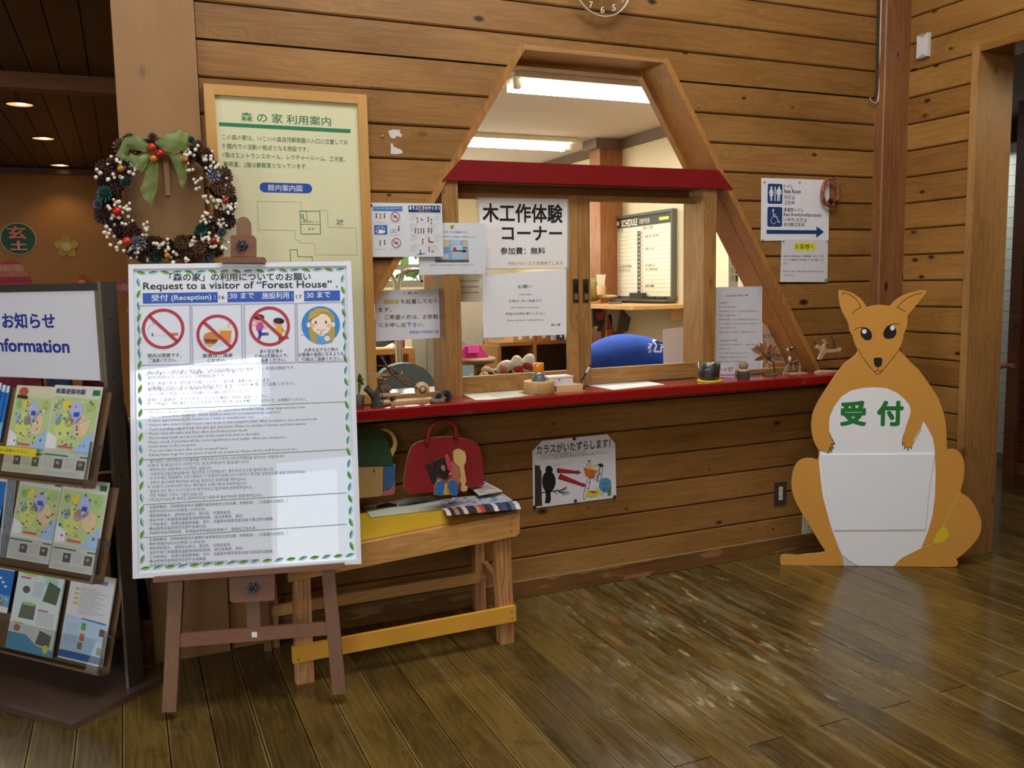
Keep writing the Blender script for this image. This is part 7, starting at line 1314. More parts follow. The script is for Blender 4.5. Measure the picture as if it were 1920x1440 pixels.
def flatc(name, lab, cat, px, h, dz=.0, cvt=c):
    P_ = [onZ(*cvt(*p), ZC0+dz) for p in px]; r = empty(name, sum(P_, Vector())/len(P_), lab, cat); q = MB(); q.prism([p+Vector((0, 0, .0008)) for p in P_], (0, 0, 1), .0008); q.build('sheet', mat(h, rough=.5, noise=.03), r); return r, P_
r, P_ = flatc('map_sheet', 'worn pale map sheet lying on the red counter below the left sash', 'sheet', [(895, 603), (1360, 566), (1545, 608), (1130, 652), (1010, 655)], 'cfcdb8')
s = Sheet((0, 0, ZC0+.0012), (1, 0, 0), (0, 1, 0), .0003); s.poly([c(1100, 608), c(1290, 590), c(1420, 612), c(1180, 635)], 'b4b6a0'); s.stroke([c(1000, 615), c(1200, 600), c(1400, 590)], .0015, '9a9a88'); s.stroke([c(1050, 640), c(1250, 612), c(1500, 606)], .0012, '9a9a88'); s.done(r)
c9 = cv(0, 0, 1)
r, P_ = flatc('sign_in_sheet', 'white form sheet lying on the counter below the right sash', 'sheet', [(1098, 722), (1215, 715), (1246, 721), (1150, 731)], 'dcdcd6', cvt=c9)
# pen on ball chain stand
b0 = oc_(1090, 727); b0.y = 3.40; b0.x = onY(1088, 720, 3.4).x; t = empty('counter_pen', b0, 'counter pen slanting out of a round black sprung stand', 'pen'); q = MB(); q.lathe([(.017, 0), (.016, .01), (.008, .018), (.0001, .02)], b0, seg=20); q.build('pen_stand', mat('22201e', rough=.35), t)
q = MB(); q.lathe([(.0001, 0), (.016, .001), (.0165, .004), (.0001, .005)], b0+Vector((-.002, -.014, .018)), (-.3, -1, .3), 20); q.build('holder_ring', mat('8a8272', rough=.4, metal=.4), t)
pA, pB = onY(1090, 714, 3.38), onY(1108, 684, 3.37); q = MB(); q.tube([pA, pA.lerp(pB, .5)], [.004, .005], 8, mat('1f1d1c')); q.tube([pA.lerp(pB, .5), pA.lerp(pB, .85)], .0048, 8, mat('d4d0c4')); q.tube([pA.lerp(pB, .85), pB], [.0048, .004], 8, mat('1a1a1a')); q.build('pen_barrel', None, t)
# glass of iced coffee with coaster
c = cv(1300, 560, 6.0)
bc = onY(*c(200, 905), 3.335); b0 = Vector((bc.x, 3.345, ZC0)); t = empty('yellow_coaster', b0, 'round yellow coaster under the dark drink cup', 'coaster'); q = MB(); kk = (onY(*c(318, 900), 3.345).x-onY(*c(82, 900), 3.345).x)/2
q.lathe([(kk*.97, 0), (kk, .003), (kk*.97, .007), (.0001, .007)], b0, seg=30); q.build('coaster_disc', mat('d8c02a', rough=.45), t)
b1 = b0+Vector((-.004, 0, .007)); zt6 = onY(*c(180, 700), 3.345).z; h_ = zt6-b1.z; r0_ = kk*.79; r1_ = kk*.92
t = empty('plastic_cup', b1, 'clear plastic cup of black soil and green sprouts on the yellow coaster', 'cup'); q = MB(); q.lathe([(.0001, 0), (r0_, 0), (r1_, h_), (r1_*.97, h_)], b1, seg=30, caps=False); q.build('cup_wall', ACR, t)
q = MB(); q.lathe([(r0_*.96, .002), (r1_*.94, h_*.82), (.0001, h_*.86)], b1, seg=26); q.build('dark_filling', mat('17120d', rough=.5, noise=.5, nscale=120), t); rn = random.Random(3)
for i in range(9):
    a = rn.uniform(0, 6.28); r_ = rn.uniform(0, r1_*.75); q = MB(); q.ball(b1+Vector((r_*math.cos(a), r_*math.sin(a), h_*.88)), .006, None, 8, 6, (1.3, 1, .7)); q.build('pebble', mat(['cfc8a0', '6f8a3a', 'e4dcc0'][i % 3], rough=.6), t)
q = MB()
for i in range(26):
    a = rn.uniform(0, 6.28); r_ = rn.uniform(r1_*.3, r1_*.85); v = b1+Vector((r_*math.cos(a), r_*math.sin(a), h_*.84)); q.prism([v, v+Vector((.004, 0, 0)), v+Vector((.004, 0, .012))], (0, -1, 0), .001)
o = q.build('green_sprouts', mat('4a6a28', rough=.7), t); tag(o, kind='stuff')
# small price cards behind
t_, r = paper('colour_card', 3.42, [c(290, 730), c(470, 740), c(468, 885), c(288, 885)], 'small white card with purple fan shaped print behind the drink cup', 'card', 'dadadf'); 
for px, h in (([(350, 780), (372, 800), (352, 820)], 'b83a6a'), ([(380, 770), (450, 765), (440, 800), (410, 830), (385, 800)], 'c8a0b0'), ([(290, 850), (465, 845), (465, 868), (290, 872)], 'b890a8'), ([(300, 790), (330, 790), (330, 800), (300, 800)], '8a8a90')): t_.poly([c(*p) for p in px], h)
t_.done(r)
# plain stump ornament
b0 = oc_(*c(560, 895)); b0.y = 3.36; b0.x = onY(*c(563, 850), 3.36).x; t = empty('stump_ornament', b0, 'short dark bark stump with a pale rounded wooden top right of the cup', 'craft'); q = MB(); q.lathe([(.030, 0), (.0285, .02), (.027, .034), (.0001, .035)], b0, seg=18); q.build('bark_stump_base', mat('3d3430', rough=.9, noise=.35, nscale=80), t); q = MB(); q.lathe([(.0235, .034), (.0245, .038), (.0235, .042), (.0001, .043)], b0, seg=20); q.build('cut_ring', mat('d8b070', rough=.6), t)
q = MB(); q.ball(b0+Vector((0, 0, .060)), .024, None, 16, 10, (1, .8, .95)); q.build('rounded_top', mat('8f8068', rough=.7, noise=.15), t)
# leaf fan bird
b0 = oc_(*c(860, 862)); b0.y = 3.39; b0.x = onY(*c(862, 850), 3.39).x; t = empty('leaf_fan_bird', b0, 'brown dried leaf fan bird on twig legs behind the stump ornament', 'craft'); q = MB(); q.lathe([(.034, 0), (.036, .003), (.033, .007), (.0001, .007)], b0, seg=20); q.build('wood_base', mat('5c4a38', rough=.8, noise=.2), t)
hub = onY(*c(820, 640), 3.385); lv = [(700, 660, 700, 520), (690, 700, 640, 560), (700, 610, 670, 545), (760, 560, 740, 490), (790, 540, 785, 460), (880, 560, 870, 505), (910, 590, 930, 520), (930, 620, 965, 575), (940, 650, 990, 640), (935, 670, 998, 690), (790, 750, 760, 790), (700, 680, 660, 690)]
for i, (_, _, tx_, ty_) in enumerate(lv):
    tip = onY(*c(tx_, ty_), 3.385+.004*(i % 3)); d = (tip-hub); L_ = d.length; u = d.normalized(); w = Vector((u.z, 0, -u.x)); q = MB(); pr_ = []
    for k in range(7): f = k/6; pr_.append(hub+u*L_*f+w*.0115*math.sin(math.pi*min(1, f*1.02))**.8)
    for k in range(6, -1, -1): f = k/6; pr_.append(hub+u*L_*f-w*.0115*math.sin(math.pi*min(1, f*1.02))**.8)
    q.prism([p+Vector((0, -.0015*i, 0)) for p in pr_], (0, -1, 0), .001, mat(['8a5c38', 'a07048', '74482c'][i % 3], rough=.7, noise=.15)); q.build('leaf', None, t)
q = MB(); q.ball(hub+Vector((0, -.02, -.005)), .012, None, 10, 8, (1, .8, 1.3)); q.ball(hub+Vector((-.0, -.022, .015)), .0065, None, 8, 6); q.tube([onY(*c(840, 680), 3.365), onY(*c(905, 715), 3.37), onY(*c(915, 840), 3.37)], [.004, .004, .0035], 6); q.build('twig_body', TWD, t)
# twig dog
b0 = oc_(*c(1120, 850)); b0.y = 3.38; b0.x = onY(*c(1140, 850), 3.38).x; t = empty('twig_dog', b0, 'sitting dog-like animal of twigs with an acorn eye, near the counter corner', 'craft'); Yd = 3.38
q = MB(); q.prism([(b0.x+dx, Yd+dy, ZC0+.004) for dx, dy in ((-.05, -.03), (.055, -.032), (.06, .02), (-.045, .022))], (0, 0, 1), .004); q.build('wood_base', mat('a08058', rough=.8, noise=.15), t)
for pts, nm in (([(1040, 860), (1060, 780), (1085, 720)], 'leg'), ([(1010, 855), (1040, 780), (1075, 730)], 'leg'), ([(1200, 850), (1198, 760), (1190, 690)], 'leg'), ([(1130, 800), (1120, 740), (1110, 710)], 'leg')):
    q = MB(); tw(q, pts, Yd, [.005, .0045, .004], None, c); q.build(nm, mat('8f7a64', rough=.85, noise=.3, nscale=70), t)
q = MB(); tw(q, [(1080, 725), (1140, 715), (1195, 690)], Yd, [.006, .0075, .006], None, c); tw(q, [(1075, 720), (1085, 660), (1090, 590)], Yd, [.006, .005, .005], None, c); q.build('twig_body', mat('6a5444', rough=.85, noise=.3, nscale=70), t)
q = MB(); q.ball(onY(*c(1095, 560), Yd-.002), .011, None, 12, 8, (1.2, 1, .8)); q.build('head', mat('3a302a', rough=.6), t); q = MB(); q.ball(onY(*c(1108, 548), Yd-.013), .004, None, 10, 6); q.build('eye', mat('e8dcc0', rough=.4), t); q = MB(); q.ball(onY(*c(1062, 575), Yd-.006), .007, None, 8, 6, (.7, 1, 1.2)); q.ball(onY(*c(1085, 680), Yd-.006), .010, None, 8, 6, (1, .6, 1.5)); q.build('pale_patch', mat('d8bc84', rough=.6), t)
q = MB(); q.prism([onY(*c(*p), Yd+.006) for p in ((1110, 660), (1160, 620), (1190, 660), (1185, 700), (1130, 715))], (0, -1, 0), .002); q.build('brown_leaf', mat('7a4a30', rough=.7), t)
# driftwood deer at the right end
b0 = oc_(*c(1510, 838)); b0.y = 3.36; b0.x = onY(*c(1515, 830), 3.36).x; Yd = 3.36; t = empty('driftwood_deer', b0, 'pale driftwood animal on thin wire legs at the right end of the counter', 'craft')
q = MB(); q.tube([onY(*c(1370, 835), Yd), onY(*c(1420, 825), Yd), onY(*c(1600, 828), Yd), onY(*c(1690, 830), Yd)], [.008, .011, .011, .008], 8); o = q.build('driftwood_base', mat('b8a07c', rough=.8, noise=.2), t)
for xx in ((1440, 1432), (1470, 1470), (1595, 1590), (1640, 1650)):
    q = MB(); tw(q, [(xx[0]-15, 630), (xx[1], 810)], Yd+(.008 if xx[0] % 20 else -.008), .0012, None, c); q.build('wire_leg', mat('6a5a4c', rough=.5, metal=.4), t)
q = MB(); q.prism([onY(*c(*p), Yd-.004) for p in ((1410, 685), (1435, 620), (1455, 575), (1480, 480), (1492, 480), (1490, 560), (1560, 575), (1620, 565), (1668, 550), (1660, 590), (1560, 605), (1490, 610), (1470, 640), (1445, 685))], (0, -1, 0), .012); q.prism([onY(*c(*p), Yd-.001) for p in ((1378, 555), (1405, 520), (1440, 530), (1452, 570), (1430, 600), (1415, 570))], (0, -1, 0), .008); q.build('pale_body', mat('c4a67c', rough=.75, noise=.15), t)
q = MB(); q.ball(onY(*c(1470, 480), Yd+.006), .0125, None, 12, 8, (1.5, .7, .9)); q.ball(onY(*c(1510, 505), Yd+.004), .009, None, 10, 6, (1.5, .6, .8)); q.build('shell_head', mat('9a7458', rough=.7, noise=.2), t); q = MB(); tw(q, [(1590, 550), (1580, 500), (1560, 440), (1520, 380)], Yd, [.006, .005, .0025, .0012], None, c); tw(q, [(1580, 500), (1600, 450)], Yd, [.004, .002], None, c); q.build('twig_antler', TWD, t)
# potted sprig beside the board
t = empty('potted_sprig', Vector((onY(672, 730, 3.36).x, 3.36, ZC0)), 'green leafy sprig in a small pot partly hidden by the request board', 'plant'); b0 = t.location.copy(); q = MB(); q.lathe([(.018, 0), (.024, .045), (.0001, .043)], b0, seg=16); q.build('pot', mat('6a5a48', rough=.7), t)
c = cv(660, 600, 4.364)
for i, (x, y) in enumerate(((75, 440), (92, 470), (98, 510), (85, 500), (60, 430), (50, 470), (70, 480), (65, 520))):
    tip = onY(*c(x, y), 3.355-.003*i); a = b0+Vector((0, 0, .045)); m_ = a.lerp(tip, .55)+Vector((0, 0, .012)); d = (tip-m_).normalized(); w = d.cross(Vector((0, 1, 0)))*.006; q = MB(); q.tube([a, m_], .0010, 4); q.prism([m_, m_.lerp(tip, .4)+w, tip, m_.lerp(tip, .4)-w], (0, -1, 0), .0006); q.build('leaf', mat(['3f6a2c', '5a8038'][i % 2], rough=.5), t)

# ================================================================== WALL FITTINGS
# clock whose lower rim shows at the top edge
cw = onY(1128, -32, WY-.03); rc = (onY(1128, 33, WY-.03)-cw).length; t = empty('wall_clock', cw-Vector((0, -.01, rc)), 'round clear wall clock whose lower rim shows at the top edge', 'clock')
q = MB(); q.lathe([(rc*.965, 0), (rc*.965, .012), (rc, .012), (rc, 0)], cw, (0, -1, 0), 48, caps=False); q.build('rim', mat('c9b99c', rough=.3, coat=.3), t); q = MB(); q.lathe([(.0001, .003), (rc*.96, .003), (rc*.96, .005), (.0001, .005)], cw, (0, -1, 0), 48); q.build('clear_dial', glassmat('dial_glass', (.9, .89, .86), .05), t); q = MB(); q.lathe([(.018, -.028), (.018, .002), (.0001, .002)], cw, (0, -1, 0), 24); q.build('movement', mat('2a2a2a'), t)
s = Sheet(cw+Vector((0, -.0055, 0)), EX, EZ, .0004)
for k in range(12):
    a = math.pi/2-2*math.pi*(k+1)/12; h = .026; s.box_text(str(k+1), .78*rc*math.cos(a)-h*.35*(1 if k < 9 else 1.6), .78*rc*math.sin(a)-h/2, .78*rc*math.cos(a)+h*.35*(1 if k < 9 else 1.6), .78*rc*math.sin(a)+h/2, 'e2d8c4', 0, 1, 3)
s.stroke([(0, 0), (.05, .06)], .006, '2a2a2a', 2, uv=True); s.stroke([(0, 0), (-.03, .10)], .005, '2a2a2a', 2, uv=True); s.done(t)
# grey outlet, beige outlet behind the kangaroo
def outlet(x0, y0, x1, y1, lab, dark=True):
    a, b = onY(x0, y1, WY), onY(x1, y0, WY); t = empty('wall_outlet', ((a.x+b.x)/2, WY, a.z), lab, 'outlet'); one('cover_plate', (a.x, WY-.007, a.z), (b.x, WY, b.z), mat('5c5148' if dark else 'cfc4a4', rough=.35, metal=.5 if dark else 0), t)
    cx, cz = (a.x+b.x)/2, (a.z+b.z)/2; one('socket_insert', (cx-.012, WY-.0085, cz-.034), (cx+.012, WY-.007, cz+.034), mat('d6ceb8', rough=.4), t)
    for dz in (-.016, .016):
        for dx in (-.005, .005): one('slot', (cx+dx-.001, WY-.0088, cz+dz-.005), (cx+dx+.001, WY-.0085, cz+dz+.005), mat('2a2622', noise=0), t)
outlet(1451, 902, 1473, 947, 'brushed metal outlet plate left of the kangaroo cutout'); outlet(1504, 962, 1522, 1002, 'beige outlet mostly hidden behind the kangaroo leg', False)
# sensor on the right wall
a, b = onX(1723.5, 107, RX), onX(1746, 60, RX); t = empty('white_wall_sensor', (RX, (a.y+b.y)/2, a.z), 'small white rectangular sensor box high on the right-hand wall', 'sensor'); y0_, y1_ = min(a.y, b.y), max(a.y, b.y); zA, zB = onX(1735, 106, RX-.02).z, onX(1735, 62, RX-.02).z
q = MB(); q.box((RX-.02, y0_, zA), (RX, y1_, zB)); q.build('housing', mat('d8d2cc', rough=.4), t); q = MB(); ym = (y0_+y1_)/2
q.prism([(RX-.0205, y1_, zB), (RX-.0205, y0_, zB), (RX-.0205, ym, zB-.018)], (-1, 0, 0), .0); q.prism([(RX-.0205, y1_, zA), (RX-.0205, y0_, zA), (RX-.0205, ym, zA+.018)], (-1, 0, 0), 0); q.build('lens_wedge', mat('a8a09a', rough=.3), t)
# cable beside the post
t = empty('wall_cable', onY(1652, 100, WY-.012), 'black and white cable pair hanging down beside the corner post', 'cable'); Yc_ = WY-.012
q = MB(); q.tube([onY(*p, Yc_) for p in ((1648, -70), (1646.5, 0), (1645, 100), (1644, 170), (1640, 182), (1633, 186))], .0042, 8); q.build('black_cable', mat('17140f', rough=.5), t)
q = MB(); q.tube([onY(*p, Yc_-.008) for p in ((1652.5, -70), (1652.5, 0), (1650, 80), (1650, 130), (1648, 175), (1646, 190), (1641, 194), (1634, 190), (1631, 183))], .0030, 8); q.build('white_cable', mat('cfc6b4', rough=.5), t)
# torn poster remains, round plug and thread
c = cv(360, 0, 3.0); t = empty('torn_paper_remains', onY(738, 265, WY), 'torn white paper remains left on the wall boards beside the guide board', 'paper scrap')
for px in ([(1103, 738), (1130, 728), (1172, 732), (1168, 748), (1182, 755), (1178, 772), (1150, 765), (1140, 780), (1118, 775)], [(1118, 808), (1128, 806), (1135, 825), (1182, 845), (1186, 862), (1150, 868), (1118, 865)]): q = MB(); q.prism([onY(*c(*p), WY-.001) for p in px], (0, -1, 0), .0006); q.build('torn_scrap', mat('cfc8be', rough=.7, noise=.08), t)
q = MB(); q.lathe([(.0075, 0), (.0075, .0015), (.0001, .0018)], onY(*c(1072, 768), WY), (0, -1, 0), 18); q.build('wood_plug', mat('a87238', rough=.5), wb)

# ================================================================== LEFT ROOM: PAPER ART, TABLE, CHAIR
Yd_ = Yf-.012; c = cv(0, 280, 5.1423)
s = wall_sheet(Yd_-.012); cen = onY(*c(178, 862), Yd_); rx_ = abs(onY(*c(352, 862), Yd_).x-cen.x); rz_ = abs(onY(*c(178, 708), Yd_).z-cen.z)
t = empty('oval_paper_sign', cen-Vector((0, 0, rz_)), 'dark green oval paper sign with pink characters on the orange wall', 'sign'); q = MB(); q.prism([cen+Vector((rx_*math.cos(2*math.pi*i/36), 0, rz_*math.sin(2*math.pi*i/36))) for i in range(36)], (0, -1, 0), .01); q.build('oval_card', mat('c9b98c', rough=.7), t)
q = MB(); q.prism([cen+Vector((rx_*.95*math.cos(2*math.pi*i/36), -.002, rz_*.95*math.sin(2*math.pi*i/36))) for i in range(36)], (0, -1, 0), .001); q.build('green_field', mat('2a5a4e', rough=.7, noise=.3, nscale=12), t)
s.text('玄', c(70, 865), c(245, 740), 'd8806a', .02, 2); s.text('土', c(100, 972), c(258, 880), 'e09a84', .03, 2); s.done(t)
def flower(x, y, r, cols, lab, n=5, ang=.3, Y=None):
    Y = Y or Yd_; cn = onY(*c(x, y), Y); rr = (onY(*c(x+r, y), Y)-cn).length; t = empty('paper_flower', cn-Vector((0, 0, rr)), lab, 'paper flower', 'paper flowers on the orange wall')
    for k in range(n):
        a = ang+2*math.pi*k/n; p = cn+Vector((rr*.6*math.cos(a), .001*k, rr*.6*math.sin(a))); q = MB(); q.prism([p+Vector((math.cos(a)*rr*.42*math.cos(b)-math.sin(a)*rr*.36*math.sin(b), 0, math.sin(a)*rr*.42*math.cos(b)+math.cos(a)*rr*.36*math.sin(b))) for b in [2*math.pi*i/14 for i in range(14)]], (0, -1, 0), .004); q.build('petal', mat(cols[k % 2], rough=.6, noise=.15), t)
    q = MB(); q.prism([cn+Vector((rr*.40*math.cos(b), -.008, rr*.40*math.sin(b))) for b in [2*math.pi*i/20 for i in range(20)]], (0, -1, 0), .006); q.build('centre', mat(cols[2], rough=.6), t)
flower(642, 940, 118, ('b8a63a', 'a8983a', 'cfb896'), 'yellow paper flower with pale centre high on the orange wall'); flower(792, 1290, 90, ('b84a28', 'c86a48', 'd8a890'), 'red-orange paper flower peeping over the rack header', ang=math.pi/2); flower(1205, 1330, 100, ('b8606a', 'c47880', 'c89a86'), 'pink paper flower between the rack post and the request board', ang=1.9)
flower(1290, 1560, 70, ('c8a88a', 'b89478', 'c89a86'), 'pale paper flower low down beside the rack post', ang=.5)
t = empty('striped_paper_dome', onY(*c(100, 1300), Yd_), 'large red and pink striped paper dome on the orange wall', 'paper art')
cx_, cz_ = onY(*c(100, 1300), Yd_).x, onY(*c(100, 1310), Yd_-.0).z-.25; RX_, RZ_ = onY(*c(338, 1300), Yd_).x-cx_, onY(*c(100, 1052), Yd_).z-cz_; n = 16
for k in range(n):
    z0_, z1_ = RZ_*(k/n*1.9-.9), RZ_*((k+1)/n*1.9-.9); 
    def hw(z): return RX_*math.sqrt(max(0, 1-(z/RZ_)**2)) if z > 0 else RX_
    q = MB(); P_ = [(cx_-hw(z0_), Yd_, cz_+z0_), (cx_+hw(z0_), Yd_, cz_+z0_), (cx_+hw((z0_+z1_)/2)*.5+hw(z1_)*.5, Yd_, cz_+z1_), (cx_-hw(z1_), Yd_, cz_+z1_)]
    if hw(z1_) < 1e-4: P_ = P_[:3]
    q.prism(P_, (0, -1, 0), .006); q.build('stripe', mat(['a83040', 'c87874', 'c89a80', 'b84450'][k % 4], rough=.6, noise=.2, nscale=20), t)
zcl = onY(60, 735, 5.2).z-.12
for i, (x0_, x1_, h) in enumerate(((-60, 80, '8a3040'), (80, 100, 'b8a890'), (92, 135, '3f5a80'), (150, 192, '9a4a4a'))):
    a, b = onY(x0_, 735, 5.2), onY(x1_, 705, 5.2); t = empty('folded_cloth', ((a.x+b.x)/2, 5.2, a.z-.12), ['dark red', 'cream patterned', 'blue', 'red patterned'][i]+' cloth bundle glimpsed between the header panel and the top leaflets', 'cloth', 'cloth bundles behind the rack'); q = MB(); w = (b.x-a.x)/2
    yy = .16*(i % 2)
    q.hexa([(a.x, 5.2+yy, zcl), (b.x, 5.2+yy, zcl), (b.x, 5.35+yy, zcl), (a.x, 5.35+yy, zcl), (a.x+.01, 5.21+yy, b.z), (b.x-.01, 5.21+yy, b.z), (b.x-.01, 5.34+yy, b.z), (a.x+.01, 5.34+yy, b.z)]); q.build('bundle', mat(h, rough=.9, noise=.4, nscale=25), t)
t = empty('display_stand', (onY(60, 735, 5.3).x, 5.35, 0), 'low dark stand carrying cloth bundles behind the rack', 'stand'); a_, b_ = onY(-90, 740, 5.15).x, onY(205, 740, 5.15).x
one('stand_top', (a_, 5.15, zcl-.03), (b_, 5.6, zcl-.001), mat('5a3a22', rough=.6), t)
for x in (a_+.03, b_-.03): one('leg', (x-.02, 5.2, 0), (x+.02, 5.24, zcl-.03), mat('5a3a22', rough=.6), t); one('leg', (x-.02, 5.5, 0), (x+.02, 5.54, zcl-.03), mat('5a3a22', rough=.6), t)
# table and dark chair behind the rack
Yt_ = 4.3; tl = onY(238, 884, Yt_); t = empty('side_table', (tl.x-.4, Yt_+.3, 0), 'table with peach wooden top and dark legs behind the rack post', 'table'); one('table_top', (tl.x-1.3, Yt_, tl.z-.035), (tl.x, Yt_+.7, tl.z), mat('a8683c', rough=.45), t)
for x in (tl.x-1.25, tl.x-.08):
    for y in (Yt_+.05, Yt_+.62): q = MB(); q.tube([(x, y, 0), (x, y, tl.z-.035)], .018, 8); q.build('leg', mat('1f1a18', rough=.4), t)
ch = onY(235, 762, 4.1); t = empty('dark_chair', (ch.x-.1, 4.1, 0), 'dark chair with curved black legs between the rack post and the request board', 'chair'); q = MB(); z_ = onY(230, 880, 4.1).z
q.hexa([(ch.x-.32, 4.1, z_), (ch.x+.03, 4.1, z_), (ch.x+.02, 4.13, z_), (ch.x-.32, 4.13, z_), (ch.x-.34, 4.16, ch.z), (ch.x+.0, 4.16, ch.z), (ch.x+.0, 4.19, ch.z), (ch.x-.34, 4.19, ch.z)]); q.build('backrest', mat('1e1a1c', rough=.6), t)
one('seat', (ch.x-.34, 3.75, .42), (ch.x+.05, 4.1, .46), mat('1e1a1c', rough=.6), t)
for pts in ([(235, 960), (252, 1040), (268, 1100), (276, 1160)], [(248, 1085), (262, 1130), (274, 1158)]): q = MB(); q.tube([onY(x, y, 3.72) for x, y in pts], .014, 8); q.build('leg', mat('17130f', rough=.4), t)
for x in (ch.x-.3, ch.x): q = MB(); q.tube([(x, 4.12, 0), (x, 4.1, z_+.02)], .013, 8); q.build('leg', mat('17130f', rough=.4), t)

# ================================================================== PEOPLE
def skin_body(name, verts, edges, radii, m, parent, root=0, levels=2):
    me = bpy.data.meshes.new(name); me.from_pydata([tuple(v) for v in verts], edges, []); o = bpy.data.objects.new(name, me); COL.objects.link(o); attach(o, parent)
    md = o.modifiers.new('skin', 'SKIN'); sk = me.skin_vertices[0].data if me.skin_vertices else None
    if sk is None:
        bm__ = bmesh.new(); bm__.from_mesh(me); bm__.verts.layers.skin.verify(); bm__.to_mesh(me); bm__.free(); sk = me.skin_vertices[0].data
    for i, r in enumerate(radii): sk[i].radius = r if isinstance(r, tuple) else (r, r); sk[i].use_root = (i == root)
    md.use_smooth_shade = True; s_ = o.modifiers.new('smooth', 'SUBSURF'); s_.levels = levels; s_.render_levels = levels
    bpy.context.view_layer.update(); dg = bpy.context.evaluated_depsgraph_get(); nm = bpy.data.meshes.new_from_object(o.evaluated_get(dg)); o.modifiers.clear(); o.data = nm; bpy.data.meshes.remove(me)
    nm.materials.clear(); nm.materials.append(m); nm.polygons.foreach_set('use_smooth', [True]*len(nm.polygons)); o.name = name; return o
SKIN = mat('c9956f', rough=.55, noise=.05); BLUE = mat('1d4cb4', rough=.85, noise=.14, nscale=16)
Yp_ = 4.28; pt = lambda x, y, dy=0: onY(x, y, Yp_+dy)
hip = pt(1100, 690, .05); back1 = pt(1143, 672); back2 = pt(1195, 667); sh_l = pt(1245, 664); neck = pt(1268, 678); head = pt(1296, 690)
t = empty('person', (hip.x, Yp_, 0), 'person in a blue work shirt bending forward over the inner desk behind the right sash', 'person')
lx = hip.x-.05
V = [hip, back1, back2, sh_l, neck, head, head+Vector((.07, 0, -.05)), Vector((lx, Yp_-.08, .48)), Vector((lx-.02, Yp_-.08, .08)), Vector((lx+.12, Yp_-.12, .03)), Vector((lx, Yp_+.16, .48)), Vector((lx-.02, Yp_+.16, .08)), Vector((lx+.12, Yp_+.14, .03)),
     sh_l+Vector((.0, -.15, -.06)), sh_l+Vector((.06, -.2, -.26)), sh_l+Vector((.2, -.16, -.3)), sh_l+Vector((.0, .15, -.06)), sh_l+Vector((.06, .2, -.26)), sh_l+Vector((.2, .16, -.3))]
E_ = [(0, 1), (1, 2), (2, 3), (3, 4), (4, 5), (5, 6), (0, 7), (7, 8), (8, 9), (0, 10), (10, 11), (11, 12), (3, 13), (13, 14), (14, 15), (3, 16), (16, 17), (17, 18)]
skin_body('body', V, E_, [.11, .12, .125, .11, .055, .085, .06, .065, .045, .04, .065, .045, .04, .05, .04, .028, .05, .04, .028], SKIN, t)
V2 = [hip+Vector((-.02, 0, -.01)), back1, back2, sh_l, sh_l+Vector((.0, -.16, -.06)), sh_l+Vector((.03, -.2, -.17)), sh_l+Vector((.0, .16, -.06)), sh_l+Vector((.03, .2, -.17))]
shirt = skin_body('blue_shirt', V2, [(0, 1), (1, 2), (2, 3), (3, 4), (4, 5), (3, 6), (6, 7)], [.120, .146, .150, .146, .085, .065, .085, .065], BLUE, t)
skin_body('trousers', [hip, Vector((lx, Yp_-.08, .48)), Vector((lx-.02, Yp_-.08, .1)), Vector((lx, Yp_+.16, .48)), Vector((lx-.02, Yp_+.16, .1))], [(0, 1), (1, 2), (0, 3), (3, 4)], [.115, .08, .06, .08, .06], mat('3a3c48', rough=.8), t)
q = MB(); q.ball(head+Vector((0, 0, .02)), .095, None, 16, 10, (1.05, .95, .95)); q.build('hair', mat('1c1613', rough=.7), t)
for k, pts in enumerate(([(1128, 640), (1140, 655), (1160, 672), (1172, 688)], [(1135, 650), (1150, 672), (1158, 690)])):
    pass
# white print on the shirt, laid on its surface
from mathutils.bvhtree import BVHTree
bpy.context.view_layer.update()
bv = BVHTree.FromPolygons([shirt.data.vertices[i].co[:] for i in range(len(shirt.data.vertices))], [tuple(p.vertices) for p in shirt.data.polygons])
def drape(q):
    off = 0; vs_ = []
    for v in q.v:
        d = (Vector(v)-CAM).normalized(); h = bv.ray_cast(CAM, d)
        vs_.append(tuple(h[0]-d*.004) if h[0] is not None else tuple(Vector(v)))
    q.v = vs_; return q
q = MB(); s = wall_sheet(Yp_-.2)
def thick(pts, w):
    for a, b in zip(pts, pts[1:]):
        A__, B__ = s.uv(*a), s.uv(*b); n_ = 5; d = Vector((B__[0]-A__[0], B__[1]-A__[1])); L_ = d.length; d /= L_; nn_ = Vector((-d.y, d.x))*w/2
        vv = []; 
        for k in range(n_+1):
            p = Vector(A__)+d*L_*k/n_; vv += [s.P(p.x+nn_.x, p.y+nn_.y), s.P(p.x-nn_.x, p.y-nn_.y)]
        q.add(vv, [(2*k, 2*k+1, 2*k+3, 2*k+2) for k in range(n_)], ink('dfe4ee'))
c = cv(1080, 360, 4.0)
thick([c(575, 1112), c(605, 1150), c(585, 1196)], .010); thick([c(585, 1196), c(640, 1198), c(636, 1165), c(655, 1160)], .010); thick([c(575, 1112), c(650, 1122)], .010); thick([c(612, 1130), c(650, 1150)], .008)
glv, glf = glyphs('Park', .02, 2); a_ = s.uv(*c(548, 1120)); 
q.add([s.P(a_[0]-.006+y*.038, a_[1]-.01-x*.030, 0) for x, y, _ in glv], glf, ink('dfe4ee')); drape(q).build('shirt_print', None, t)

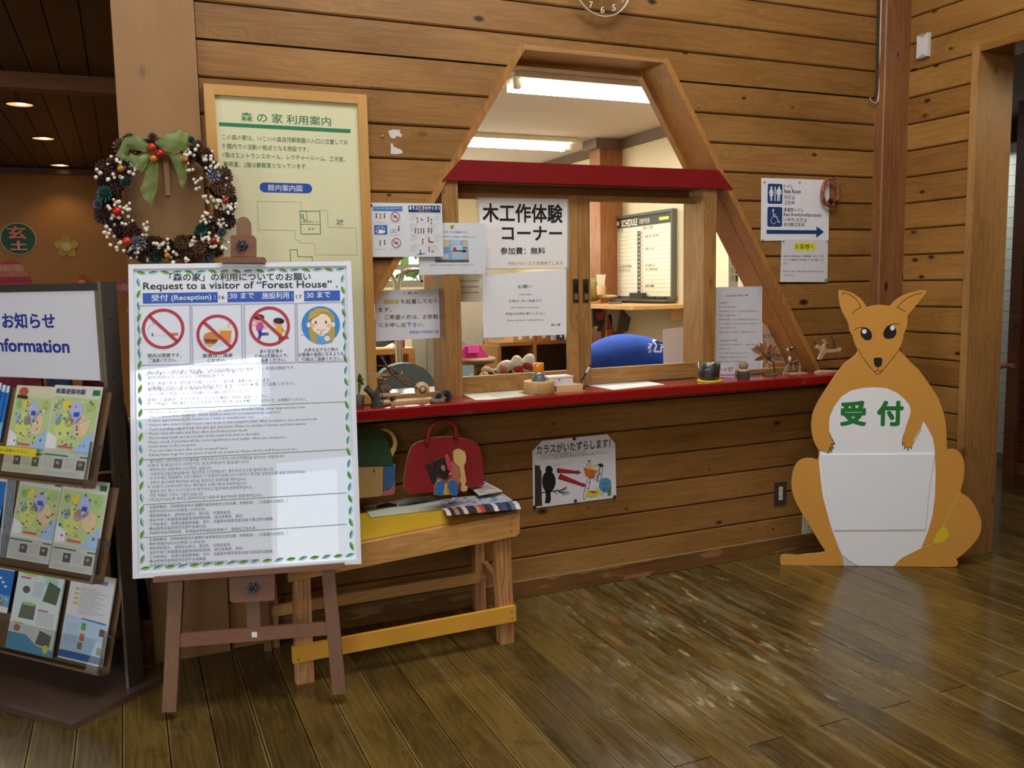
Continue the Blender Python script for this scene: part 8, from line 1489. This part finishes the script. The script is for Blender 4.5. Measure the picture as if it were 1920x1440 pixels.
# person in the corridor whose forearm shows past the door jamb
Ya = 3.78; el = onY(1838, 690, Ya); wr_ = onY(1884, 686, Ya); kn = onY(1896, 684, Ya); t = empty('person', (el.x-.42, Ya+.15, 0), 'person hidden behind the door jamb, only a bare forearm and open hand reaching right', 'person')
bx_, by_ = el.x-.40, Ya+.2; shz = .98
V = [(bx_, by_, .62), (bx_, by_, .82), (bx_, by_, 1.0), (bx_, by_, 1.08), (bx_, by_, 1.18), (bx_-.07, by_, .34), (bx_-.07, by_, .06), (bx_-.07, by_-.1, .03), (bx_+.07, by_, .34), (bx_+.07, by_, .06), (bx_+.07, by_-.1, .03), (bx_+.13, by_-.02, 1.0), (el.x-.12, el.y+.06, el.z+.06), tuple(el), tuple(wr_), tuple(wr_.lerp(kn, .5)), (bx_-.14, by_, 1.0), (bx_-.17, by_, .8), (bx_-.17, by_-.04, .62)]
E_ = [(0, 1), (1, 2), (2, 3), (3, 4), (0, 5), (5, 6), (6, 7), (0, 8), (8, 9), (9, 10), (2, 11), (11, 12), (12, 13), (13, 14), (14, 15), (2, 16), (16, 17), (17, 18)]
skin_body('body', V, E_, [.09, .09, .085, .035, .075, .055, .04, .035, .055, .04, .035, .04, .028, .024, .0165, (.010, .02), .04, .03, .022], mat('b5785c', rough=.55, noise=.04), t)
skin_body('shirt', [V[0], V[1], V[2], V[11], V[12], V[16], V[17]], [(0, 1), (1, 2), (2, 3), (3, 4), (2, 5), (5, 6)], [.105, .105, .10, .052, .04, .052, .042], mat('6a7a8a', rough=.85), t)
skin_body('trousers', [V[0], V[5], V[6], V[8], V[9]], [(0, 1), (1, 2), (0, 3), (3, 4)], [.10, .065, .05, .065, .05], mat('2f3440', rough=.85), t)
q = MB(); q.ball((bx_, by_+.01, 1.21), .088, None, 14, 10); q.build('hair', mat('1c1613', rough=.7), t)
pal = wr_.lerp(kn, .6)
for i, (dy, L_) in enumerate(((-.018, .050), (-.006, .056), (.006, .053), (.017, .043))):
    a = pal+Vector((.0, dy, .002)); d = (kn-wr_).normalized(); p1 = a+d*L_*.45+Vector((0, 0, .0)); p2 = a+d*L_*.8+Vector((0, 0, -.004)); p3 = a+d*L_+Vector((0, 0, -.010))
    q = MB(); q.tube([a, p1, p2, p3], [.0058, .0056, .005, .0036], 8); q.build('finger', mat('b5785c', rough=.55, noise=.04), t)
q = MB(); a = wr_.lerp(kn, .2)+Vector((0, -.016, 0)); q.tube([a, a+Vector((.018, -.014, -.006)), a+Vector((.036, -.018, -.012))], [.0066, .006, .0045], 8); q.build('thumb', mat('b5785c', rough=.55, noise=.04), t)

# ------------------------------------------------------------------ finish
bpy.data.objects.remove(_to)
sc.cycles.use_denoising = True
sc.cycles.max_bounces = 8; sc.cycles.diffuse_bounces = 4; sc.cycles.glossy_bounces = 4; sc.cycles.transparent_max_bounces = 16; sc.cycles.transmission_bounces = 6
sc.cycles.sample_clamp_indirect = 6
